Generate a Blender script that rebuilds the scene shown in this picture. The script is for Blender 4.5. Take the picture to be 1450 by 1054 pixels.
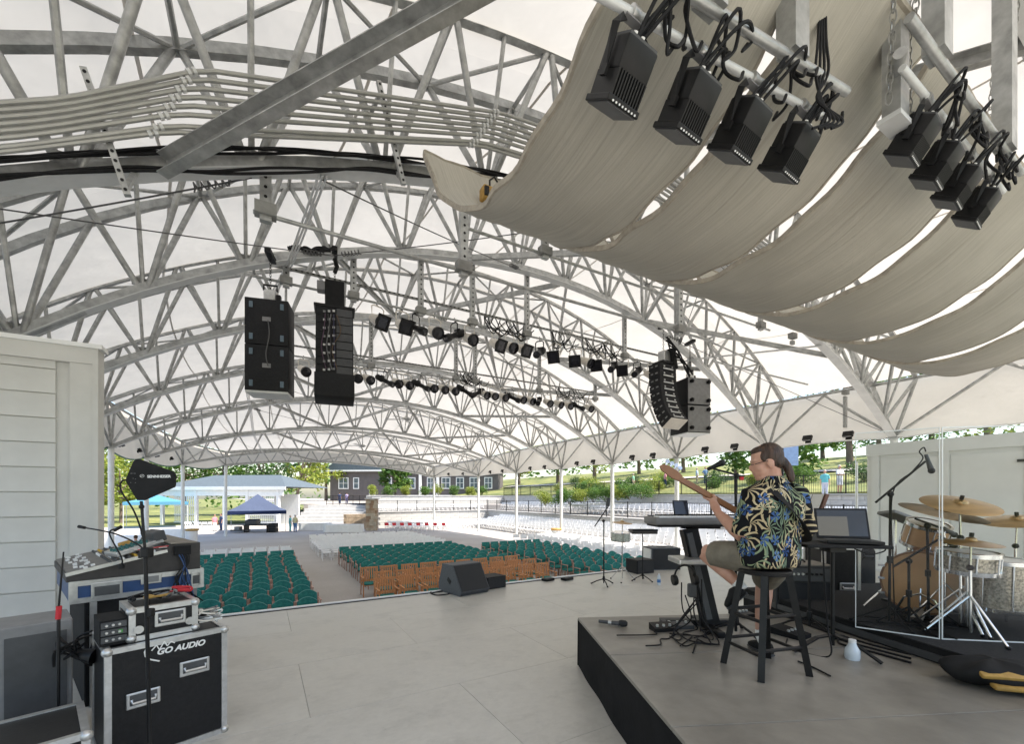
import bpy, bmesh, math, random
from mathutils import Vector, Matrix, Quaternion
random.seed(7)
for o in list(bpy.data.objects):
    bpy.data.objects.remove(o, do_unlink=True)
scn = bpy.context.scene
COL = scn.collection
R = math.radians
# ------------------------------------------------------------------ camera
EYE = 1.68                      # stage floor is z = 0, the hall axis is +Y
F = 614.0                       # focal length in pixels of a 1450 px wide picture
cam_d = bpy.data.cameras.new('camera')
cam = bpy.data.objects.new('camera', cam_d)
COL.objects.link(cam)
cam.location = (0, 0, EYE)
cam.rotation_euler = (R(90), 0, R(-30))
cam_d.sensor_fit = 'HORIZONTAL'
cam_d.sensor_width = 36.0
cam_d.lens = 36.0 * F / 1450.0
cam_d.shift_y = (704 - 527) / 1450.0
cam_d.clip_start = 0.05
cam_d.clip_end = 2000
scn.camera = cam
# ------------------------------------------------------------------ daylight
SUN_EL, SUN_AZ = R(57), R(132)   # azimuth of the sun, clockwise from +Y
world = bpy.data.worlds.new('World')
scn.world = world
world.use_nodes = True
wn = world.node_tree.nodes
wl = world.node_tree.links
bg = wn['Background']
sky = wn.new('ShaderNodeTexSky')
sky.sky_type = 'NISHITA'
sky.sun_disc = False
sky.sun_elevation = SUN_EL
sky.sun_rotation = SUN_AZ
sky.altitude = 200
sky.air_density = 1.2
sky.dust_density = 2.0
wl.new(sky.outputs['Color'], bg.inputs['Color'])
bg.inputs['Strength'].default_value = 0.1
sun_d = bpy.data.lights.new('sun', 'SUN')
sun_d.energy = 3.0
sun_d.angle = R(0.5)
sun_d.color = (1.0, 0.925, 0.81)
sun = bpy.data.objects.new('sun', sun_d)
COL.objects.link(sun)
sun_dir = Vector((math.sin(SUN_AZ) * math.cos(SUN_EL), math.cos(SUN_AZ) * math.cos(SUN_EL), math.sin(SUN_EL)))
sun.rotation_euler = sun_dir.to_track_quat('Z', 'Y').to_euler()
sun.location = sun_dir * 60
scn.view_settings.view_transform = 'Standard'
scn.view_settings.look = 'None'
scn.view_settings.gamma = 1.0
scn.view_settings.exposure = 1.75
scn.render.engine = 'CYCLES'
scn.cycles.max_bounces = 10
scn.cycles.transparent_max_bounces = 16

# ------------------------------------------------------------------ helpers
C30, S30 = math.cos(R(30)), math.sin(R(30))
CAMROT = R(-30)

def W(d, r, z=0.0):
    """depth along the view, metres to the right, height -> world"""
    return Vector((r * C30 + d * S30, d * C30 - r * S30, z))

def at(x, y, d):
    """photo pixel at a depth -> world"""
    return W(d, (x - 725) / F * d, EYE - (y - 704) / F * d)

def on(x, y, z):
    """photo pixel on the level z -> world"""
    d = F * (EYE - z) / (y - 704)
    return W(d, (x - 725) / F * d, z)

def dep(p):
    return p.x * S30 + p.y * C30

class MB:
    def __init__(s):
        s.v, s.f = [], []
    def add(s, vs, fs):
        n = len(s.v)
        s.v += [Vector(v) for v in vs]
        s.f += [tuple(i + n for i in f) for f in fs]
        return s
    def box(s, c, size, rot=None, bev=0.0):
        hx, hy, hz = size[0] / 2, size[1] / 2, size[2] / 2
        m = rot if rot is not None else Matrix.Identity(3)
        c = Vector(c)
        if bev <= 0:
            vs = [c + m @ Vector((x * hx, y * hy, z * hz)) for x in (-1, 1) for y in (-1, 1) for z in (-1, 1)]
            return s.add(vs, [(0, 1, 3, 2), (4, 6, 7, 5), (0, 4, 5, 1), (2, 3, 7, 6), (0, 2, 6, 4), (1, 5, 7, 3)])
        bm = bmesh.new()
        bmesh.ops.create_cube(bm, size=1)
        for v in bm.verts:
            v.co = Vector((v.co.x * size[0], v.co.y * size[1], v.co.z * size[2]))
        bmesh.ops.bevel(bm, geom=list(bm.edges), offset=bev, segments=2, profile=0.5, affect='EDGES')
        bm.verts.index_update()
        s.add([c + m @ v.co for v in bm.verts], [tuple(v.index for v in f.verts) for f in bm.faces])
        bm.free()
        return s
    def tube(s, p, q, r, n=8, r2=None, cap=True):
        p, q = Vector(p), Vector(q)
        r2 = r if r2 is None else r2
        a = (q - p)
        if a.length < 1e-6:
            return s
        a.normalize()
        u = a.orthogonal().normalized()
        w = a.cross(u)
        vs = []
        for c, rr in ((p, r), (q, r2)):
            for i in range(n):
                t = 2 * math.pi * (i + .5) / n
                vs.append(c + (u * math.cos(t) + w * math.sin(t)) * rr)
        fs = [(i, (i + 1) % n, n + (i + 1) % n, n + i) for i in range(n)]
        if cap:
            fs += [tuple(reversed(range(n))), tuple(range(n, 2 * n))]
        return s.add(vs, fs)
    def bar(s, p, q, w, h, up=(0, 0, 1)):
        """rectangular bar from p to q, w across, h along 'up'"""
        p, q = Vector(p), Vector(q)
        a = (q - p)
        L = a.length
        a.normalize()
        up = Vector(up)
        x = a.cross(up)
        if x.length < 1e-4:
            x = a.orthogonal()
        x.normalize()
        z = x.cross(a)
        m = Matrix((x, a, z)).transposed()
        return s.box((p + q) / 2, (w, L, h), m)
    def path(s, pts, r, n=6, closed=False, sq=None):
        """tube along a polyline; sq=(w,h) gives a rectangular section"""
        pts = [Vector(p) for p in pts]
        N = len(pts)
        rings = []
        prev = None
        for i, p in enumerate(pts):
            if closed:
                t = pts[(i + 1) % N] - pts[i - 1]
            else:
                t = pts[min(i + 1, N - 1)] - pts[max(i - 1, 0)]
            if t.length < 1e-9:
                t = Vector((0, 0, 1))
            t.normalize()
            if sq:
                x = t.cross(Vector((0, 0, 1)))
                if x.length < 1e-4:
                    x = Vector((1, 0, 0))
                x.normalize()
                z = x.cross(t)
                w, h = sq[0] / 2, sq[1] / 2
                rings.append([p + x * a * w + z * b * h for a, b in ((-1, -1), (1, -1), (1, 1), (-1, 1))])
            else:
                if prev is None:
                    u = t.orthogonal().normalized()
                else:
                    u = (prev - t * prev.dot(t))
                    u = u.normalized() if u.length > 1e-6 else t.orthogonal().normalized()
                prev = u
                w = t.cross(u)
                rr = r[i] if isinstance(r, (list, tuple)) else r
                rings.append([p + (u * math.cos(2 * math.pi * k / n) + w * math.sin(2 * math.pi * k / n)) * rr for k in range(n)])
        m = 4 if sq else n
        vs = [v for rg in rings for v in rg]
        fs = []
        for i in range(N if closed else N - 1):
            j = (i + 1) % N
            for k in range(m):
                fs.append((i * m + k, i * m + (k + 1) % m, j * m + (k + 1) % m, j * m + k))
        if not closed:
            fs.append(tuple(reversed(range(m))))
            fs.append(tuple((N - 1) * m + k for k in range(m)))
        return s.add(vs, fs)
    def lathe(s, prof, o=(0, 0, 0), axis=(0, 0, 1), n=20, capA=True, capB=True):
        """prof: list of (radius, height along the axis)"""
        o = Vector(o)
        a = Vector(axis).normalized()
        u = a.orthogonal().normalized()
        w = a.cross(u)
        vs = []
        for rr, h in prof:
            for k in range(n):
                t = 2 * math.pi * k / n
                vs.append(o + a * h + (u * math.cos(t) + w * math.sin(t)) * rr)
        fs = []
        for i in range(len(prof) - 1):
            for k in range(n):
                fs.append((i * n + k, i * n + (k + 1) % n, (i + 1) * n + (k + 1) % n, (i + 1) * n + k))
        if capA:
            fs.append(tuple(reversed(range(n))))
        if capB:
            fs.append(tuple((len(prof) - 1) * n + k for k in range(n)))
        return s.add(vs, fs)
    def prism(s, poly, o, ex, ey, ez, t):
        """2D polygon in the plane ex, ey, extruded by t along ez (centred)"""
        o, ex, ey, ez = Vector(o), Vector(ex), Vector(ey), Vector(ez)
        n = len(poly)
        vs = [o + ex * a + ey * b - ez * t / 2 for a, b in poly] + [o + ex * a + ey * b + ez * t / 2 for a, b in poly]
        fs = [tuple(reversed(range(n))), tuple(range(n, 2 * n))]
        fs += [(i, (i + 1) % n, n + (i + 1) % n, n + i) for i in range(n)]
        return s.add(vs, fs)
    def ell(s, c, rad, n=12, m=8, rot=None):
        c = Vector(c)
        mt = rot if rot is not None else Matrix.Identity(3)
        vs = [c + mt @ Vector((0, 0, -rad[2]))]
        for i in range(1, m):
            ph = -math.pi / 2 + math.pi * i / m
            for k in range(n):
                t = 2 * math.pi * k / n
                vs.append(c + mt @ Vector((rad[0] * math.cos(ph) * math.cos(t), rad[1] * math.cos(ph) * math.sin(t), rad[2] * math.sin(ph))))
        vs.append(c + mt @ Vector((0, 0, rad[2])))
        fs = [(0, 1 + (k + 1) % n, 1 + k) for k in range(n)]
        for i in range(m - 2):
            for k in range(n):
                a = 1 + i * n + k
                b = 1 + i * n + (k + 1) % n
                fs.append((a, b, b + n, a + n))
        L = len(vs) - 1
        fs += [(L, 1 + (m - 2) * n + k, 1 + (m - 2) * n + (k + 1) % n) for k in range(n)]
        return s.add(vs, fs)
    def loft(s, rings, n=14):
        """rings: (centre, axis_x, axis_y) half-axes as vectors; a skin through ellipses"""
        vs = []
        for c, ax, ay in rings:
            c, ax, ay = Vector(c), Vector(ax), Vector(ay)
            for k in range(n):
                t = 2 * math.pi * k / n
                vs.append(c + ax * math.cos(t) + ay * math.sin(t))
        fs = []
        for i in range(len(rings) - 1):
            for k in range(n):
                fs.append((i * n + k, i * n + (k + 1) % n, (i + 1) * n + (k + 1) % n, (i + 1) * n + k))
        fs.append(tuple(reversed(range(n))))
        fs.append(tuple((len(rings) - 1) * n + k for k in range(n)))
        return s.add(vs, fs)
    def grid(s, fn, nu, nv):
        vs = [fn(i / nu, j / nv) for j in range(nv + 1) for i in range(nu + 1)]
        fs = [(j * (nu + 1) + i, j * (nu + 1) + i + 1, (j + 1) * (nu + 1) + i + 1, (j + 1) * (nu + 1) + i) for j in range(nv) for i in range(nu)]
        return s.add(vs, fs)
    def mesh(s, name, mat, smooth=False, fix=True):
        me = bpy.data.meshes.new(name)
        me.from_pydata([tuple(v) for v in s.v], [], s.f)
        if fix:
            bm = bmesh.new()
            bm.from_mesh(me)
            bmesh.ops.recalc_face_normals(bm, faces=bm.faces)
            bm.to_mesh(me)
            bm.free()
        if mat is not None:
            me.materials.append(mat)
        if smooth:
            me.polygons.foreach_set('use_smooth', [True] * len(me.polygons))
            if smooth != 'all':
                me.set_sharp_from_angle(angle=R(smooth if smooth is not True else 40))
        me.update()
        return me
    def build(s, name, mat, parent=None, smooth=False, world=False, fix=True):
        if world and parent is not None:
            inv = parent['_m'] if False else MATS[parent.name]
            s.v = [inv @ v for v in s.v]
        me = s.mesh(name, mat, smooth, fix)
        o = bpy.data.objects.new(name, me)
        COL.objects.link(o)
        if parent is not None:
            o.parent = parent
        return o

MATS = {}

def tag(o, label=None, cat=None, group=None, kind=None):
    if label: o['label'] = label
    if cat: o['category'] = cat
    if group: o['group'] = group
    if kind: o['kind'] = kind
    return o

def thing(name, label, cat, loc=(0, 0, 0), rotz=0.0, group=None):
    o = bpy.data.objects.new(name, None)
    o.empty_display_size = 0.1
    COL.objects.link(o)
    o.location = loc
    o.rotation_euler = (0, 0, rotz)
    MATS[o.name] = (Matrix.Translation(Vector(loc)) @ Matrix.Rotation(rotz, 4, 'Z')).inverted()
    return tag(o, label, cat, group)

def solo(mb, name, mat, label, cat, loc=(0, 0, 0), group=None, smooth=False, kind=None):
    """a thing that is one mesh; vertices given in the world, origin moved to loc"""
    loc = Vector(loc)
    mb.v = [v - loc for v in mb.v]
    o = mb.build(name, mat, None, smooth)
    o.location = loc
    return tag(o, label, cat, group, kind)

def struct(mb, name, mat, smooth=False):
    o = mb.build(name, mat, None, smooth)
    o['kind'] = 'structure'
    return o

def kids(o):
    return KIDS.get(o.name, [])

def freeze(o):
    """remember the children of a prototype (parts and sub-parts)"""
    allobs = [x for x in COL.objects]
    def rec(p):
        cs = [x for x in allobs if x.parent == p]
        KIDS[p.name] = cs
        for c in cs: rec(c)
    rec(o)
    return o

KIDS = {}

def dup(root, loc, rotz=0.0, label=None, group=None, rot=None, parent=None):
    c = root.copy()
    COL.objects.link(c)
    if parent is None:
        c.location = loc
        c.rotation_euler = rot if rot is not None else (0, 0, rotz)
    else:
        c.parent = parent
    if label: c['label'] = label
    if group: c['group'] = group
    for k in kids(root):
        dup(k, None, parent=c)
    return c

def rot3(x=0, y=0, z=0):
    return (Matrix.Rotation(z, 3, 'Z') @ Matrix.Rotation(y, 3, 'Y') @ Matrix.Rotation(x, 3, 'X'))

def text_mesh(body, size, name, mat, parent, m, bold=0.0, shear=0.0, align='LEFT', spacing=1.0):
    cu = bpy.data.curves.new(name, 'FONT')
    cu.body = body
    cu.size = size
    cu.shear = shear
    cu.offset = bold
    cu.extrude = 0.0006
    cu.align_x = align
    cu.space_character = spacing
    o = bpy.data.objects.new(name, cu)
    me = baked(o)
    bpy.data.objects.remove(o, do_unlink=True)
    me.transform(m)
    me.materials.clear()
    me.materials.append(mat)
    t = bpy.data.objects.new(name, me)
    COL.objects.link(t)
    t.parent = parent
    return t

WORK = bpy.data.scenes.new('work')
def baked(o):
    """mesh of one object with its modifiers, evaluated in a small scene of its own"""
    WORK.collection.objects.link(o)
    with bpy.context.temp_override(scene=WORK, view_layer=WORK.view_layers[0]):
        dg = bpy.context.evaluated_depsgraph_get()
        me = bpy.data.meshes.new_from_object(o.evaluated_get(dg))
    WORK.collection.objects.unlink(o)
    return me

def sag(p, q, drop, n=14):
    p, q = Vector(p), Vector(q)
    return [p.lerp(q, i / n) + Vector((0, 0, -drop * 4 * (i / n) * (1 - i / n))) for i in range(n + 1)]

def spline(pts, k=8):
    pts = [Vector(p) for p in pts]
    out = []
    for i in range(len(pts) - 1):
        p0, p1, p2, p3 = pts[max(i - 1, 0)], pts[i], pts[i + 1], pts[min(i + 2, len(pts) - 1)]
        for j in range(k):
            t = j / k
            out.append(.5 * ((2 * p1) + (p2 - p0) * t + (2 * p0 - 5 * p1 + 4 * p2 - p3) * t * t + (3 * p1 - p0 - 3 * p2 + p3) * t ** 3))
    out.append(pts[-1])
    return out

# ------------------------------------------------------------------ materials
def nodemat(name):
    m = bpy.data.materials.new(name)
    m.use_nodes = True
    nt = m.node_tree
    return m, nt, nt.nodes, nt.links, nt.nodes['Principled BSDF']

def mat(name, col, rough=.5, metal=0.0, var=.12, scale=6.0, bump=0.0, bscale=40.0, col2=None, spec=.5, stretch=None, coat=0.0, detail=4.0):
    m, nt, N, L, b = nodemat(name)
    tc = N.new('ShaderNodeTexCoord')
    mp = N.new('ShaderNodeMapping')
    L.new(tc.outputs['Object'], mp.inputs['Vector'])
    if stretch: mp.inputs['Scale'].default_value = stretch
    nz = N.new('ShaderNodeTexNoise')
    nz.inputs['Scale'].default_value = scale
    nz.inputs['Detail'].default_value = detail
    nz.inputs['Roughness'].default_value = .6
    L.new(mp.outputs['Vector'], nz.inputs['Vector'])
    rp = N.new('ShaderNodeValToRGB')
    c1 = [max(0, c * (1 - var)) for c in col]
    c2 = list(col2) if col2 else [min(1, c * (1 + var)) for c in col]
    rp.color_ramp.elements[0].position = .32
    rp.color_ramp.elements[1].position = .68
    rp.color_ramp.elements[0].color = (*c1, 1)
    rp.color_ramp.elements[1].color = (*c2, 1)
    L.new(nz.outputs['Fac'], rp.inputs['Fac'])
    L.new(rp.outputs['Color'], b.inputs['Base Color'])
    b.inputs['Roughness'].default_value = rough
    b.inputs['Metallic'].default_value = metal
    b.inputs['Specular IOR Level'].default_value = spec
    if coat: b.inputs['Coat Weight'].default_value = coat
    if bump:
        n2 = N.new('ShaderNodeTexNoise')
        n2.inputs['Scale'].default_value = bscale
        n2.inputs['Detail'].default_value = 3
        L.new(mp.outputs['Vector'], n2.inputs['Vector'])
        bp = N.new('ShaderNodeBump')
        bp.inputs['Strength'].default_value = bump
        bp.inputs['Distance'].default_value = .01
        L.new(n2.outputs['Fac'], bp.inputs['Height'])
        L.new(bp.outputs['Normal'], b.inputs['Normal'])
    return m

def fabric_mat(name, col, trans):
    m, nt, N, L, b = nodemat(name)
    out = N['Material Output']
    N.remove(b)
    d = N.new('ShaderNodeBsdfDiffuse')
    t = N.new('ShaderNodeBsdfTranslucent')
    mx = N.new('ShaderNodeMixShader')
    mx.inputs['Fac'].default_value = trans
    tc = N.new('ShaderNodeTexCoord')
    nz = N.new('ShaderNodeTexNoise')
    nz.inputs['Scale'].default_value = .7
    nz.inputs['Detail'].default_value = 5
    L.new(tc.outputs['Object'], nz.inputs['Vector'])
    rp = N.new('ShaderNodeValToRGB')
    rp.color_ramp.elements[0].position = .3
    rp.color_ramp.elements[1].position = .7
    rp.color_ramp.elements[0].color = (*[c * .9 for c in col], 1)
    rp.color_ramp.elements[1].color = (*col, 1)
    L.new(nz.outputs['Fac'], rp.inputs['Fac'])
    # fine wrinkles
    wv = N.new('ShaderNodeTexNoise')
    wv.inputs['Scale'].default_value = 1.1
    wv.inputs['Detail'].default_value = 3
    L.new(tc.outputs['Object'], wv.inputs['Vector'])
    bp = N.new('ShaderNodeBump')
    bp.inputs['Strength'].default_value = .55
    bp.inputs['Distance'].default_value = .12
    L.new(wv.outputs['Fac'], bp.inputs['Height'])
    for s in (d, t):
        L.new(rp.outputs['Color'], s.inputs['Color'])
        L.new(bp.outputs['Normal'], s.inputs['Normal'])
    L.new(d.outputs[0], mx.inputs[1])
    L.new(t.outputs[0], mx.inputs[2])
    L.new(mx.outputs[0], out.inputs['Surface'])
    return m

def leaf_mat(name, c1, c2, trans=.35):
    m, nt, N, L, b = nodemat(name)
    out = N['Material Output']
    geo = N.new('ShaderNodeNewGeometry')
    rp = N.new('ShaderNodeValToRGB')
    rp.color_ramp.elements[0].color = (*c1, 1)
    rp.color_ramp.elements[1].color = (*c2, 1)
    L.new(geo.outputs['Random Per Island'], rp.inputs['Fac'])
    L.new(rp.outputs['Color'], b.inputs['Base Color'])
    b.inputs['Roughness'].default_value = .5
    t = N.new('ShaderNodeBsdfTranslucent')
    L.new(rp.outputs['Color'], t.inputs['Color'])
    mx = N.new('ShaderNodeMixShader')
    mx.inputs['Fac'].default_value = trans
    L.new(b.outputs[0], mx.inputs[1])
    L.new(t.outputs[0], mx.inputs[2])
    L.new(mx.outputs[0], out.inputs['Surface'])
    return m

M = {}
M['galv'] = mat('galvanised_steel', (.40, .405, .395), .4, .5, .30, 5.5, .15, 30, detail=9)
M['galv_dark'] = mat('dull_steel', (.26, .26, .245), .5, .4, .25, 4)
M['galv_white'] = mat('pale_steel', (.62, .63, .62), .45, .15, .08, 4)
M['conduit'] = mat('grey_conduit', (.37, .37, .35), .4, .45, .08, 5)
M['fabric'] = fabric_mat('roof_fabric', (.82, .79, .735), .26)
M['valance'] = fabric_mat('valance_fabric', (.8, .765, .71), .2)
M['green_trim'] = mat('green_hem', (.12, .22, .17), .8)
M['post'] = mat('post_paint', (.72, .73, .71), .45, 0, .06, 3)
M['black'] = mat('black_paint', (.009, .009, .0095), .45, 0, .3, 12, spec=.28)
M['black_matte'] = mat('black_matte', (.012, .012, .0125), .75, 0, .3, 9, .1, 60, spec=.25)
M['rubber'] = mat('black_rubber', (.010, .010, .011), .6, 0, .3, 10, spec=.25)
M['grille'] = mat('speaker_grille', (.02, .021, .023), .6, .2, .4, 220, .4, 400)
M['dark_grey'] = mat('dark_grey', (.06, .062, .065), .5, 0, .15, 8)
M['grey'] = mat('mid_grey', (.2, .2, .2), .5, 0, .12, 8)
M['chrome'] = mat('chrome', (.7, .7, .7), .16, 1.0, .05, 6)
M['alu'] = mat('aluminium', (.55, .55, .54), .34, .8, .12, 20)
M['cream_can'] = mat('cream_lamp_housing', (.66, .62, .55), .4, 0, .08, 6)
M['lens'] = mat('lens_glass', (.02, .02, .025), .08, 0, .1, 3)
M['white'] = mat('white_paint', (.78, .78, .76), .5, 0, .05, 3)
M['white_plastic'] = mat('white_plastic', (.8, .8, .8), .4, 0, .04, 3)
M['wall'] = mat('wall_boards', (.56, .55, .515), .6, 0, .06, 2.2, .06, 20)
M['wall_white'] = mat('white_door_paint', (.80, .80, .77), .45, 0, .05, 1.5)
M['chain'] = mat('chain_steel', (.4, .4, .38), .35, .8, .15, 30)
M['wire'] = mat('steel_wire', (.10, .10, .10), .5, .3)
M['yellow'] = mat('yellow_paint', (.6, .36, .03), .45)
M['red'] = mat('red_cloth', (.55, .03, .04), .8)
M['blue'] = mat('blue_laminate', (.02, .06, .17), .4)
M['wood_dark'] = mat('stained_wood', (.14, .062, .04), .5, 0, .25, 5, 0, 30, stretch=(6, 6, 1))
M['wood_chair'] = mat('chair_wood', (.55, .235, .085), .5, 0, .3, 4, .1, 30, stretch=(8, 8, 1))
M['teal'] = mat('teal_upholstery', (.034, .195, .172), .85, 0, .25, 14, .15, 120, spec=.2)
M['light_edge_line'] = mat('light_teal_edge', (.11, .31, .28), .7)
M['arm_wood'] = mat('pink_beech', (.46, .27, .21), .5, 0, .15, 6, stretch=(5, 5, 1))
# ------------------------------------------------------------------ setting: ground and stage
FL = -1.80      # audience floor
def ground_mat():
    m, nt, N, L, b = nodemat('pale_concrete')
    tc = N.new('ShaderNodeTexCoord')
    n1 = N.new('ShaderNodeTexNoise'); n1.inputs['Scale'].default_value = .35; n1.inputs['Detail'].default_value = 6
    n2 = N.new('ShaderNodeTexNoise'); n2.inputs['Scale'].default_value = 14; n2.inputs['Detail'].default_value = 3
    L.new(tc.outputs['Object'], n1.inputs['Vector']); L.new(tc.outputs['Object'], n2.inputs['Vector'])
    mx = N.new('ShaderNodeMix'); mx.data_type = 'FLOAT'; mx.inputs[0].default_value = .35
    L.new(n1.outputs['Fac'], mx.inputs[2]); L.new(n2.outputs['Fac'], mx.inputs[3])
    rp = N.new('ShaderNodeValToRGB')
    rp.color_ramp.elements[0].position = .3; rp.color_ramp.elements[1].position = .7
    rp.color_ramp.elements[0].color = (.34, .31, .285, 1); rp.color_ramp.elements[1].color = (.47, .44, .41, 1)
    L.new(mx.outputs[0], rp.inputs['Fac']); L.new(rp.outputs['Color'], b.inputs['Base Color'])
    b.inputs['Roughness'].default_value = .8
    return m
M['concrete'] = ground_mat()

def stage_mat():
    m, nt, N, L, b = nodemat('stage_paint')
    tc = N.new('ShaderNodeTexCoord')
    n1 = N.new('ShaderNodeTexNoise'); n1.inputs['Scale'].default_value = 1.1; n1.inputs['Detail'].default_value = 8; n1.inputs['Roughness'].default_value = .65
    mp = N.new('ShaderNodeMapping'); mp.inputs['Scale'].default_value = (2, 3, 1)
    n2 = N.new('ShaderNodeTexNoise'); n2.inputs['Scale'].default_value = 6; n2.inputs['Detail'].default_value = 7; n2.inputs['Roughness'].default_value = .7
    L.new(tc.outputs['Object'], n1.inputs['Vector']); L.new(tc.outputs['Object'], mp.inputs['Vector']); L.new(mp.outputs['Vector'], n2.inputs['Vector'])
    mx = N.new('ShaderNodeMix'); mx.data_type = 'FLOAT'; mx.inputs[0].default_value = .5
    L.new(n1.outputs['Fac'], mx.inputs[2]); L.new(n2.outputs['Fac'], mx.inputs[3])
    rp = N.new('ShaderNodeValToRGB')
    rp.color_ramp.elements[0].position = .30; rp.color_ramp.elements[1].position = .62
    rp.color_ramp.elements[0].color = (.46, .445, .40, 1); rp.color_ramp.elements[1].color = (.59, .57, .515, 1)
    em = rp.color_ramp.elements.new(.46); em.color = (.53, .51, .46, 1)
    L.new(mx.outputs[0], rp.inputs['Fac'])
    geo = N.new('ShaderNodeNewGeometry')
    m3 = N.new('ShaderNodeMapping'); m3.inputs['Scale'].default_value = (1, 1.3, 1); m3.inputs['Rotation'].default_value = (0, 0, .6)
    L.new(geo.outputs['Position'], m3.inputs['Vector'])
    n3 = N.new('ShaderNodeTexNoise'); n3.inputs['Scale'].default_value = 2.3; n3.inputs['Detail'].default_value = 9; n3.inputs['Roughness'].default_value = .75; n3.inputs['Distortion'].default_value = 0
    L.new(m3.outputs['Vector'], n3.inputs['Vector'])
    r3 = N.new('ShaderNodeValToRGB'); r3.color_ramp.elements[0].position = .35; r3.color_ramp.elements[1].position = .5
    r3.color_ramp.elements[0].color = (.88, .88, .88, 1); r3.color_ramp.elements[1].color = (1, 1, 1, 1)
    L.new(n3.outputs['Fac'], r3.inputs['Fac'])
    mm = N.new('ShaderNodeMix'); mm.data_type = 'RGBA'; mm.blend_type = 'MULTIPLY'; mm.inputs[0].default_value = 1
    L.new(rp.outputs['Color'], mm.inputs[6]); L.new(r3.outputs['Color'], mm.inputs[7]); L.new(mm.outputs[2], b.inputs['Base Color'])
    r2 = N.new('ShaderNodeMapRange'); r2.inputs[1].default_value = .3; r2.inputs[2].default_value = .7; r2.inputs[3].default_value = .22; r2.inputs[4].default_value = .5
    L.new(mx.outputs[0], r2.inputs[0]); L.new(r2.outputs[0], b.inputs['Roughness'])
    b.inputs['Specular IOR Level'].default_value = .5
    bp = N.new('ShaderNodeBump'); bp.inputs['Strength'].default_value = .12; bp.inputs['Distance'].default_value = .01
    L.new(n2.outputs['Fac'], bp.inputs['Height']); L.new(bp.outputs['Normal'], b.inputs['Normal'])
    return m
M['stage'] = stage_mat()
M['riser'] = mat('riser_laminate', (.23, .212, .18), .38, 0, .22, 3, .08, 30, detail=8)
M['skirt'] = mat('black_skirt', (.009, .009, .010), .85, 0, .3, 5, .2, 20, spec=.2)
M['carpet'] = mat('black_carpet', (.014, .014, .015), .95, 0, .5, 60, .5, 200)
M['lawn'] = mat('lawn_grass', (.085, .135, .03), .9, 0, .35, .35, .6, 14, col2=(.27, .265, .085), detail=12)
M['mulch'] = mat('mulch', (.16, .11, .07), .9, 0, .35, 4, .4, 30)
M['stone_wall'] = mat('wall_concrete', (.50, .49, .47), .8, 0, .1, 3, .2, 20)

# ground: one sheet to the horizon (grass beyond the plaza)
g = MB().box((0, 0, FL - .06), (1600, 1600, .1))
struct(g, 'ground', M['lawn'])
plaza = MB().add([(-45, -30, FL), (27, -30, FL), (27, 66, FL), (-45, 66, FL)], [(0, 1, 2, 3)])
struct(plaza, 'plaza', M['concrete'])

# stage: body, then separate sheets of painted board
SV = 7.29          # stage front edge
sb = MB().box((5.2, (SV - .02 - 6) / 2 , FL / 2 - .03), (24.4, SV - .02 + 6, -FL - .05))
st = struct(sb, 'stage', M['skirt'])
SX0, SX1, SY0 = -7.0, 17.4, -6.0
bw, bh = 2.44, 1.22
row = 0
y = SV - .01
proto = {}
while y > SY0 + .05:
    y1 = max(y - bh, SY0)
    x = SX0 - (bw / 2 if row % 2 else 0)
    while x < SX1:
        xa, xb = max(x, SX0), min(x + bw, SX1)
        if xb - xa > .05:
            key = (round(xb - xa, 3), round(y - y1, 3))
            if key not in proto:
                w, h = key[0] - .003, key[1] - .003
                proto[key] = MB().box((0, 0, -.012), (w, h, .024), None, .0012).mesh('floor_board', M['stage'])
            o = bpy.data.objects.new('floor_board', proto[key]); COL.objects.link(o)
            o.parent = st
            o.location = ((xa + xb) / 2, (y + y1) / 2, random.uniform(-.0008, .0008))
        x += bw
    y = y1
    row += 1
# white nosing along the front edge
MB().box(((SX0 + SX1) / 2, SV + .03, -.004), (SX1 - SX0, .07, .05), None, .006).build('edge_nosing', M['white'], st)
MB().box(((SX0 + SX1) / 2, SV - .04, .004), (SX1 - SX0, .035, .008)).build('edge_strip', M['rubber'], st)

# raked strip under the outer seats, terraces and the lawn hill on the right
U1, U2 = 25.0, 31.0
Z1, Z2 = 0.0, 1.85
rk = MB().add([(20.6, -20, FL + .004), (U1, -20, -1.06), (U1, 49.4, -1.06), (20.6, 49.4, FL + .004)], [(0, 1, 2, 3)])
M['slope'] = mat('dark_concrete_slope', (.24, .23, .22), .85, 0, .15, 3, .2, 25)  # concrete darker than the plaza, for contrast under the white chairs
struct(rk, 'raked_slope', M['slope'])
t1 = MB().add([(U1 + .2, -20, Z1 - .03), (U2, -20, .5), (U2, 49.7, .5), (U1 + .2, 49.7, Z1 - .03)], [(0, 1, 2, 3)])
struct(t1, 'terrace', M['slope'])
def hill(s, t):
    u = U2 + .2 + 150 * s ** 1.4
    v = -60 + 330 * t
    if s == 0: return Vector((u, v, FL - .1))
    z = Z2 - .04 + .135 * (u - U2) * (1 if u < 90 else 1) + .08 * math.sin(u * .11 + v * .05) * min(1, (u - U2) / 20) + .06 * math.sin(v * .13) * min(1, (u - U2) / 20)
    if u > 75: z -= .06 * (u - 75)
    # the hill flattens towards the plaza behind the hall
    return Vector((u, v, z))
struct(MB().grid(hill, 40, 60), 'hill', M['lawn'], True)

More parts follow.
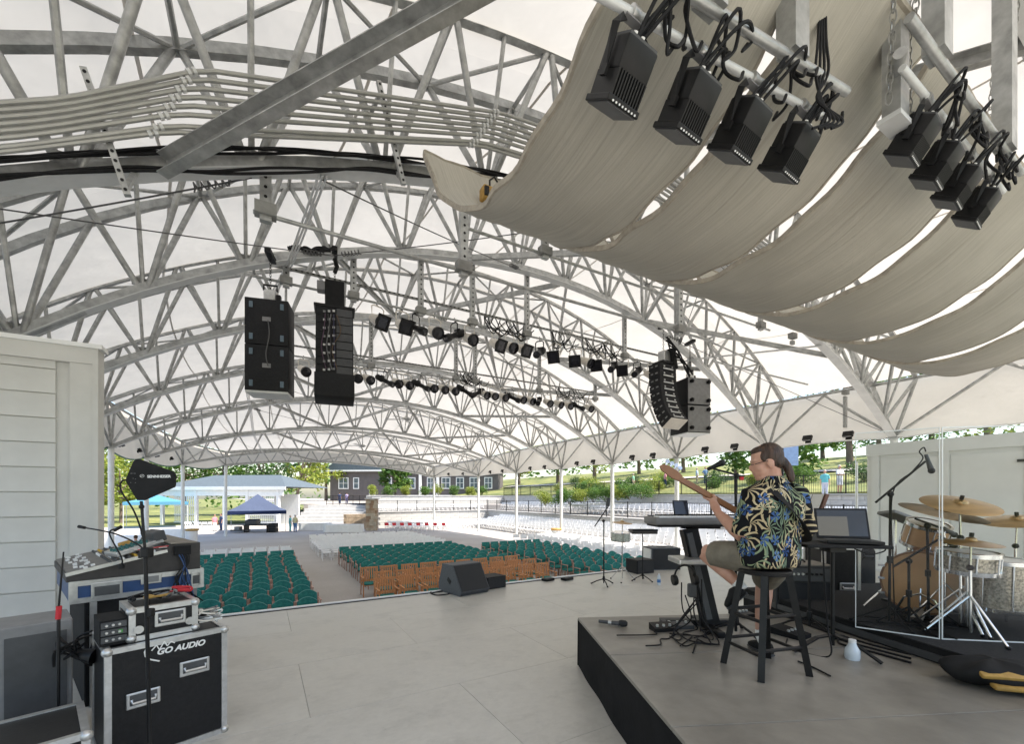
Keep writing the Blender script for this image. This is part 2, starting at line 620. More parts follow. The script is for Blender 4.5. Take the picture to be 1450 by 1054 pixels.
def block_wall(name, p0, p1, z0, z1, thick, label):
    """retaining wall of separate concrete blocks from p0 to p1; the blocks face the right-hand side of that line"""
    p0, p1 = Vector((*p0, z0)), Vector((*p1, z0))
    L = (p1 - p0).length
    t = thing(name, label, 'wall', p0, math.atan2(p1.y - p0.y, p1.x - p0.x))
    MB().box((L / 2, thick * .55, (z1 - z0) / 2 - .05), (L, thick * .8, z1 - z0 - .1)).build('core', M['stone_wall'], t)
    courses = max(2, int(round((z1 - z0 - .12) / .3)))
    ch = (z1 - z0 - .1) / courses
    mesh = MB().box((0, 0, 0), (1.19, .12, ch - .012), None, .012).mesh('block', M['stone_wall'])
    n = 0
    for c in range(courses):
        x = .6 if c % 2 else 0
        while x < L - .6 and n < 290:
            o = bpy.data.objects.new('block', mesh); COL.objects.link(o); o.parent = t
            o.location = (x + .6, random.uniform(-.008, .008), ch * (c + .5))
            n += 1
            x += 1.2
    MB().box((L / 2, .1, z1 - z0 - .04), (L, thick + .16, .08), None, .01).build('coping', M['stone_wall'], t)
    return t
block_wall('retaining_wall', (U1, 49.6), (U1, 2), -1.1, Z1 + .02, .35, 'pale block retaining wall under the lower black railing')
block_wall('retaining_wall', (U2, 56.2), (U2, 2), .3, Z2 + .02, .35, 'pale block retaining wall under the upper black railing by the lawn')
block_wall('retaining_wall', (10.9, 49.6), (U1 + .4, 49.6), FL, Z1 + .02, .35, 'pale lower retaining wall crossing behind the hall beside the stone pillar')
block_wall('retaining_wall', (11.4, 56.2), (U2 + .4, 56.2), -.1, Z2 + .02, .35, 'pale upper retaining wall below the shrubs before the dark house')
struct(MB().add([(10.9, 49.9, Z1 - .03), (U1 + .3, 49.9, Z1 - .03), (U1 + .3, 56.2, Z1 - .02), (10.9, 56.2, Z1 - .02)], [(0, 1, 2, 3)]), 'rear_terrace', M['slope'])
struct(MB().add([(U1 + .1, 49.7, Z1 - .034), (U2 + .3, 49.7, .5), (U2 + .3, 56.4, .5), (U1 + .1, 56.4, Z1 - .034)], [(0, 1, 2, 3)]), 'corner_terrace', M['slope'])
struct(MB().add([(11.2, 56.5, Z2 - .04), (U2 + .6, 56.5, Z2 - .04), (U2 + .6, 70, Z2), (11.2, 70, Z2)], [(0, 1, 2, 3)]), 'planting_bed', M['mulch'])
# ------------------------------------------------------------------ roof: arched trusses, posts, fabric
TR = [  # v, left u, right u, left foot, right foot, crown (metres above the eye), depth of the truss
    (-4.0, -4.0, 19.0, 2.13, 2.13, 4.4, 1.9),
    (1.2, -4.2, 19.4, 2.13, 2.13, 5.1, 2.0),
    (6.6, -4.4, 19.6, 2.13, 2.13, 5.75, 2.0),
    (11.0, -4.6, 19.5, 2.13, 2.13, 6.8, 2.0),
    (15.9, -5.6, 19.5, 2.13, 2.13, 6.75, 2.0),
    (20.9, -6.1, 19.5, 2.2, 2.13, 6.4, 2.0),
    (26.5, -6.0, 19.6, 2.3, 2.13, 5.8, 2.0),
    (33.0, -5.9, 19.5, 2.35, 2.13, 5.0, 1.95),
    (39.5, -5.0, 18.9, 2.4, 2.13, 4.0, 1.6),
    (45.0, -2.7, 16.2, 2.75, 2.15, 3.35, 1.1),
]
NAMES = ['behind the stage', 'above the curved stage ceiling panels', 'over the stage front carrying the conduit bundle', 'carrying the hanging loudspeaker arrays',
         'over the wooden slat chairs', 'third beyond the stage front', 'fourth beyond the stage front', 'fifth beyond the stage front', 'second from the far end of the roof', 'at the far end of the roof']

SHORT = ['behind the stage', 'over the panels', 'with the conduits', 'with the arrays', 'over the slat chairs', 'third past the stage', 'fourth past the stage', 'fifth past the stage', 'next to the end', 'at the end']

def arch(tr, u):
    v, ul, ur, fl, fr, cr, dp = tr
    t = (u - ul) / (ur - ul)
    base = fl + (fr - fl) * t
    c, h = (ur - ul) / 2, cr - (fl + fr) / 2
    rad = (c * c + h * h) / (2 * h)
    x = u - (ul + ur) / 2
    x = max(-c, min(c, x))
    return EYE + base + math.sqrt(rad * rad - x * x) - (rad - h)

NP = 14
NODES = []
for ti, tr in enumerate(TR):
    v, ul, ur, fl, fr, cr, dp = tr
    root = thing('roof_truss', 'arched galvanised steel lattice roof truss ' + NAMES[ti], 'truss', ((ul + ur) / 2, v, EYE + min(fl, fr)), 0, 'arched roof trusses')
    hw = .62 if ti < 9 else .35
    K = NP * 2
    us = [ul + (ur - ul) * i / K for i in range(K + 1)]
    near = ti in (1, 2, 3, 4)
    bz = [arch(tr, u) for u in us]
    MB().path([(u, v, z) for u, z in zip(us, bz)], 0, sq=(.15, .17)).build('bottom_chord', M['galv'], root, world=True)
    MB().path([(u, v, z - .092) for u, z in zip(us, bz)], 0, sq=(.25, .018)).build('bottom_flange', M['galv_white'], root, world=True)
    for s in (-1, 1):
        MB().path([(u, v + s * hw, z + dp) for u, z in zip(us, bz)], 0, sq=(.13, .15)).build('top_chord', M['galv'], root, world=True)
    wr = .054 if ti < 8 else .042
    n8 = 10 if near else 7
    bot = [(us[2 * i + 1], v, bz[2 * i + 1]) for i in range(NP)]
    NODES.append([Vector((us[i], v, bz[i])) for i in range(K + 1)])
    for i in range(NP):
        b = Vector(bot[i])
        for s in (-1, 1):
            for j in (0, 2):
                q = Vector((us[2 * i + j], v + s * hw, bz[2 * i + j] + dp))
                a = (q - b).normalized()
                off = Vector((.09 if j else -.09, s * .03, .06))
                MB().tube(b + off, q - Vector((.05 if j else -.05, 0, .05)), wr, n8).build('web_tube', M['galv'], root, n8 > 8, world=True)
    for i in range(NP + 1):
        p = Vector((us[2 * i], v - hw, bz[2 * i] + dp - .02)); q = Vector((us[2 * i], v + hw, bz[2 * i] + dp - .02))
        MB().tube(p, q, .04, 6).build('tie_tube', M['galv'], root, world=True)
    for i in range(NP):
        s = 1 if i % 2 else -1
        MB().tube((us[2 * i], v - s * hw, bz[2 * i] + dp - .03), (us[2 * i + 2], v + s * hw, bz[2 * i + 2] + dp - .03), .034, 6).build('diagonal_tube', M['galv'], root, world=True)
        if ti < 8:
            b = Vector(bot[i])
            MB().box(b + Vector((0, 0, .13)), (.34, .016, .15)).build('gusset_plate', M['galv_dark'], root, world=True)
            MB().tube(b + Vector((0, 0, .05)), (us[2 * i + 1], v - hw, bz[2 * i + 1] + dp - .05), wr * .72, 6).build('web_tube', M['galv'], root, world=True)
    # end posts from foot to top chords
    for e in (0, K):
        for s in (-1, 1):
            MB().tube((us[e], v, bz[e]), (us[e], v + s * hw, bz[e] + dp), wr, n8).build('end_tube', M['galv'], root, world=True)

# posts
for ti, tr in enumerate(TR):
    v, ul, ur, fl, fr, cr, dp = tr
    for side, (u, f) in enumerate(((ul, fl), (ur, fr))):
        if ti == 0 or (ti in (1, 2, 3, 4) and side == 0): continue
        where = ['stage side wall', 'lawn side'][side]
        if side == 0 and v < 20: continue
        z0 = FL
        ordn = {1: 'beside the white stage wall', 2: 'first past the white stage wall', 3: 'second past the white stage wall', 4: 'third past the white stage wall', 5: 'fourth past the white stage wall', 6: 'fifth past the white stage wall', 7: 'sixth past the white stage wall', 8: 'seventh past the white stage wall', 9: 'at the far roof corner'}[ti]
        lab = ('white roof post on the terrace side, ' if side else 'white roof post on the tents side, ') + ordn
        t = thing('roof_post', lab, 'post', (u, v, z0), 0, 'white steel roof posts')
        top = EYE + f - z0
        MB().lathe([(.115, .0), (.115, top)], n=16).build('shaft', M['post'], t, True)
        MB().box((0, 0, .012), (.42, .42, .024)).build('base_plate', M['galv'], t)
        MB().box((0, 0, top - .02), (.36, .36, .03)).build('cap_plate', M['galv'], t)
        MB().lathe([(.15, top - .55), (.15, top - .42)], n=12).build('collar', M['post'], t)

# fabric roof: one sheet for each bay, side valances under the eave tube
def rp(v):
    """interpolate the truss line at v"""
    vs = [t[0] for t in TR]
    for i in range(len(TR) - 1):
        if v <= vs[i + 1] or i == len(TR) - 2:
            t = (v - vs[i]) / (vs[i + 1] - vs[i])
            return i, t, tuple(a + (b - a) * t for a, b in zip(TR[i], TR[i + 1]))
roof = thing('fabric_roof', 'white tensioned fabric roof stretched over the arched trusses', 'roof', (6.6, 20, EYE + 2.1))
vend = TR[-1][0] + .8
for i in range(len(TR) - 1):
    v0, v1 = TR[i][0], TR[i + 1][0]
    if i == 0: v0 -= .9
    if i == len(TR) - 2: v1 += .9
    def sheet(s, t, v0=v0, v1=v1, i=i):
        v = v0 + (v1 - v0) * t
        k, tt, tr = rp(v)
        ul, ur = tr[1], tr[2]
        u = ul + (ur - ul) * s
        tc = max(0, min(1, tt))
        edge = min(s, 1 - s) * 8
        z = arch(tr, u) + tr[6] + .11 - .24 * 4 * tc * (1 - tc) * min(1, edge)
        return Vector((u, v, z))
    MB().grid(sheet, 48, 10).build('fabric_panel', M['fabric'], roof, 'all', world=True, fix=False)
    # seam tapes along the sheet
    for k in range(1, 8):
        pts = [sheet(k / 8, j / 10) - Vector((0, 0, .012)) for j in range(11)]
        MB().path(pts, 0, sq=(.05, .006)).build('seam', M['valance'], roof, world=True)
    for side in (0, 1):
        def val(s, t, side=side):
            v = v0 + (v1 - v0) * s
            k, tt, tr = rp(v)
            tc = max(0, min(1, tt))
            u = tr[1 + side] + (.14 if side else -.14)
            zb = EYE + tr[3 + side] - (.02 if side else .28) + (.10 if side else .16) * (4 * tc * (1 - tc))
            if not side: zb = EYE + tr[3] - .05 - .28 * 4 * tc * (1 - tc)
            zt = arch(tr, tr[1 + side]) + tr[6] + .09
            return Vector((u + (.04 if side else -.04) * math.sin(t * 3.1), v, zt + (zb - zt) * t))
        MB().grid(val, 14, 6).build('valance', M['valance'], roof, 'all', world=True, fix=False)
        pts = [val(j / 14, 1) for j in range(15)]
        MB().path(pts, .028 if side else .04, 6).build('hem', M['white'] if side else M['green_trim'], roof, world=True)
# end valance at the far end
tr = TR[-1]
def endv(s, t):
    u = tr[1] + (tr[2] - tr[1]) * s
    z1 = arch(tr, u) + tr[6] + .1
    z0 = arch(tr, u) + .02
    return Vector((u, tr[0] + .9, z1 + (z0 - z1) * t))
MB().grid(endv, 30, 3).build('valance', M['valance'], roof, 'all', world=True, fix=False)

# eave tubes with V struts
for side in (0, 1):
    e = thing('eave_frame', ['galvanised eave tube with V struts on the tents side', 'galvanised eave tube with V struts on the terrace side'][side], 'eave frame', (TR[4][1 + side], TR[4][0], EYE + 2.1))
    for i in range(len(TR) - 1):
        a, b = TR[i], TR[i + 1]
        pa = Vector((a[1 + side], a[0], arch(a, a[1 + side]) + a[6])); pb = Vector((b[1 + side], b[0], arch(b, b[1 + side]) + b[6]))
        MB().tube(pa, pb, .06, 8).build('eave_tube', M['galv'], e, True, world=True)
        mid = (pa + pb) / 2
        for q in (a, b):
            foot = Vector((q[1 + side], q[0], EYE + q[3 + side] + .05))
            MB().tube(foot, mid - Vector((0, 0, .06)), .05, 8).build('strut', M['galv'], e, True, world=True)

# level bracing struts between the bottom chords of neighbouring trusses
def strut(p, q, w, h, label, m='galv'):
    d = (q - p).normalized()
    side = d.cross(Vector((0, 0, 1))).normalized()
    mb = MB()
    mb.bar(p, q, .012, h)
    mb.bar(p + side * w / 2 + Vector((0, 0, h / 2)), q + side * w / 2 + Vector((0, 0, h / 2)), w, .012)
    mb.bar(p + side * w / 2 - Vector((0, 0, h / 2)), q + side * w / 2 - Vector((0, 0, h / 2)), w, .012)
    return solo(mb, 'brace_strut', M[m], label, 'brace', p, 'horizontal brace struts between trusses')
for i in range(2, 9):
    A, B = NODES[i], NODES[i + 1]
    K = len(A) - 1
    for n, (ja, jb) in enumerate(((7, 11), (15, 11), (15, 19), (23, 19))):
        if i == 2 and n == 0: continue
        p, q = A[ja].copy(), B[jb].copy()
        d = (q - p).normalized()
        strut(p + d * .2 + Vector((0, 0, .0)), q - d * .2, .07, .14,
              'galvanised brace ' + ['beside the tents side eave', 'left of the crown', 'right of the crown', 'beside the terrace eave'][n].replace('left of the crown', 'on the tents side of the crown').replace('right of the crown', 'on the terrace side of the crown') + ', truss ' + SHORT[i])
# the big channel from the conduit truss back over the stage, and its twin
p = Vector((-.95, 6.42, EYE + 3.84)); q = Vector((4.0, 1.35, EYE + 5.35))
strut(p, q, .13, .22, 'large galvanised channel rising from the conduit truss towards the stage ceiling')
p = NODES[2][10].copy() + Vector((0, -.1, 0)); q = NODES[1][14].copy()
strut(p, q, .1, .18, 'galvanised channel above the first curved stage ceiling panel')
# longitudinal white conduits laid on the bottom chords
for k, (j, nm) in enumerate(((6, 'tents side'), (22, 'terrace side'))):
    root = thing('conduit_run', 'pale conduits crossing under the trusses on the ' + nm, 'conduit', NODES[2][j] - Vector((0, 0, .12)))
    for o in (-.05, .0, .05):
        pts = [NODES[i][j] + Vector((o, 0, -.125 - abs(o) * .0)) for i in range(2, 9)]
        MB().path(pts, .018, 6).build('conduit', M['galv_white'], root, True, world=True)
# ------------------------------------------------------------------ seating
def arched_pad(w, z0, z1, rise, y, bow, t, n=10):
    """curved back pad with an arched top edge; front is -Y"""
    mb = MB()
    fr, bk = [], []
    for k in range(n + 1):
        s = -1 + 2 * k / n
        x = s * w / 2
        yy = y - bow * s * s
        zt = z1 + rise * (1 - s * s)
        zb = z0 + .02 * s * s
        for lst, off in ((fr, -t / 2), (bk, t / 2)):
            lst.append([Vector((x, yy + off, zb)), Vector((x, yy + off * 1.25, (zb + zt) / 2)), Vector((x, yy + off + .03 + .0, zt))])
    vs = [p for c in fr for p in c] + [p for c in bk for p in c]
    o = 3 * (n + 1)
    fs = []
    for k in range(n):
        for j in range(2):
            a = 3 * k + j
            fs.append((a, a + 3, a + 4, a + 1))
            fs.append((o + a, o + a + 1, o + a + 4, o + a + 3))
        fs.append((3 * k + 2, 3 * k + 5, o + 3 * k + 5, o + 3 * k + 2))
        fs.append((3 * k, o + 3 * k, o + 3 * k + 3, 3 * k + 3))
    fs.append((0, 1, o + 1, o)); fs.append((1, 2, o + 2, o + 1))
    e = 3 * n
    fs.append((e, o + e, o + e + 1, e + 1)); fs.append((e + 1, o + e + 1, o + e + 2, e + 2))
    return mb.add(vs, fs)

def green_chair(square):
    t = thing('upholstered_armchair', 'x', 'chair', (0, -60, -20))
    if square:
        arched_pad(.47, .50, .90, .0, .22, .015, .05).build('backrest', M['teal'], t, True)
    else:
        arched_pad(.47, .52, .78, .105, .22, .05, .05).build('backrest', M['teal'], t, True)
        MB().path([(q / 5 * .235, .225 - .05 * (q / 5) ** 2 + .012, .783 + .105 * (1 - (q / 5) ** 2)) for q in range(-5, 6)], .011, 5).build('light_edge_line', M['light_edge_line'], t, True)  # added paler tube, stands for the light line along the back's top edge
    MB().box((0, -.01, .445), (.50, .47, .07), rot3(R(3)), .02).build('seat', M['teal'], t, True)
    for s in (-1, 1):
        MB().path([(s * .275, -.22, .0), (s * .275, -.235, .40), (s * .278, -.22, .655)], 0, sq=(.03, .035)).build('front_leg', M['arm_wood'], t)
        MB().path([(s * .265, .30, .0), (s * .265, .215, .42), (s * .268, .2, .80)], 0, sq=(.03, .04)).build('rear_leg', M['arm_wood'], t)
        MB().box((s * .279, -.03, .668), (.05, .46, .026), None, .008).build('armrest', M['arm_wood'], t)
    MB().box((0, -.2, .385), (.52, .03, .05)).build('apron', M['arm_wood'], t)
    return freeze(t)

def slat_chair():
    t = thing('slat_chair', 'x', 'chair', (0, -62, -20))
    sl = MB().box((0, 0, 0), (.046, .016, .50), None, .004).mesh('back_slat', M['wood_chair'])
    for k in range(7):
        o = bpy.data.objects.new('back_slat', sl); COL.objects.link(o); o.parent = t
        s = (k - 3) / 3
        o.location = (s * .235, .26 - .02 * s * s, .70 + random.uniform(-.004, .004)); o.rotation_euler = (R(-12), 0, 0)
    for z, y in ((.93, .31), (.50, .215)):
        MB().box((0, y, z), (.58, .026, .055), rot3(R(-12)), .005).build('back_rail', M['wood_chair'], t)
    MB().box((0, -.02, .43), (.5, .48, .05), None, .018).build('cushion', M['teal'], t, True)
    st = MB().box((0, 0, 0), (.54, .055, .018)).mesh('seat_slat', M['wood_chair'])
    for k in range(6):
        o = bpy.data.objects.new('seat_slat', st); COL.objects.link(o); o.parent = t
        o.location = (0, -.24 + k * .09, .392)
    for s in (-1, 1):
        MB().path([(s * .29, .24, 0), (s * .29, .2, .42), (s * .29, .315, .96)], 0, sq=(.032, .045)).build('rear_leg', M['wood_chair'], t)
        MB().path([(s * .29, -.26, 0), (s * .29, -.26, .65)], 0, sq=(.032, .045)).build('front_leg', M['wood_chair'], t)
        MB().box((s * .29, -.03, .66), (.06, .54, .024), None, .006).build('armrest', M['wood_chair'], t)
    return freeze(t)

def white_chair_mb():
    mb = MB()
    mb.box((0, -.02, .44), (.40, .38, .03), rot3(R(4)))
    mb.box((0, .19, .71), (.40, .022, .22), rot3(R(-10)))
    for s in (-1, 1):
        mb.bar((s * .215, .24, .84), (s * .215, -.22, .0), .022, .03)
        mb.bar((s * .19, -.16, .43), (s * .19, .25, .0), .022, .03)
    mb.bar((-.2, .12, .15), (.2, .12, .15), .018, .018)
    return mb

gc, gs = green_chair(False), green_chair(True)
rowname = ['first', 'second', 'third', 'fourth', 'fifth', 'sixth', 'seventh', 'eighth', 'ninth', 'tenth', 'eleventh', 'twelfth', 'thirteenth', 'fourteenth']
first = {}
def put(proto, x, y, rz, label, group):
    """the first use moves the prototype itself"""
    if proto.name not in first:
        first[proto.name] = True
        proto.location = (x, y, FL); proto.rotation_euler = (0, 0, rz)
        proto['label'] = label; proto['group'] = group
        return proto
    return dup(proto, (x, y, FL), rz, label, group)
rnd = random.Random(3)
def block(u0, u1, pitch, rows, v0, dv, where, group, last_square=True, skew=0):
    for r in range(rows):
        n = int((u1 - u0) / pitch)
        sh_ = rnd.uniform(-.07, .07)
        for k in range(n):
            x = u1 + sh_ - pitch * (k + .5) + rnd.uniform(-.02, .02)
            y = v0 + dv * r + rnd.uniform(-.03, .03) + skew * (x - u0)
            sq = last_square and r == rows - 1
            put(gs if sq else gc, x, y, rnd.uniform(-.03, .03),
                ('straight-backed' if sq else 'rounded') + ' green armchair, ' + rowname[r] + ' row from the stage, ' + where, group)
block(-3.6, 1.35, .56, 14, 11.2, .93, 'block by the road cases', 'green armchairs in the seat block by the road cases')
block(2.95, 9.7, .57, 8, 17.0, .93, 'block behind the slat chairs', 'green armchairs behind the wooden slat chairs', True)
block(10.8, 14.8, .57, 11, 12.6, .93, 'block beside the terraces', 'green armchairs in the seat block beside the terraces', True)
sc = slat_chair()
for r in range(3):
    for k in range(9):
        put(sc, 3.35 + .74 * k + (.2 if r == 1 else 0) + rnd.uniform(-.02, .02), 13.5 + 1.15 * r + rnd.uniform(-.03, .03), rnd.uniform(-.04, .04),
            'wooden slat armchair with green cushion, ' + ['front row facing the stage', 'middle wooden row', 'wooden row just before the green chairs'][r], 'wooden slat armchairs')

# white folding chairs
spots = []
for r in range(2):
    for k in range(9): spots.append((-3.4 + .56 * k, 25.2 + r * 1.0, FL, 0, rowname[r] + ' white row behind the green block by the tents'))
for r in range(9):
    for k in range(13): spots.append((3.1 + .56 * k, 25.6 + r * .95, FL, 0, rowname[r] + ' white row behind the middle green block'))
for r in range(14):
    for k in range(6): spots.append((15.5 + .6 * k, 13.2 + r * 1.0, FL, R(-25), rowname[r] + ' white row between green seats and terrace posts'))
for r in range(5):
    u = 21.1 + r * .8
    for k in range(72):
        v = 9.5 + k * .6
        if v < 45: spots.append((u, v, FL + (u - 20.6) / (U1 - 20.6) * (-1.06 - FL) , R(-70), rowname[r] + ' row up the slope below the lower retaining wall'))
for r in range(3):
    u = 26.6 + r * 1.3
    for k in range(72):
        v = 9.5 + k * .6
        if v < 49: spots.append((u, v, Z1 - .03 + (u - U1) / (U2 - U1) * .53, R(-70), rowname[r] + ' row on the terrace behind the lower railing'))
for r in range(5):
    for k in range(22):
        spots.append((12.2 + k * .57, 44.0 + r * 1.0, FL, 0, rowname[r] + ' white row before the wall behind the hall'))
for r in range(2):
    for k in range(24):
        spots.append((11.9 + k * .57, 51.2 + r * 1.4, Z1 - .03, 0, rowname[r] + ' white row on the terrace behind the hall'))
spots.sort(key=lambda s: math.hypot(s[0], s[1]))
wc = white_chair_mb().mesh('folding_chair', M['white_plastic'])
rest = MB()
base = white_chair_mb()
for i, (x, y, z, rz, where) in enumerate(spots):
    x += rnd.uniform(-.03, .03); y += rnd.uniform(-.03, .03); rz += rnd.uniform(-.08, .08)
    if i < 285:
        o = bpy.data.objects.new('folding_chair', wc); COL.objects.link(o)
        o.location = (x, y, z + .002); o.rotation_euler = (0, 0, rz)
        tag(o, 'white plastic folding chair, ' + where, 'chair', 'white folding chairs, ' + where)
    else:
        m = Matrix.Translation((x, y, z + .002)) @ Matrix.Rotation(rz, 4, 'Z')
        rest.add([m @ v for v in base.v], base.f)
tag(rest.build('folding_chairs', M['white_plastic']), 'white folding chairs massed on the far slopes and terraces', 'chairs', kind='stuff')
# eight white chairs with red covers beside the stone pillar
rc = MB().box((0, .205, .70), (.42, .05, .30), rot3(R(-10)), .01).mesh('red_cover', M['red'])
for k, x in enumerate((548, 559, 570, 581, 593, 605, 617, 629)):
    p = at(x, 752, 44)
    t = thing('covered_chair', 'white folding chair with a red cover on its back near the stone pillar', 'chair', (p.x, p.y, FL), rnd.uniform(-.1, .1) + .1, 'white chairs with red covers')
    o = bpy.data.objects.new('frame', wc); COL.objects.link(o); o.parent = t
    o = bpy.data.objects.new('cover', rc); COL.objects.link(o); o.parent = t; o.location = (0, -.02, 0)
# ------------------------------------------------------------------ overhead: ceiling panels, pipes, lights, arrays, conduits
def cloud_mat():
    m, nt, N, L, b = nodemat('plaster_canvas')
    tc = N.new('ShaderNodeTexCoord')
    mp = N.new('ShaderNodeMapping'); mp.inputs['Scale'].default_value = (34, .35, .8)
    n1 = N.new('ShaderNodeTexNoise'); n1.inputs['Scale'].default_value = 1.6; n1.inputs['Detail'].default_value = 8; n1.inputs['Roughness'].default_value = .72
    n2 = N.new('ShaderNodeTexNoise'); n2.inputs['Scale'].default_value = .8; n2.inputs['Detail'].default_value = 5
    L.new(tc.outputs['Object'], mp.inputs['Vector']); L.new(mp.outputs['Vector'], n1.inputs['Vector']); L.new(tc.outputs['Object'], n2.inputs['Vector'])
    mx = N.new('ShaderNodeMix'); mx.data_type = 'FLOAT'; mx.inputs[0].default_value = .4
    L.new(n1.outputs['Fac'], mx.inputs[2]); L.new(n2.outputs['Fac'], mx.inputs[3])
    rp = N.new('ShaderNodeValToRGB')
    rp.color_ramp.elements[0].position = .36; rp.color_ramp.elements[1].position = .62
    rp.color_ramp.elements[0].color = (.32, .298, .25, 1); rp.color_ramp.elements[1].color = (.48, .455, .39, 1)
    L.new(mx.outputs[0], rp.inputs['Fac']); L.new(rp.outputs['Color'], b.inputs['Base Color'])
    b.inputs['Roughness'].default_value = .75
    bp = N.new('ShaderNodeBump'); bp.inputs['Strength'].default_value = .5; bp.inputs['Distance'].default_value = .012
    L.new(n1.outputs['Fac'], bp.inputs['Height']); L.new(bp.outputs['Normal'], b.inputs['Normal'])
    return m
M['cloud'] = cloud_mat()
M['cloud_edge'] = mat('canvas_edge', (.36, .325, .265), .85, 0, .2, 12, .3, 30)
PROF = spline([(1.25, 3.42, 0), (1.6, 3.08, 0), (2.0, 2.78, 0), (2.5, 2.585, 0), (3.05, 2.53, 0), (3.5, 2.6, 0), (4.1, 2.92, 0), (4.65, 3.46, 0), (5.05, 4.12, 0)], 6)
EDGES = [(1.7, 2.93), (3.07, 4.36), (4.54, 6.15), (6.42, 8.35), (8.7, 10.6), (10.95, 12.5)]
def chain_mb(p, q, r=.014, n=None):
    p, q = Vector(p), Vector(q)
    L = (q - p).length
    step = r * 3.0
    n = n or max(3, int(L / step))
    a = (q - p).normalized()
    u = a.orthogonal().normalized(); w = a.cross(u)
    mb = MB()
    for i in range(n):
        c = p.lerp(q, (i + .5) / n)
        sd = u if i % 2 else w
        pts = []
        for k in range(8):
            t = 2 * math.pi * k / 8
            pts.append(c + a * math.cos(t) * step * .72 + sd * math.sin(t) * r)
        mb.path(pts, r * .28, 4, closed=True)
    return mb
ordw = ['first, beside the black lamp bar', 'second', 'third', 'fourth', 'fifth', 'sixth, against the terrace side']
for i, (ua, ub) in enumerate(EDGES):
    t = thing('ceiling_panel', 'curved cream acoustic stage ceiling panel, ' + ordw[i] + ' counted from the conduit truss', 'ceiling panel', ((ua + ub) / 2, 3.0, EYE + 2.5), 0, 'curved acoustic ceiling panels')
    top, bot = [], []
    th = .035
    n = len(PROF)
    for k, p in enumerate(PROF):
        a = PROF[min(k + 1, n - 1)] - PROF[max(k - 1, 0)]
        nn = Vector((-a.y, a.x, 0)).normalized()
        bot.append((p.x, p.y)); top.append((p.x + nn.x * th, p.y + nn.y * th))
    mb = MB()
    NU = 10
    def wob(k, j, ua=ua, ub=ub, i=i):
        return .012 * math.sin(j * 1.7 + k * .55 + i) + .006 * math.sin(j * 3.1 + i)
    vs = []
    for lst in (bot, top):
        for k, (v, h) in enumerate(lst):
            for j in range(NU + 1):
                u = ua + (ub - ua) * j / NU
                e = .02 * math.sin(k * .9 + i * 2) * (1 if j in (0, NU) else 0)
                vs.append((u + e, v, EYE + h + wob(k, j)))
    Wn = NU + 1
    fs = []
    for l in (0, 1):
        for k in range(n - 1):
            for j in range(NU):
                a = l * n * Wn + k * Wn + j
                fs.append((a, a + 1, a + 1 + Wn, a + Wn))
    MB().add(vs, fs).build('shell', M['cloud'], t, 'all', world=True, fix=False)
    # thick raw edges
    for j in (0, NU):
        pts = [(Vector(vs[k * Wn + j]) + Vector(vs[n * Wn + k * Wn + j])) / 2 for k in range(n)]
        MB().path(pts, 0, sq=(.022, .05)).build('side_edge', M['cloud_edge'], t, world=True)
    for k in (0, n - 1):
        pts = [(Vector(vs[k * Wn + j]) + Vector(vs[n * Wn + k * Wn + j])) / 2 for j in range(Wn)]
        MB().path(pts, 0, sq=(.05, .045)).build('end_edge', M['cloud_edge'], t, world=True)
    # hangers to the trusses
    for u in (ua + .12, ub - .12):
        a = Vector((u, 1.32, EYE + 3.38)); b = Vector((u, 1.22, arch(TR[1], u)))
        chain_mb(a, b, .022).build('chain', M['chain'], t, world=True)
        a = Vector((u, 4.98, EYE + 4.0)); b = Vector((u, 6.4, arch(TR[2], u)))
        MB().tube(a, b, .006, 5).build('wire', M['wire'], t, world=True)
M['lampyellow'] = mat('yellow_lamp', (.42, .25, .06), .6, 0, .2, 20)
# small yellow hoist sitting on the first panel
hp = Vector((2.35, 4.6, EYE + 3.47))
t = thing('chain_hoist', 'small yellow chain hoist resting on the first curved ceiling panel', 'hoist', hp)
MB().box((0, 0, .11), (.22, .14, .16), None, .02).build('body', M['lampyellow'], t, True)
MB().path([(0, 0, .18), (0, 0, .3), (.06, 0, .36), (.12, 0, .3)], .012, 6).build('hook', M['black'], t, True)
MB().box((-.08, -.08, .1), (.05, .03, .1)).build('control_box', M['black'], t)

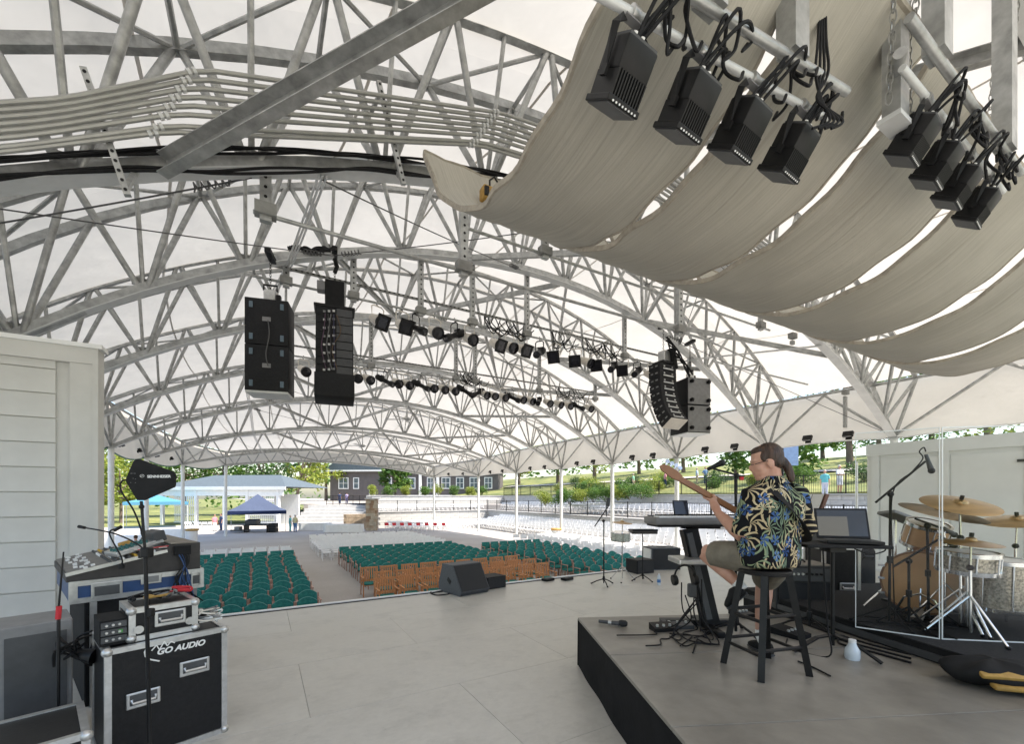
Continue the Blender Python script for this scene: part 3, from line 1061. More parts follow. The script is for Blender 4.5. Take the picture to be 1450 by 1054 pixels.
# ---- near LED lamps
def led_par():
    t = thing('led_stage_lamp', 'x', 'stage lamp', (0, -64, -20))
    tilt = R(36)
    RX = Matrix.Rotation(tilt, 3, 'X')
    def P(x, y, z): return RX @ Vector((x, y, z)) + Vector((0, 0, -.12))
    w, dth = .235, .20
    MB().box(P(0, 0, -.07), (w, dth, .15), RX, .012).build('housing', M['black'], t, True)
    MB().box(P(0, 0, .01), (w * .92, dth * .9, .012), RX).build('rear_panel', M['dark_grey'], t)
    b = MB()
    for k in range(11):
        b.box(P(-w / 2 + .012 + k * (w - .024) / 10, 0, -.20), (.009, dth + .012, .12), RX)
    b.build('cooling_fins', M['black'], t)['kind'] = 'stuff'
    MB().box(P(0, 0, -.20), (w - .02, dth - .01, .12), RX).build('core', M['black_matte'], t)
    MB().box(P(0, 0, -.275), (w + .02, dth + .03, .035), RX, .006).build('front_bezel', M['black'], t)
    MB().box(P(0, 0, -.295), (w - .01, dth + .0, .008), RX).build('lens', M['dark_grey'], t)
    for k in range(8):
        MB().tube(P(-.09 + k * .026, -dth / 2 - .016, -.283), P(-.09 + k * .026, -dth / 2 - .021, -.283), .006, 6).build('screw', M['white'], t)
    for s in (-1, 1):
        MB().box(P(s * (w / 2 + .018), 0, -.16), (.022, .05, .05), RX).build('pivot_knob', M['black'], t)
        MB().path([P(s * (w / 2 + .022), 0, -.17), Vector((s * (w / 2 + .022), 0, -.06)), Vector((s * .07, 0, .01))], 0, sq=(.008, .045)).build('yoke_arm', M['black'], t)
        MB().lathe([(.012, 0), (.012, .035)], P(s * .03, -.02, .015), RX @ Vector((0, 0, 1)), 10).build('connector', M['white'], t)
    MB().box((0, 0, .012), (.15, .045, .01)).build('yoke_bridge', M['grey'], t)
    MB().lathe([(.042, -.025), (.042, .025)], (0, 0, .06), (1, 0, 0), 14).build('clamp', M['alu'], t, True)
    return freeze(t)
lp = led_par()
lp.scale = (.93, .93, .93)
def lamp_bar(p0, p1, label, posts):
    t = thing('lamp_pipe', label, 'pipe', p0)
    a = (p1 - p0).normalized()
    MB().tube(p0, p1, .024, 12).build('pipe', M['galv_white'], t, True, world=True)
    up = Vector((0, 0, .13)) + Vector((a.y, -a.x, 0)) * .10
    MB().tube(p0 + up - a * .2, p1 + up + a * .05, .03, 12).build('upper_pipe', M['galv'], t, True, world=True)
    for s in posts:
        c = p0.lerp(p1, s) + up
        topz = arch(TR[1], c.x)
        MB().box((c.x, c.y, (c.z + topz) / 2), (.16, .12, topz - c.z)).build('drop_post', M['galv'], t, world=True)
    return t
NL = [at(898, 36, 2.3), at(994, 84, 2.52), at(1063, 134, 2.76), at(1136, 162, 2.98)]
p0 = NL[0] + (NL[0] - NL[3]) * .18 + Vector((0, 0, .06)); p1 = NL[3] + (NL[3] - NL[0]) * .2 + Vector((0, 0, .06))
lamp_bar(p0, p1, 'galvanised pipe carrying four black lamps under the first ceiling panels', (.35, .72))
names = ['at the conduit end of its pipe', 'second on the pipe under the first panels', 'third on the pipe under the first panels', 'at the looped cable end of its pipe']
def fit(p, a, b):
    t = (p - a).dot(b - a) / (b - a).length_squared
    return a.lerp(b, t)
allnear = []
for i, p in enumerate(NL):
    q = fit(p, p0, p1) - Vector((0, 0, .06))
    lab = 'black finned lamp ' + names[i]
    rz = math.atan2((p1 - p0).y, (p1 - p0).x)
    if i == 0:
        lp.location = q; lp.rotation_euler = (0, 0, rz + .12); lp['label'] = lab; lp['group'] = 'black finned lamps over the stage'
    else:
        dup(lp, q, rz + .12, lab, 'black finned lamps over the stage')
    allnear.append(q)
NR = [at(1312, 150, 3.15), at(1346, 190, 3.38), at(1374, 226, 3.6), at(1400, 256, 3.85)]
r0 = NR[0] + (NR[0] - NR[3]) * .3 + Vector((0, 0, .06)); r1 = NR[3] + (NR[3] - NR[0]) * .3 + Vector((0, 0, .06))
lamp_bar(r0, r1, 'galvanised pipe carrying the black lamps under the third ceiling panel', (.12, .8))
names2 = ['beside the chained steel bracket', 'second from the chained bracket', 'third from the chained bracket', 'fourth from the chained bracket']
for i, p in enumerate(NR):
    q = fit(p, r0, r1) - Vector((0, 0, .06))
    dup(lp, q, math.atan2((r1 - r0).y, (r1 - r0).x) + .1, 'black finned lamp ' + names2[i], 'black finned lamps over the stage').scale = (.86, .86, .86)
    allnear.append(q)
# looping cables between the lamps
rr = random.Random(11)
for i in range(len(allnear)):
    t = thing('lamp_cable', 'black cable loops above the lamp ' + (names + names2)[i], 'cable', allnear[i] + Vector((0, 0, .1)), 0, 'looping lamp cables')
    for k in range(5):
        a = allnear[i] + Vector((rr.uniform(-.05, .05), 0, -.1))
        nxt = allnear[i + 1] if i not in (3, 7) else allnear[i] + (p1 - p0).normalized() * .35
        b = a.lerp(nxt + Vector((0, 0, .12)), rr.uniform(.35, .8)) + Vector((rr.uniform(-.04, .04), rr.uniform(-.12, .02), rr.uniform(.0, .14)))
        m = (a + b) / 2 + Vector((rr.uniform(-.05, .05), rr.uniform(-.16, -.04), rr.uniform(.06, .2)))
        c = b + Vector((rr.uniform(-.1, .1), rr.uniform(-.08, .08), -rr.uniform(.08, .18)))
        MB().path(spline([a, m, b, c, c + Vector((.08, .02, .1))], 7), .0105, 6).build('loop', M['rubber'], t, True, world=True)
# hanging bundle by the drop post of the first lamp pipe
t = thing('cable_bundle', 'thick black cable bundle hanging beside the steel drop post', 'cable', at(1163, 60, 2.9))
for k in range(4):
    pts = [at(1165 + k * 3, -250, 2.95), at(1160 + k * 3, 20, 2.9), at(1155 + 6 * k, 100, 2.88), at(1163 - 2 * k, 140, 2.86), at(1175 + 6 * k, 170, 2.85), at(1150 + 9 * k, 182, 2.85)]
    MB().path(spline(pts, 8), .009, 6).build('cable', M['rubber'], t, True, world=True)
# chained steel bracket between the panels
b0 = at(1268, 176, 3.15)
t = thing('steel_bracket', 'galvanised box bracket hung by chains between two ceiling panels', 'bracket', b0)
tz = arch(TR[1], b0.x)
MB().box((b0.x, b0.y, (b0.z + tz) / 2), (.15, .11, tz - b0.z)).build('post', M['galv'], t, world=True)
MB().box((b0.x, b0.y, b0.z), (.24, .14, .035)).build('shoe', M['galv_white'], t, world=True)
MB().tube(b0 + Vector((-.22, -.1, .32)), b0 + Vector((.25, .12, .32)), .04, 12).build('cross_pipe', M['galv'], t, True, world=True)
chain_mb(b0 + Vector((.1, -.05, .05)), b0 + Vector((.16, -.02, tz - b0.z)), .016).build('chain', M['chain'], t, world=True)
ch = chain_mb(b0 + Vector((-.12, .0, .1)), Vector((b0.x - .55, b0.y - .25, tz - .1)), .02)
ch.build('chain', M['chain'], t, world=True)

# ---- batten pipes with theatre lamps
def x2u(x, v):
    q = (x - 725) / F
    d = v / (C30 - S30 * q)
    return d * (S30 + C30 * q)
def batten(v, h, u0, u1, ti, hang, rail, label):
    t = thing('lighting_pipe', label, 'pipe', (u0, v, EYE + h))
    MB().tube((u0, v, EYE + h), (u1, v, EYE + h), .03, 10).build('pipe', M['galv'], t, True, world=True)
    if rail:
        MB().box(((u0 + u1) / 2, v, EYE + h + .34), (u1 - u0, .06, .05)).build('cable_rail', M['galv_dark'], t, world=True)
        hb = MB()
        n = int((u1 - u0) / .12)
        for k in range(n):
            hb.box((u0 + .06 + .12 * k, v - .032, EYE + h + .34), (.05, .006, .026))
        hb.build('rail_slots', M['black'], t, world=True)['kind'] = 'stuff'
    for u in hang:
        za = arch(TR[ti], u) + .1
        MB().box((u, v - .04, (EYE + h - .12 + za) / 2), (.14, .09, za - EYE - h + .12)).build('hanger', M['galv'], t, world=True)
        MB().box((u, v - .05, EYE + h + .03), (.26, .16, .16)).build('hanger_clamp', M['galv_dark'], t, world=True)
        ho = MB()
        zz = EYE + h + .2
        while zz < za - .1:
            ho.lathe([(.022, 0), (.022, .004)], (u, v - .0865, zz), (0, -1, 0), 8)
            zz += .13
        ho.build('hanger_holes', M['black'], t, world=True)['kind'] = 'stuff'
        if ti != 2 and abs(v - TR[ti][0]) > .05:
            MB().box((u, (v + TR[ti][0]) / 2, za - .06), (.1, abs(v - TR[ti][0]) + .1, .08)).build('hanger_foot', M['galv'], t, world=True)
    return t
batten(11.3, 4.95, -.2, 14.2, 3, [x2u(x, 11.3) for x in (405, 500, 595, 668, 745, 883, 975)], True, 'lighting pipe with perforated cable rail nearest the stage')
batten(16.2, 4.72, .6, 14.0, 4, [x2u(x, 16.2) for x in (525, 645, 672, 763, 842)], True, 'lighting pipe with cable rail over the wooden slat chairs')
batten(6.75, 3.82, -.1, 9.6, 2, [x2u(x, 6.75) for x in (376, 655, 960)], False, 'bare steel pipe hung below the conduit truss')
batten(7.4, 5.0, 3.2, 13.2, 2, [x2u(x, 7.4) for x in (770, 1075, 1120)], False, 'high bare steel pipe hung just past the conduit truss')
batten(7.9, 3.9, 11.2, 16.4, 2, [x2u(x, 7.9) for x in (1195,)], False, 'short steel pipe hung above the terrace side of the stage')

def lampgeo(kind):
    t = thing({'round': 'par_lamp', 'square': 'framed_lamp', 'long': 'profile_lamp'}[kind], 'x', 'stage lamp', (0, -66, -20))
    MB().path([(0, .0, .035), (0, .035, .02), (0, .03, -.03), (0, 0, -.06)], .012, 6).build('hook_clamp', M['black'], t)
    tilt = R(28)
    ax = Vector((0, -math.cos(tilt), -math.sin(tilt)))
    c = Vector((0, .0, -.34))
    w = .145 if kind != 'long' else .10
    MB().path([(-w, 0, -.34), (-w, 0, -.1), (-w * .6, 0, -.065), (w * .6, 0, -.065), (w, 0, -.1), (w, 0, -.34)], 0, sq=(.006, .028)).build('yoke', M['black'] if kind == 'long' else M['cream_can'], t)
    if kind in ('round', 'square'):
        MB().lathe([(.03, -.2), (.085, -.18), (.10, -.08), (.118, .06), (.118, .13)], c, ax, 18).build('housing', M['cream_can'], t, True)
        MB().lathe([(.128, .10), (.132, .165), (.115, .168)], c, ax, 18, False, False).build('front_ring', M['black'], t, True)
        MB().lathe([(.116, .0), (.05, .012)], c + ax * .145, ax, 18, True, True).build('lens', M['lens'], t, True)
        if kind == 'square':
            rt = Matrix.Rotation(tilt, 3, 'X')
            fr = MB()
            for s in (-1, 1):
                fr.box(c + ax * .178 + rt @ Vector((s * .125, 0, 0)), (.05, .012, .30), rt)
                fr.box(c + ax * .178 + rt @ Vector((0, 0, s * .125)), (.20, .012, .05), rt)
            fr.build('gel_frame', M['black'], t)
            MB().box(c + ax * .172, (.21, .004, .21), rt).build('gel', M['lens'], t)
    else:
        MB().lathe([(.05, -.34), (.085, -.30), (.09, -.12), (.06, -.08), (.06, .12), (.085, .16), (.085, .28)], c, ax, 14).build('housing', M['black'], t, True)
        MB().lathe([(.075, 0), (.03, .01)], c + ax * .275, ax, 14).build('lens', M['lens'], t, True)
        MB().box(c - ax * .1 + Vector((0, 0, .1)), (.16, .03, .03)).build('shutter_handles', M['black'], t)
    t.scale = (1.3, 1.3, 1.3)
    return freeze(t)
LG = {k: lampgeo(k) for k in ('round', 'square', 'long')}
lampfirst = set()
def hang(kind, v, h, x, rz, label, group):
    u = x2u(x, v)
    loc = (u, v, EYE + h)
    o = LG[kind]
    if kind not in lampfirst:
        lampfirst.add(kind)
        o.location = loc; o.rotation_euler = (0, 0, rz); o['label'] = label; o['group'] = group
    else:
        dup(o, loc, rz, label, group)
b1 = [(535, 's'), (570, 's'), (589, 'l', .5), (616, 'r'), (643, 'l', -1.2), (665, 'r'), (703, 's'), (722, 'r'), (740, 's'), (764, 'l', -.9), (786, 's', -.9), (815, 's', -.8), (831, 'r'), (846, 's', -.9), (868, 'l', -1.0), (882, 's', -.9), (902, 'l', -1.1), (921, 'r'), (936, 'r')]
b2 = [(430, 'r'), (504, 'r'), (521, 'r'), (546, 'l', .8), (562, 'r'), (577, 'r'), (597, 'l', .8), (612, 'r'), (627, 'r'), (642, 'r'), (660, 'l', 1.4), (676, 'l', -1.2), (686, 'r'), (698, 'r'), (713, 'r'), (726, 'l', .8), (738, 'r'), (751, 'r'), (763, 'l', -.7), (776, 'r'), (791, 'r'), (805, 'r'), (818, 'l', .6), (834, 'r')]
kn = {'s': 'square', 'r': 'round', 'l': 'long'}
desc = {'s': 'lamp with a square black gel frame', 'r': 'cream round lamp with black lens ring', 'l': 'long black profile lamp'}
for lst, v, h, where in ((b1, 11.3, 4.95, 'on the lighting pipe nearest the stage'), (b2, 16.2, 4.72, 'on the lighting pipe over the wooden chairs')):
    for e in lst:
        face = R(18) + rnd.uniform(-.15, .15)
        hang(kn[e[1]], v, h, e[0], (e[2] if len(e) > 2 else face), desc[e[1]] + ' ' + where, 'theatre lamps ' + where)
# cable tangle on the pipes
for v, h, xs in ((11.3, 4.95, (690, 720, 790, 830, 860)), (16.2, 4.72, (650, 668, 790, 810))):
    t = thing('cable_tangle', 'black cables bundled along the lighting pipe ' + ('nearest the stage' if v < 12 else 'over the wooden chairs'), 'cable', (x2u(xs[0], v), v, EYE + h))
    for x in xs:
        for k in range(5):
            u = x2u(x + rr.uniform(-12, 12), v)
            pts = [(u, v, EYE + h + .3), (u + rr.uniform(-.1, .1), v - .08, EYE + h + rr.uniform(.0, .2)), (u + rr.uniform(.1, .5), v - .05, EYE + h - rr.uniform(.05, .25)), (u + rr.uniform(.5, .8), v, EYE + h + rr.uniform(.02, .3))]
            MB().path(spline(pts, 6), .016, 5).build('cable', M['rubber'], t, world=True)
# ceiling fan seen far back
fp = Vector((x2u(576, 26.5), 26.4, 0)); fz = arch(TR[6], fp.x)
t = thing('ceiling_fan', 'ceiling fan hanging from the fourth truss beyond the stage front', 'fan', (fp.x, fp.y, fz - 1.0))
MB().tube((0, 0, .1), (0, 0, .98), .03, 8).build('rod', M['galv'], t)
MB().lathe([(.08, .14), (.2, .08), (.22, 0), (.12, -.06)], n=16).build('motor', M['galv'], t, True)
for k in range(5):
    a = 2 * math.pi * k / 5
    MB().box((math.cos(a) * .75, math.sin(a) * .75, .03), (1.05, .16, .012), rot3(0, 0, a) @ rot3(R(10))).build('blade', M['galv_white'], t)
fp = Vector((x2u(513, 33.0), 32.9, 0)); fz = arch(TR[7], fp.x)
t = thing('ceiling_fan', 'ceiling fan hanging from the fifth truss beyond the stage front', 'fan', (fp.x, fp.y, fz - 1.3))
MB().tube((0, 0, .1), (0, 0, 1.28), .03, 8).build('rod', M['galv'], t)
MB().lathe([(.08, .14), (.2, .08), (.22, 0), (.12, -.06)], n=16).build('motor', M['galv'], t, True)
for k in range(5):
    a = 2 * math.pi * k / 5 + .3
    MB().box((math.cos(a) * .75, math.sin(a) * .75, .03), (1.05, .16, .012), rot3(0, 0, a) @ rot3(R(10))).build('blade', M['galv_white'], t)

# ---- conduit bundle on the conduit truss
t = thing('conduit_bundle', 'bundle of eight grey conduits bent along the arched truss over the stage front', 'conduit', (0, 6.0, EYE + 4.3))
KU = [-4.6, -1.83, -.74, 3.07, 6.9, 11.2]
for k in range(8):
    f = k / 7
    zs = []
    v = 6.05
    KH = [(1.9, 2.4), (3.4, 3.95), (4.03, 4.77), (5.43, 5.97), (5.95, 6.5), (5.5, 6.0)]
    pts = []
    for u, (lo, hi) in zip(KU, KH):
        ff = f if k > 1 else f * .7
        pts.append(Vector((u + (f - .5) * .35, v - .02 * k, EYE + lo + (hi - lo) * ff)))
    full = []
    for i in range(len(pts) - 1):
        a, b = pts[i], pts[i + 1]
        L = (b - a).length
        if i: full.append(a.lerp(b, .12 / L))
        else: full.append(a)
        full.append(b.lerp(a, .12 / L) if i < len(pts) - 2 else b)
    MB().path(full, .025, 8).build('conduit', M['conduit'], t, True, world=True)
    cp = MB()
    for i in (2, 3):
        a, b = pts[i], pts[i + 1]
        q = a.lerp(b, .05 + .0)
        for dd in (.0, .06):
            q = a + (b - a).normalized() * ((-.12 if True else 0) + dd)
            q = a + ((a - pts[i - 1]).normalized()) * (-.1 - dd)
            cp.lathe([(.04, -.018), (.04, .018)], q, (a - pts[i - 1]), 8)
    cp.build('couplings', M['galv_white'], t, world=True)['kind'] = 'stuff'
# slotted channel supports
for u, lo, hi in ((-1.5, 3.4, 4.45), (1.5, 4.6, 5.75), (5.1, 5.6, 6.45)):
    p = Vector((u + .25, 6.12, EYE + lo - .15)); q = Vector((u - .1, 6.12, EYE + hi))
    s = thing('slotted_channel', 'slotted steel channel carrying the conduit bundle ' + ('beside the large brace' if u < 0 else 'in the middle of its run' if u < 4 else 'above the ceiling panels'), 'channel', p, 0, 'slotted channels')
    MB().bar(p, q, .06, .06, (0, 1, 0)).build('channel', M['galv'], s, world=True)
    hb = MB(); n = int((q - p).length / .09)
    for k in range(n):
        hb.lathe([(.017, 0), (.017, .004)], p.lerp(q, (k + .5) / n) + Vector((0, -.031, 0)), (0, -1, 0), 8)
    hb.build('slots', M['black'], s, world=True)['kind'] = 'stuff'
    MB().bar(q - (q - p) * .1, Vector((q.x, 6.6 , q.z - .05)), .05, .05).build('stand_off', M['galv'], s, world=True)
    MB().bar(p + (q - p) * .05, Vector((p.x, 6.6, arch(TR[2], p.x) + .02)), .05, .05).build('stand_off', M['galv'], s, world=True)
# black cables lying along the chord of the conduit truss
t = thing('cable_loom', 'black cables draped along the bottom chord of the conduit truss', 'cable', (-1.0, 6.4, EYE + 3.8))
for k in range(5):
    pts = []
    for j in range(0, 20):
        u = -5.5 + j * .62
        pts.append((u, 6.48 - .02 * k, arch(TR[2], u) + (.10 if k < 3 else -.13) + .035 * math.sin(j * 1.3 + k * 2) - (.06 if k >= 3 and 7 < j < 11 else 0)))
    MB().path(spline(pts, 4), .018, 6).build('cable', M['rubber'], t, True, world=True)

# ---- thin guy wires with coiled ends
def wire(p, q, label, coil=True):
    t = thing('guy_wire', label, 'wire', p, 0, 'thin black guy wires')
    MB().path(sag(p, q, .05), .011, 5).build('wire', M['wire'], t, world=True)
    if coil:
        a = (q - p).normalized(); u = a.orthogonal().normalized(); w = a.cross(u)
        pts = [p + a * (.25 + .03 * k * .5) + (u * math.cos(k * 1.1) + w * math.sin(k * 1.1)) * .05 for k in range(34)]
        MB().path(pts, .011, 4).build('coiled_end', M['wire'], t, world=True)
wire(NODES[2][5] + Vector((0, .1, -.1)), Vector((-6.2, 9.0, EYE + 2.3)), 'black guy wire running down from the conduit truss by the stage wall')
wire(NODES[3][7] + Vector((0, -.1, -.1)), NODES[2][12] + Vector((0, .1, -.12)), 'black guy wire from the array truss up to the middle of the conduit truss')
wire(NODES[3][7] + Vector((0, -.1, -.1)), Vector((-6.3, 6.6, EYE + 2.6)), 'black guy wire from the array truss level to the stage wall side')
wire(NODES[3][13] + Vector((0, -.1, -.1)), NODES[2][6] + Vector((0, .1, -.12)), 'black guy wire crossing from the conduit truss to the array truss crown')
wire(NODES[3][20] + Vector((0, -.1, -.1)), Vector((19.4, 6.7, EYE + 2.25)), 'black guy wire from the array truss to the terrace side post')
wire(NODES[3][21] + Vector((0, -.1, -.1)), NODES[2][16] + Vector((0, .1, -.12)), 'black guy wire above the hanging array on the terrace side')
wire(NODES[5][6] + Vector((0, -.1, -.1)), NODES[6][10] + Vector((0, .1, -.12)), 'thin guy wire in the third bay beyond the stage on the tents side')
wire(NODES[6][6] + Vector((0, -.1, -.1)), NODES[7][12] + Vector((0, .1, -.12)), 'thin guy wire in the fourth bay beyond the stage')

# ---- loudspeaker arrays
M['handle'] = mat('blue_grey_handle', (.11, .16, .2), .4)
M['sub_face'] = mat('sub_panel', (.014, .0145, .016), .6, 0, .25, 30, .1, 90, spec=.25)
def hoist(t, z0, ztop):
    MB().box((0, 0, z0 + .17), (.24, .2, .26), None, .04).build('motor_body', M['alu'], t, True)
    MB().path([(-.13, 0, z0 + .3), (-.13, 0, z0 + .42), (.13, 0, z0 + .42), (.13, 0, z0 + .3)], .022, 6).build('motor_handle', M['black'], t, True)
    chain_mb((0, 0, z0 + .3), (0, 0, ztop), .02).build('hoist_chain', M['rubber'], t)
    MB().box((.16, .0, z0 + .12), (.1, .12, .2), None, .02).build('chain_bag', M['black'], t)
# left sub stack
c = at(383, 495, 9.35)
t = thing('subwoofer_stack', 'two hanging black subwoofers with blue-grey handles below the array truss', 'loudspeaker', c, R(-14))
ztop = arch(TR[3], c.x) - c.z - .05
for k in (0, 1):
    z = .48 - k * .97
    b = MB().box((0, 0, z), (.82, .62, .955), None, .012).build('cabinet', M['sub_face'], t, True)
    for sx in (-1, 1):
        for sz in (-1, 1):
            MB().box((sx * .29, -.318, z + sz * .33), (.07, .02, .13), None, .008).build('handle', M['handle'], b)
    MB().box((0, -.318, z + .05), (.16, .01, .09)).build('connector_plate', M['grey'], b)
MB().box((0, 0, -.985), (.80, .60, .05)).build('base_board', M['galv_white'], t)
MB().path(spline([(.03, -.33, .5), (.06, -.36, .2), (.0, -.36, -.2), (.03, -.33, -.45)], 8), .012, 6).build('link_cable', M['wire'], t)
hoist(t, .96, ztop + .05)
MB().box((0, 0, ztop + .0), (.12, .5, .1)).build('truss_sling', M['black'], t)
# left line array (seen from the rear)
c = at(474, 440, 10.2)
t = thing('line_array', 'hanging black loudspeaker array beside the subwoofer stack, a large box at its foot', 'loudspeaker', c, R(-8))
ztop = arch(TR[3], c.x) - c.z - .05
MB().box((0, 0, .34), (.42, .3, .62), None, .02).build('motor_bag', M['black_matte'], t)
MB().box((-.28, 0, .5), (.2, .24, .22), None, .02).build('motor_body', M['grey'], t)
MB().box((0, 0, .0), (.88, .5, .06)).build('fly_bar', M['black'], t)
chain_mb((0, 0, .6), (0, 0, ztop), .022).build('hoist_chain', M['rubber'], t)
MB().path([(0, 0, ztop - .45), (.05, 0, ztop - .3), (0, 0, ztop - .12)], .05, 6).build('chain_bag', M['black_matte'], t, True)
MB().box((0, 0, ztop), (.12, .5, .1)).build('truss_sling', M['black'], t)
z = -.03; y = 0; pit = 0
for k in range(8):
    hgt = .2
    pit = R(.8 * k)
    rt = rot3(-pit)
    z -= hgt * .5 * math.cos(pit)
    p = Vector((.0, y - .02 * k, z))
    cab = MB().box(p, (.80, .48, hgt - .012), rt, .008).build('cabinet', M['sub_face'], t)
    MB().box(p + rt @ Vector((.21, -.244, 0)), (.34, .012, hgt - .03), rt).build('rear_panel', M['dark_grey'], cab)
    for j in range(3):
        MB().box(p + rt @ Vector((-.22 + j * .1, -.25, .02 * (j - 1))), (.05, .02, .045), rt).build('connector', M['alu'] if (j + k) % 3 else M['grey'], cab)
    z -= hgt * .5 * math.cos(pit)
for k in range(5):
    x0 = -.2 + .06 * k
    MB().path(spline([(x0, -.27, -.2), (x0 + rr.uniform(-.08, .1), -.32, -.6), (x0 + rr.uniform(-.1, .1), -.33, -1.0), (x0 + .02, -.38, -1.5)], 6), .012, 5).build('link_cable', mat('array_cable%d' % k, [(.08, .04, .07), (.03, .03, .03), (.16, .16, .16), (.03, .03, .07), (.10, .06, .03)][k], .5), t)
p = Vector((0, -.2, z - .28))
MB().box(p, (.84, .66, .54), rot3(R(-7)), .012).build('bottom_cabinet', M['sub_face'], t, True)
# right line array, curling down
c = at(938, 520, 15.4)
t = thing('line_array', 'curling black loudspeaker array hanging on the terrace side of the stage', 'loudspeaker', c, R(0))
ztop = arch(TR[3], c.x) - c.z - .05
MB().box((0, 0, .12), (.5, .5, .08)).build('fly_bar', M['black'], t)
MB().box((.1, 0, .36), (.34, .3, .42), None, .03).build('motor_body', M['alu'], t)
MB().box((.36, -.1, .3), (.25, .3, .75), rot3(0, R(-12)), .05).build('chain_bag', M['black_matte'], t)
chain_mb((.05, 0, .5), (.05, 0, ztop), .022).build('hoist_chain', M['rubber'], t)
MB().box((.05, 0, ztop), (.12, .4, .1)).build('truss_sling', M['black'], t)
z, y = .05, 0.0
for k in range(9):
    pit = R([0, 2, 4, 7, 11, 16, 22, 29, 36][k])
    rt = rot3(-pit)
    dn = rt @ Vector((0, 0, -1))
    y += dn.y * .125; z += dn.z * .125
    p = Vector((0, y, z))
    cab = MB().box(p, (.84, .5, .235), rt, .01).build('cabinet', M['sub_face'], t)
    MB().box(p + rt @ Vector((0, .253, 0)), (.78, .01, .2), rt).build('grille', M['grille'], cab)
    for j in (-1, 1):
        MB().box(p + rt @ Vector((-.423, j * .1, .02)), (.008, .1, .045), rt).build('side_slot', M['grey'], cab)
        MB().box(p + rt @ Vector((j * .2, -.256, .02)), (.06, .02, .05), rt).build('connector', M['alu'], cab)
    MB().box(p + rt @ Vector((.0, -.258, -.06)), (.5, .02, .04), rt).build('rear_bar', M['galv_white'], cab)
    y += dn.y * .125; z += dn.z * .125
MB().box(Vector((0, y, z)) + rt @ Vector((0, 0, -.02)), (.82, .48, .03), rt).build('base_board', M['cream_can'], t)
# right subs with casters
c = at(977, 578, 15.9)
t = thing('subwoofer_stack', 'two hanging subwoofers with caster wheels beside the curling array', 'loudspeaker', c, R(-16))
ztop = arch(TR[3], c.x) - c.z - .05
for k in (0, 1):
    z = .49 - k * .98
    b = MB().box((0, 0, z), (.95, 1.0, .96), None, .012).build('cabinet', M['sub_face'], t, True)
    MB().box((0, -.51, z), (.9, .02, .92)).build('caster_board', M['grey'], b)
    for sx in (-1, 1):
        for sz in (-1, 1):
            MB().lathe([(.07, -.03), (.07, .03)], (sx * .34, -.60, z + sz * .33), (1, 0, 0), 12).build('caster', M['black'], b, True)
            MB().box((sx * .34, -.545, z + sz * .33), (.1, .05, .1)).build('caster_fork', M['black'], b)
MB().box((0, 0, -.99), (.93, .98, .03)).build('base_board', M['alu'], t)
hoist(t, .97, ztop + .05)
MB().box((0, 0, ztop), (.12, .5, .1)).build('truss_sling', M['black'], t)
# long drooping cable looms tied over the arrays
for (xa, ya, xb, yb, d, lab) in ((410, 352, 470, 352, 9.9, 'coiled black cables tied on the chord above the hanging array'), (945, 480, 978, 530, 15.2, 'cable loom tied along the chord above the curling array')):
    t = thing('cable_coil', lab, 'cable', at(xa, ya, d))
    for k in range(6):
        pts = [at(xa + (xb - xa) * s + rr.uniform(-4, 4), ya + (yb - ya) * s + rr.uniform(-4, 5), d + rr.uniform(-.1, .1)) for s in (0, .2, .4, .6, .8, 1)]
        MB().path(spline(pts, 5), .024, 6).build('cable', M['rubber'], t, True, world=True)
# flood lamps along the terrace valance
for i in range(2, 9):
    a, b = TR[i], TR[i + 1]
    for n, f in enumerate((.3, .62)):
        v = a[0] + (b[0] - a[0]) * f
        k_, tt, tr = rp(v)
        u = tr[2] - .05
        zb = EYE + tr[4] - .02 + .1 * 4 * f * (1 - f)
        t = thing('flood_lamp', 'black hem flood lamp, %s half of the bay past truss %s' % (['near', 'far'][n], SHORT[i]), 'flood lamp', (u, v, zb), 0, 'flood lamps on the valance')
        MB().box((-.14, 0, .2), (.12, .34, .22), rot3(0, R(25)), .015).build('head', M['black'], t)
        MB().box((-.2, 0, .17), (.02, .28, .17), rot3(0, R(25))).build('glass', M['grey'], t)
        MB().box((-.08, 0, .07), (.05, .2, .14)).build('bracket', M['black'], t)
for i, (v, lab) in enumerate(((27.2, 'beside the first tents side post'), (30.5, 'between the first two tents side posts'), (34.0, 'past the second tents side post'), (36.5, 'before the third tents side post'))):
    k_, tt, tr = rp(v)
    t = thing('flood_lamp', 'small black flood lamp on the tents side eave ' + lab, 'flood lamp', (tr[1] + .1, v, EYE + tr[3] + .1), 0, 'flood lamps on the valance')
    MB().box((.12, 0, .1), (.14, .3, .2), rot3(0, R(-25)), .015).build('head', M['black'], t)
    MB().box((.03, 0, .03), (.05, .2, .14)).build('bracket', M['black'], t)
# ------------------------------------------------------------------ walls beside the stage
# left wing wall (faces the back of the stage), of horizontal boards
lw = thing('wing_wall', 'pale grey board wing wall at the stage edge behind the mixing console', 'wall', (-1.75, 7.1, 0))
WT = 3.47
MB().box((-4.6, 7.2, WT / 2), (5.5, .14, WT - .02)).build('core', M['wall'], lw, world=True)
n = 12
bm_ = MB().box((0, 0, 0), (5.2, .03, WT / n - .012), None, .004).mesh('board', M['wall'])
for k in range(n):
    o = bpy.data.objects.new('board', bm_); COL.objects.link(o); o.parent = lw
    o.location = (-2.95, .02, WT / n * (k + .5))
MB().box((-1.86, 7.095, WT / 2), (.22, .05, WT)).build('corner_trim', M['wall'], lw, world=True)
MB().box((-1.74, 7.17, WT / 2), (.05, .24, WT)).build('end_trim', M['wall'], lw, world=True)
MB().box((-4.55, 7.09, WT - .09), (5.6, .07, .2)).build('top_rail', M['wall'], lw, world=True)
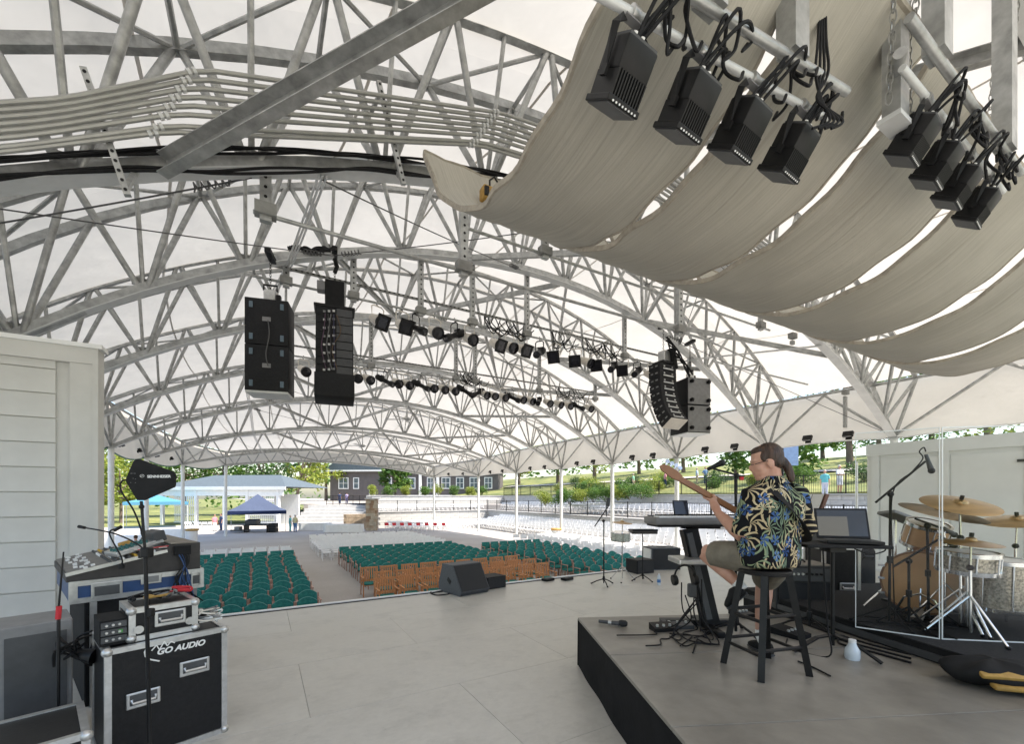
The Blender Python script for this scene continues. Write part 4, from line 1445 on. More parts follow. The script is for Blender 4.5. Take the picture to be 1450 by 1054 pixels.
MB().box((-4.55, 7.16, WT + .025), (5.75, .26, .05)).build('cap', M['white'], lw, world=True)
# right wing: white panelled sliding door wall along the hall axis
rw = thing('door_wall', 'white panelled sliding door wall behind the drum kit', 'wall', (12.15, 4.6, 0))
HT = 2.88
MB().box((12.27, -.7, HT / 2), (.16, 10.6, HT)).build('core', M['wall_white'], rw, world=True)
pm = MB().box((0, 0, 0), (.03, .98, HT * .82), None, .006).mesh('door_panel', M['wall_white'])
for k in range(8):
    o = bpy.data.objects.new('door_panel', pm); COL.objects.link(o); o.parent = rw
    o.location = (.03, -.75 - 1.16 * k, HT * .47)
    MB().box((12.165, 4.6 - .165 - 1.16 * k, HT / 2), (.05, .14, HT - .02)).build('stile', M['wall_white'], rw, world=True)
MB().box((12.155, -.7, HT - .13), (.055, 10.6, .26)).build('top_rail', M['wall_white'], rw, world=True)
MB().box((12.155, -.7, .12), (.055, 10.6, .24)).build('bottom_rail', M['wall_white'], rw, world=True)
MB().box((12.10, -.7, .03), (.05, 10.6, .06)).build('skirting', M['white'], rw, world=True)
MB().box((12.125, 2.2, 2.35), (.02, .16, .05)).build('latch', M['black'], rw, world=True)
# slim white frame post standing past the door wall
fp_ = at(1213, 704, 12.6)
solo(MB().box((fp_.x, fp_.y, 1.35), (.05, .05, 2.7)), 'frame_post', M['white'], 'slim white frame post between the laptop table and the door wall', 'post', (fp_.x, fp_.y, 0))

# ------------------------------------------------------------------ risers
RZ = .48
rs = thing('stage_riser', 'low brown-topped stage riser with a black skirt under the stool', 'riser', W(2.5, 2.4), CAMROT + R(5))
rx = Matrix.Rotation(CAMROT + R(5), 4, 'Z')
# local frame: x right, y depth, origin at W(2.5, 2.4)
def RL(d, r, z=0): 
    return MATS[rs.name] @ W(d, r, z)
cor = RL(4.31, .65)
x0, y1 = cor.x, cor.y
seams = [y1, y1 - 1.03, y1 - 2.06, y1 - 3.1]
xs = [x0, x0 + 2.3, x0 + 4.3]
for j in range(3):
    for i in range(2):
        a, b = xs[i] + .003, xs[i + 1] - .003
        c, d = seams[j + 1] + .003, seams[j] - .003
        MB().box(((a + b) / 2, (c + d) / 2, RZ - .012), (b - a, d - c, .024), None, .003).build('deck_board', M['riser'], rs)
MB().box(((x0 + xs[2]) / 2, (seams[0] + seams[3]) / 2, RZ / 2 - .014), (xs[2] - x0 - .08, seams[0] - seams[3] - .08, RZ - .03)).build('frame', M['black_matte'], rs)
def skirt(s, t):
    # pleated cloth round the left side
    yy = seams[3] + (seams[0] - seams[3]) * s
    return Vector((x0 + .012 - .005 * math.sin(yy * 9) * t - .01 * t, yy, (RZ - .02) * (1 - t) + .004))
MB().grid(skirt, 90, 6).build('skirt', M['skirt'], rs, 'all', fix=False)
def skirt2(s, t):
    xx = x0 + (xs[2] - x0) * s
    return Vector((xx, seams[0] - .012 + .012 * math.sin(xx * 16) * t + .02 * t, (RZ - .02) * (1 - t) + .004))
MB().grid(skirt2, 120, 6).build('skirt', M['skirt'], rs, 'all', fix=False)
# drum riser: black carpet
dz = .60
dr = thing('drum_riser', 'black carpeted drum riser beside the brown riser', 'riser', W(4.0, 3.9), CAMROT + R(9))
def DL(d, r, z=0): return MATS[dr.name] @ W(d, r, z)
c0 = DL(4.39, 2.86); c1 = DL(3.1, 3.06)
xl = (c0.x + c1.x) / 2
MB().box((xl + 1.35, -.15, dz / 2), (2.7, 2.9, dz - .01)).build('platform', M['black_matte'], dr)
MB().box((xl + 1.35, -.15, dz - .002), (2.72, 2.92, .012), None, .004).build('carpet', M['carpet'], dr)
MB().box((xl - .006, -.15, dz - .08), (.02, 2.9, .05)).build('edge_trim', M['dark_grey'], dr)

# ------------------------------------------------------------------ small stands and cables helpers
def tripod(t, h, n=3, rad=.3, a0=.3, leg_r=.011, m='black', hub=.12, mid=None):
    MB().tube((0, 0, hub * .3), (0, 0, h), leg_r * 1.1, 10).build('pole', M[m], t, True)
    MB().lathe([(.022, hub - .03), (.026, hub), (.02, hub + .05)], n=10).build('hub', M[m], t, True)
    for k in range(n):
        a = a0 + 2 * math.pi * k / n
        MB().path([(0, 0, hub), (math.cos(a) * rad * .6, math.sin(a) * rad * .6, hub * .55), (math.cos(a) * rad, math.sin(a) * rad, .012)], leg_r, 7).build('leg', M[m], t, True)
        MB().ell((math.cos(a) * rad, math.sin(a) * rad, .014), (.018, .018, .014), 8, 6).build('foot', M['rubber'], t, True)
def cable(name, label, pts, r=.006, k=8, cat='cable', m='rubber', group=None):
    pts = [Vector(p) for p in pts]
    return solo(MB().path(spline(pts, k), r, 6), name, M[m], label, cat, pts[0], group, True)
def local(t, p): return MATS[t.name] @ p

# ------------------------------------------------------------------ monitors at the stage edge
def wedge(px, py, w, dpt, h, rz, label, m='grille', face=None):
    p = on(px, py, 0)
    t = thing('floor_monitor', label, 'loudspeaker', p, rz, 'floor monitors')
    # profile in local x (front slopes), extruded along y
    poly = [(-w * .5, 0), (w * .42, 0), (w * .5, h * .14), (w * .12, h), (-w * .32, h), (-w * .5, h * .3)]
    b = MB().prism(poly, (0, 0, 0), (1, 0, 0), (0, 0, 1), (0, 1, 0), dpt).build('cabinet', M['monitor_side'], t)
    ex = Vector((w * .38, 0, -h * .86)).normalized()
    c = Vector(((w * .5 + w * .12) / 2, 0, (h * .14 + h) / 2))
    L = math.hypot(w * .38, h * .86)
    nrm = Vector((h * .86, 0, w * .38)).normalized()
    mm = Matrix((ex, Vector((0, 1, 0)), nrm)).transposed()
    MB().box(c + nrm * .004, (L * .93, dpt * .94, .012), mm, .004).build('grille', M['grille'], t)
    for s in (-1, 1):
        MB().box((-.02 * w, s * (dpt / 2 + .002), h * .45), (w * .16, .008, h * .14), rot3(0, R(35))).build('handle_recess', M['black'], t)
    return t
M['monitor_side'] = mat('monitor_cabinet', (.06, .066, .075), .55, 0, .2, 30, .15, 80)
wedge(657, 838, .72, .60, .50, R(-79), 'large black floor monitor in front of the wooden slat chairs')
p = on(700, 833, 0)
t = thing('speaker_box', 'low black box next to the large floor monitor', 'loudspeaker', p, R(8))
MB().box((0, .1, .11), (.42, .36, .22), None, .01).build('cabinet', M['sub_face'], t)
MB().box((0, -.085, .11), (.38, .012, .18)).build('grille', M['grille'], t)
for s in (-1, 1): MB().box((s * .214, .1, .12), (.008, .1, .05)).build('handle', M['black'], t)
p = on(945, 808, 0)
t = thing('speaker_box', 'tall black monitor box by the keyboard stand', 'loudspeaker', p, CAMROT + R(6))
MB().prism([(-.34, 0), (.34, 0), (.34, .5), (-.34, .5)], (0, .3, 0), (1, 0, 0), (0, 0, 1), (0, 1, 0), .5).build('cabinet', M['monitor_side'], t)
MB().box((0, .045, .25), (.64, .012, .46)).build('grille', M['grille'], t)
MB().box((0, .3, .505), (.2, .1, .012)).build('top_handle', M['black'], t)
MB().box((-.35, .3, .25), (.02, .42, .44)).build('side_panel', M['white'], t)
p = on(911, 812, 0)
t = thing('speaker_box', 'low black monitor box at the stage edge beside the music stand', 'loudspeaker', p, R(-8))
MB().box((0, .12, .15), (.46, .4, .3), None, .01).build('cabinet', M['sub_face'], t)
MB().box((0, -.085, .15), (.42, .012, .25)).build('grille', M['grille'], t)
MB().box((.234, .12, .17), (.008, .12, .05)).build('handle', M['black'], t)
for (x, y, lab) in ((776, 823, 'flat black effects box at the stage edge'), (803, 822, 'second flat black effects box at the stage edge')):
    p = on(x, y, 0)
    t = thing('stage_box', lab, 'box', p, R(10))
    MB().box((0, 0, .03), (.24, .14, .05), None, .008).build('body', M['black'], t)
    MB().box((0, 0, .058), (.16, .08, .008)).build('plate', M['dark_grey'], t)
cable('floor_cable', 'black cable coiled on the stage beside the large floor monitor', [on(x, y, 0) + Vector((0, 0, .008)) for x, y in ((642, 838), (625, 836), (610, 840), (618, 844), (636, 842), (628, 838), (612, 841))], .012)

# ------------------------------------------------------------------ vocal mic stand, cymbal with drum, flat music stand, bottle
def mic(t, p, a, m='black', r=.024, L=.16, head='grille'):
    a = Vector(a).normalized()
    MB().lathe([(r * .55, 0), (r * .75, L * .6), (r * .95, L * .95)], p, a, 12).build('mic_body', M[m], t, True)
    MB().ell(Vector(p) + a * (L + r * .6), (r * 1.15, r * 1.15, r * 1.15), 12, 8).build('mic_grille', M[head], t, True)
p = on(855, 829, 0)
t = thing('microphone_stand', 'black boom microphone stand at the stage edge with an upright microphone', 'microphone stand', p, CAMROT)
dd = dep(p); k = dd / F
tripod(t, (829 - 738) * k, 3, .24, .6)
MB().tube(((842 - 855) * k, 0, (829 - 746) * k), ((861 - 855) * k, 0, (829 - 718) * k), .011, 8).build('boom', M['black'], t, True)
MB().ell((-.005 , 0, (829 - 738) * k), (.03, .025, .03), 10, 6).build('clutch', M['black'], t, True)
MB().lathe([(.015, 0), (.03, .02), (.035, .1), (.035, .17)], ((861 - 855) * k, 0, (829 - 718) * k), (0.05, 0, 1), 12).build('mic_body', M['dark_grey'], t, True)
p = on(881, 823, 0); k = dep(p) / F
t = thing('percussion_stand', 'small brass cymbal above a shallow snare drum on a chrome stand', 'percussion', p, CAMROT)
MB().tube((0, 0, .05), (0, 0, (823 - 735) * k), .012, 8).build('pole', M['chrome'], t, True)
for a in (.2, 2.3, 4.4):
    MB().tube((0, 0, .3), (math.cos(a) * .27, math.sin(a) * .27, .01), .009, 6).build('leg', M['chrome'], t)
    MB().ell((math.cos(a) * .27, math.sin(a) * .27, .014), (.018, .018, .014), 8, 6).build('foot', M['rubber'], t)
M['brass'] = mat('cymbal_bronze', (.42, .27, .12), .28, .85, .2, 4, .08, 90, stretch=(1, 1, 8))
MB().lathe([(.012, .02), (.03, .018), (.045, .0), (.10, -.008), (.205, -.03)], (0, 0, (823 - 739) * k), (.05, -.08, 1), 26, True, False).build('cymbal', M['brass'], t, True)
M['drum_shell'] = mat('pearl_shell', (.5, .52, .45), .3, .1, .3, 30)
MB().lathe([(.18, 0), (.18, .16)], (-.03, 0, (823 - 766) * k), (0, -.1, 1), 24).build('drum_shell', M['drum_shell'], t, True)
for z in (0, .155):
    MB().lathe([(.188, z), (.188, z + .02)], (-.03, 0, (823 - 766) * k), (0, -.1, 1), 24).build('rim', M['chrome'], t, True)
for q in range(8):
    a = q * math.pi / 4
    MB().tube((-.03 + .19 * math.cos(a), .19 * math.sin(a), (823 - 766) * k), (-.03 + .19 * math.cos(a), .19 * math.sin(a), (823 - 766) * k + .16), .006, 5).build('lug', M['chrome'], t)
p = on(910, 823, 0); k = dep(p) / F
t = thing('music_stand', 'black music stand with its desk tilted flat', 'music stand', p, CAMROT)
tripod(t, (823 - 756) * k, 3, .22, 1.2, .01)
MB().box((0, 0, (823 - 753) * k), (.5, .30, .03), rot3(R(10))).build('desk', M['black'], t)
MB().box((0, -.15, (823 - 751) * k), (.5, .03, .05)).build('lip', M['black'], t)
M['bottle'] = mat('bottle_plastic', (.62, .68, .72), .15, 0, .1, 6)
M['bottle_label'] = mat('bottle_label', (.06, .18, .42), .5)
p = on(933, 829, 0)
t = thing('water_bottle', 'small water bottle with a blue label standing on the stage', 'bottle', p)
MB().lathe([(.032, 0), (.034, .02), (.034, .13), (.03, .16), (.014, .2), (.014, .205)], n=14).build('body', M['bottle'], t, True)
MB().lathe([(.0346, .05), (.0346, .11)], n=14, capA=False, capB=False).build('label', M['bottle_label'], t, True)
MB().lathe([(.015, .203), (.015, .222)], n=10).build('cap', M['white'], t)

# ------------------------------------------------------------------ keyboard on its column stand
kd = 3.95; k = kd / F
p = W(kd, (1003 - 725) * k, RZ)
t = thing('keyboard_stand', 'black column keyboard stand with a slanted upright', 'keyboard stand', p, CAMROT)
zz = lambda y: EYE - (y - 704) * k - RZ
xx = lambda x: (x - 1003) * k
MB().bar((xx(1006), 0, .04), (xx(981), .1, zz(750)), .14, .10, (0, 1, 0)).build('column', M['black'], t)
MB().bar((xx(1000), -.06, .1), (xx(978), .035, zz(756)), .05, .03, (0, 1, 0)).build('column_rib', M['dark_grey'], t)
MB().box((xx(995), .1, .03), (.62, .07, .05), None, .01).build('base_bar', M['black'], t)
MB().box((xx(1000), -.02, .03), (.07, .55, .05), None, .01).build('base_bar', M['black'], t)
MB().box((xx(975), .02, zz(794)), (.26, .3, .05), None, .01).build('lower_shelf', M['alu'], t)
for s in (-.14, .14):
    MB().box((xx(1000), .12 + s * 0, zz(748)), (.36, .04, .03)).build('support_arm', M['black'], t)
kb = thing('keyboard', 'grey stage keyboard on the column stand in front of the bass player', 'keyboard', W(kd, (1003 - 725) * k, RZ + zz(742) - .02), CAMROT + R(4))
M['kb_body'] = mat('keyboard_body', (.16, .155, .15), .4, 0, .12, 10)
b = MB().box((-.03, .12, .045), (.94, .30, .07), None, .012).build('body', M['kb_body'], kb, True)
MB().box((-.03, .12, .004), (.9, .27, .03), None, .01).build('underside', M['black'], kb)
wk = MB().box((0, 0, 0), (.0165, .13, .014)).mesh('white_key', M['white_plastic'])
for q in range(46):
    o = bpy.data.objects.new('white_key', wk); COL.objects.link(o); o.parent = kb
    o.location = (-.46 + .0187 * q, .04, .084)
bk = MB().box((0, 0, 0), (.009, .08, .012)).mesh('black_key', M['black'])
for q in range(45):
    if q % 7 in (2, 6): continue
    o = bpy.data.objects.new('black_key', bk); COL.objects.link(o); o.parent = kb
    o.location = (-.4507 + .0187 * q, .065, .097)
MB().box((-.03, .2, .084), (.88, .1, .012)).build('control_panel', M['dark_grey'], kb)
s_ = thing('tablet', 'small dark tablet propped up on the stage keyboard', 'tablet', W(kd + .2, (976 - 725) * k, RZ + zz(742) + .065), CAMROT + R(5))
MB().box((0, 0, .075), (.15, .01, .145), rot3(R(-14)), .004).build('slab', M['black'], s_)
MB().box((0, -.0075, .075), (.135, .002, .125), rot3(R(-14))).build('screen', M['lens'], s_)
MB().box((0, .04, .03), (.08, .06, .008), rot3(R(35))).build('prop', M['black'], s_)
# headphones and plug strip hanging on the shelf
hb = thing('headphones', 'black headphones hooked over the keyboard stand shelf', 'headphones', W(3.8, (970 - 725) * 3.8 / F, RZ + .5), CAMROT)
MB().path([(.09 * math.cos(a), 0, .10 * math.sin(a)) for a in [R(q) for q in range(-10, 191, 15)]], .009, 6).build('headband', M['black'], hb, True)
for s in (-1, 1): MB().lathe([(.045, -.02), (.05, 0), (.04, .02)], (s * .09, 0, -.03), (1, 0, .1), 14).build('ear_cup', M['black'], hb, True)
MB().box((.06, .0, -.12), (.07, .06, .12), None, .015).build('plug_box', M['dark_grey'], hb)
rr2 = random.Random(5)
for q in range(9):
    a = W(3.85, (972 + rr2.uniform(-14, 22) - 725) * 3.85 / F, RZ + rr2.uniform(.25, .5))
    b = W(3.75 + rr2.uniform(-.25, .2), (960 + rr2.uniform(-30, 40) - 725) * 3.8 / F, RZ + .012)
    c = W(3.7 + rr2.uniform(-.3, .25), (950 + rr2.uniform(-40, 70) - 725) * 3.8 / F, RZ + .012)
    d_ = c + Vector((rr2.uniform(-.3, .3), rr2.uniform(-.2, .2), 0))
    m_ = (a + b) / 2 + Vector((rr2.uniform(-.06, .06), rr2.uniform(-.06, .06), -.05))
    cable('keyboard_cable', 'thin black cable trailing from the keyboard stand over the riser', [a, m_, b, (b + c) / 2 + Vector((0, .05, 0)), c, d_], .006, group='keyboard stand cables')
# pedals on the riser
for q, (x, y, w_, h_, lab, m_) in enumerate(((958, 888, .26, .17, 'flat grey effects pedal by the keyboard stand', 'dark_grey'), (938, 893, .2, .12, 'small black effects pedal at the cable heap', 'black'), (1050, 872, .14, .2, 'black foot pedal behind the stool', 'black'), (1118, 900, .18, .26, 'black foot pedal between stool and laptop stand', 'black_matte'))):
    t = thing('effects_pedal', lab, 'pedal', on(x, y, RZ), CAMROT + R(10 * q))
    MB().prism([(-h_ / 2, 0), (h_ / 2, 0), (h_ / 2, .06), (-h_ / 2, .035)], (0, 0, 0), (0, 1, 0), (0, 0, 1), (1, 0, 0), w_).build('case', M[m_], t)
    for s in (-1, 0, 1): MB().lathe([(.014, 0), (.012, .02)], (s * w_ * .3, -.02, .04), n=10).build('switch', M['alu'], t)
t = thing('handheld_microphone', 'grey wireless microphone lying near the riser corner', 'microphone', on(866, 886, RZ), CAMROT + R(-24))
MB().lathe([(.015, -.12), (.017, -.02), (.02, .05), (.024, .07)], (0, 0, .024), (1, 0, 0), 12).build('body', M['dark_grey'], t, True)
MB().lathe([(.024, .07), (.03, .09), (.028, .13), (.015, .145)], (0, 0, .03), (1, 0, 0), 12).build('grille', M['grille'], t, True)
MB().lathe([(.021, -.03), (.021, .0)], (0, 0, .024), (1, 0, 0), 12).build('band', M['alu'], t, True)

# ------------------------------------------------------------------ stool
sd = 3.02; k = sd / F
SC = W(sd, (1083 - 725) * k, RZ)
t = thing('bar_stool', 'black round-seat wooden bar stool under the bass player', 'stool', SC, CAMROT + R(14))
SH = .70
MB().lathe([(.15, SH - .035), (.165, SH - .028), (.168, SH - .008), (.16, SH)], n=28).build('seat', M['black'], t, True)
M['stool'] = mat('stool_black', (.010, .0095, .0095), .4, 0, .4, 8, .05, 30, spec=.3)
ft = {}
for i, (sx, sy) in enumerate(((-1, -1), (1, -1), (1, 1), (-1, 1))):
    a, b = Vector((sx * .10, sy * .10, SH - .03)), Vector((sx * .195, sy * .17, 0))
    ft[i] = (a, b)
    MB().bar(a, b, .042, .042, (sx, sy, 0)).build('leg', M['stool'], t)
for i in range(4):
    for f, r_ in ((.40 + .05 * (i % 2), .012), (.72 + .05 * (i % 2), .012)):
        a = ft[i][0].lerp(ft[i][1], f); b = ft[(i + 1) % 4][0].lerp(ft[(i + 1) % 4][1], f)
        MB().tube(a, b, r_, 8).build('rung', M['stool'], t, True)

# ------------------------------------------------------------------ laptop table
ld = 3.33; k = ld / F
p = W(ld, (1179 - 725) * k, RZ)
t = thing('laptop_stand', 'black pole table with a flat steel tripod foot holding the laptop', 'table', p, CAMROT)
TH = .82
MB().tube((0, 0, .06), (0, 0, TH), .014, 10).build('pole', M['black'], t, True)
for a in (R(180), R(-55), R(25)):
    MB().path([(0, 0, .14), (math.cos(a) * .12, math.sin(a) * .12, .12), (math.cos(a) * .3, math.sin(a) * .3, .012)], 0, sq=(.04, .012)).build('leg', M['black'], t)
MB().box((.03, .05, TH + .01), (.64, .38, .024), rot3(0, R(1)), .006).build('top', M['black_matte'], t)
MB().box((0, 0, TH - .02), (.12, .12, .04)).build('bracket', M['black'], t)
lt = thing('laptop', 'open black laptop on the pole table', 'laptop', W(ld, (1204 - 725) * k, RZ + TH + .026), CAMROT + R(-20))
MB().box((0, .02, .012), (.36, .25, .022), None, .004).build('base', M['black'], lt)
MB().box((0, .02, .0245), (.32, .12, .002)).build('keyboard', M['dark_grey'], lt)
RS = rot3(R(-18))
sc_ = Vector((0, .145, .022)) + RS @ Vector((0, 0, .125))
MB().box(sc_, (.36, .012, .25), RS, .004).build('lid', M['black'], lt)
def screen_mat():
    m, nt, N, L, b = nodemat('laptop_screen')
    tc = N.new('ShaderNodeTexCoord'); sep = N.new('ShaderNodeSeparateXYZ')
    L.new(tc.outputs['Generated'], sep.inputs[0])
    lt1 = N.new('ShaderNodeMath'); lt1.operation = 'LESS_THAN'; lt1.inputs[1].default_value = .62
    L.new(sep.outputs['X'], lt1.inputs[0])
    lt2 = N.new('ShaderNodeMath'); lt2.operation = 'LESS_THAN'; lt2.inputs[1].default_value = .75
    L.new(sep.outputs['Z'], lt2.inputs[0])
    mu = N.new('ShaderNodeMath'); mu.operation = 'MULTIPLY'
    L.new(lt1.outputs[0], mu.inputs[0]); L.new(lt2.outputs[0], mu.inputs[1])
    rp_ = N.new('ShaderNodeValToRGB')
    rp_.color_ramp.elements[0].color = (.03, .035, .04, 1); rp_.color_ramp.elements[1].color = (.12, .115, .095, 1)
    L.new(mu.outputs[0], rp_.inputs['Fac'])
    b.inputs['Base Color'].default_value = (.01, .01, .012, 1)
    b.inputs['Roughness'].default_value = .15
    L.new(rp_.outputs['Color'], b.inputs['Emission Color'])
    b.inputs['Emission Strength'].default_value = .35
    return m
MB().box(sc_ + RS @ Vector((0, -.0075, .0)), (.33, .002, .215), RS).build('screen', screen_mat(), lt)
cable('laptop_cable', 'black cable hanging from the laptop table edge', [W(ld, (1225 - 725) * k, RZ + TH + .03), W(ld, (1246 - 725) * k, RZ + TH + .02), W(ld - .02, (1250 - 725) * k, RZ + TH - .03), W(ld, (1232 - 725) * k, RZ + TH - .06), W(ld, (1210 - 725) * k, RZ + TH - .02)], .005)
cable('laptop_cable', 'black cable dropping down the pole table to the riser', [W(ld, (1165 - 725) * k, RZ + TH), W(ld, (1168 - 725) * k, RZ + .5), W(ld, (1172 - 725) * k, RZ + .2), W(ld - .1, (1160 - 725) * k, RZ + .01), W(ld + .1, (1130 - 725) * k, RZ + .01), W(ld + .3, (1150 - 725) * k, RZ + .01)], .006)
# paper on a music stand behind the player
md = 3.9; k = md / F
t = thing('sheet_music_stand', 'music stand with white sheet pages behind the bass player', 'music stand', W(md, (1146 - 725) * k, RZ), CAMROT + R(-104))
tripod(t, .95, 3, .26, .4, .01)
MB().box((0, 0, 1.08), (.5, .02, .30), rot3(R(-18))).build('desk', M['wood_dark'], t)
MB().box((0, -.05, .945), (.5, .06, .02)).build('lip', M['black'], t)
for s in (-1, 1): MB().box((s * .115, -.016, 1.09), (.21, .003, .28), rot3(R(-18))).build('page', M['white'], t)

# ------------------------------------------------------------------ amplifier, rack case, grey case behind
p = W(4.75, (1125 - 725) * 4.75 / F, RZ)
M['amp'] = mat('amp_vinyl', (.03, .03, .03), .6, 0, .3, 40, .3, 120)
M['tan'] = mat('tan_top', (.20, .18, .15), .6, 0, .15, 10)
t = thing('bass_amplifier', 'black bass amplifier combo with a dusty top behind the stool', 'amplifier', W(4.55, (1140 - 725) * 4.55 / F, RZ), CAMROT + R(-7))
MB().box((0, .2, .24), (.56, .38, .47), None, .012).build('cabinet', M['amp'], t)
MB().box((0, .2, .478), (.55, .37, .012)).build('top_cover', M['tan'], t)
MB().box((0, .0, .38), (.52, .02, .13)).build('control_panel', M['dark_grey'], t)
for q in range(7): MB().lathe([(.014, 0), (.012, .016)], (-.12 + q * .045, -.01, .39), (0, -1, 0), 10).build('knob', M['black'] if q > 2 else M['alu'], t)
MB().box((0, .0, .16), (.52, .02, .28)).build('grille', M['grille'], t)
MB().path([(-.1, .2, .485), (-.08, .2, .51), (.08, .2, .51), (.1, .2, .485)], .012, 6).build('handle', M['black'], t)
def road_case(name, label, loc, rotz, w, d, h, faces='blk', handles=((0, 0),), catches=True):
    t = thing(name, label, 'road case', loc, rotz)
    MB().box((0, d / 2, h / 2), (w - .012, d - .012, h - .012)).build('body', M['case_black'], t)
    e = .034
    for sx in (-1, 1):
        for y in (0, d):
            MB().box((sx * (w / 2 - e / 2 + .003), y + (e / 2 - .003 if y == 0 else -e / 2 + .003), h / 2), (e, e, h)).build('corner_post', M['alu'], t)
    for z in (e / 2, h - e / 2):
        for y in (0, d):
            MB().box((0, y + (e / 2 - .004 if y == 0 else -e / 2 + .004), z), (w - .05, e, e)).build('edge_rail', M['alu'], t)
        for sx in (-1, 1):
            MB().box((sx * (w / 2 - e / 2 + .004), d / 2, z), (e, d - .05, e)).build('edge_rail', M['alu'], t)
    for sx in (-1, 1):
        for z in (.02, h - .02):
            MB().ell((sx * (w / 2 - .012), .012, z), (.03, .03, .03), 10, 8).build('corner_ball', M['alu'], t, True)
    for (hx, hz) in handles:
        hd = MB().box((hx, -.004, hz), (.17, .012, .10), None, .006).build('handle_plate', M['alu'], t)
        MB().box((hx, -.011, hz + .005), (.135, .006, .065)).build('handle_dish', M['dark_grey'], hd)
        MB().path([(hx - .06, -.014, hz + .01), (hx - .055, -.024, hz - .012), (hx + .055, -.024, hz - .012), (hx + .06, -.014, hz + .01)], .009, 6).build('handle_grip', M['alu'], hd)
    return t
M['case_black'] = mat('case_laminate', (.009, .009, .010), .45, 0, .3, 40, .1, 120, spec=.3)
road_case('rack_case', 'black rack case with a silver handle behind the laptop table', W(5.0, (1192 - 725) * 5.0 / F, RZ), CAMROT + R(-6), .40, .4, .62, handles=((0.06, .16),))
t = thing('numbered_box', 'dark grey box numbered 12 stacked on the rack case', 'box', W(5.0, (1186 - 725) * 5.0 / F, RZ + .622), CAMROT + R(-6))
MB().box((0, .18, .1), (.34, .34, .2), None, .01).build('body', M['dark_grey'], t)
text_mesh('12', .09, 'number', M['white'], t, Matrix.Translation((-.04, .008, .07)) @ Matrix.Rotation(R(90), 4, 'X'), .003)
t = thing('equipment_case', 'tall black padded case standing beside the door wall', 'case', W(5.4, (1228 - 725) * 5.4 / F, RZ), CAMROT)
MB().box((0, .15, .28), (.26, .3, .56), None, .05).build('body', M['black_matte'], t, True)
MB().path([(-.06, .0, .42), (-.05, -.03, .46), (.05, -.03, .46), (.06, .0, .42)], .012, 6).build('handle', M['black'], t)
# white jug on the riser
t = thing('plastic_jug', 'translucent white plastic jug on the riser by the laptop stand', 'jug', on(1207, 934, RZ))
MB().lathe([(.045, 0), (.05, .02), (.048, .07), (.03, .1), (.022, .125)], n=16).build('body', M['bottle'], t, True)
MB().lathe([(.024, .123), (.024, .145)], n=12).build('cap', M['white'], t)
MB().path([(.04, 0, .09), (.07, 0, .08), (.065, 0, .04), (.048, 0, .03)], .008, 6).build('handle', M['bottle'], t)
# tan and black bag in the corner
t = thing('gear_bag', 'black and tan work gloves bag lying at the riser corner', 'bag', W(2.75, 3.05, RZ), CAMROT + R(-15))
def bag(s, u):
    a = 2 * math.pi * s; ph = math.pi * (u - .5)
    return Vector((.26 * math.cos(ph) * math.cos(a) * (1 + .06 * math.sin(3 * a)), .16 * math.cos(ph) * math.sin(a), .09 + .085 * math.sin(ph) + .02 * math.sin(5 * a) * math.cos(ph)))
MB().grid(bag, 28, 12).build('body', M['black_matte'], t, 'all', fix=False)
MB().box((0, -.11, .12), (.3, .1, .03), rot3(R(25)), .012).build('tan_flap', M['lampyellow'], t, True)
MB().box((.03, -.15, .05), (.26, .06, .03), rot3(R(10)), .012).build('tan_strap', M['lampyellow'], t, True)
# cables running over the riser towards the drums
for q in range(5):
    pts = [on(1105 + 6 * q, 868 + 3 * q, RZ + .01), on(1150 + 8 * q, 880 + 5 * q, RZ + .01), on(1190, 888 + 6 * q, RZ + .01), on(1240, 905 + 5 * q, RZ + .01), on(1290, 915 + 6 * q, RZ + .01)]
    cable('riser_cable', 'black cable running over the riser along the drum platform', pts, .009, group='cables over the riser')
cable('riser_cable', 'thin black cable end lying behind the stool', [on(1130, 937, RZ + .008), on(1150, 945, RZ + .008), on(1176, 958, RZ + .008)], .006)
# ------------------------------------------------------------------ drum kit
DZ = .606
M['maple'] = mat('maple_head', (.46, .26, .12), .35, 0, .16, 3, .05, 20, detail=6)
M['maple_dark'] = mat('maple_shell', (.30, .14, .06), .25, 0, .2, 4, stretch=(1, 6, 6), coat=.5)
M['sparkle'] = mat('sparkle_shell', (.30, .27, .22), .2, .5, .7, 60)
M['skin_head'] = mat('drum_skin', (.72, .70, .65), .5)
def drum(t, c, ax, rad, L, shell, head_front, lugs=8, tag_=''):
    ax = Vector(ax).normalized(); c = Vector(c)
    MB().lathe([(rad, -L / 2), (rad, L / 2)], c, ax, 32).build('shell', M[shell], t, True)
    for s in (-1, 1):
        MB().lathe([(rad * .985, s * (L / 2 + .006)), (rad * .2, s * (L / 2 + .01))], c, ax, 32).build('head', M[head_front], t, True)
        MB().lathe([(rad + .014, s * L / 2 - .016), (rad + .016, s * L / 2 + .016), (rad - .006, s * L / 2 + .018)], c, ax, 32, False, False).build('hoop', M['chrome'] if shell != 'maple_dark' or rad < .2 else M['maple_dark'], t, True)
    u = ax.orthogonal().normalized(); w = ax.cross(u)
    for q in range(lugs):
        a = 2 * math.pi * (q + .3) / lugs
        o = c + (u * math.cos(a) + w * math.sin(a)) * (rad + .012)
        MB().tube(o - ax * L * .46, o + ax * L * .46, .006, 6).build('lug', M['chrome'], t)
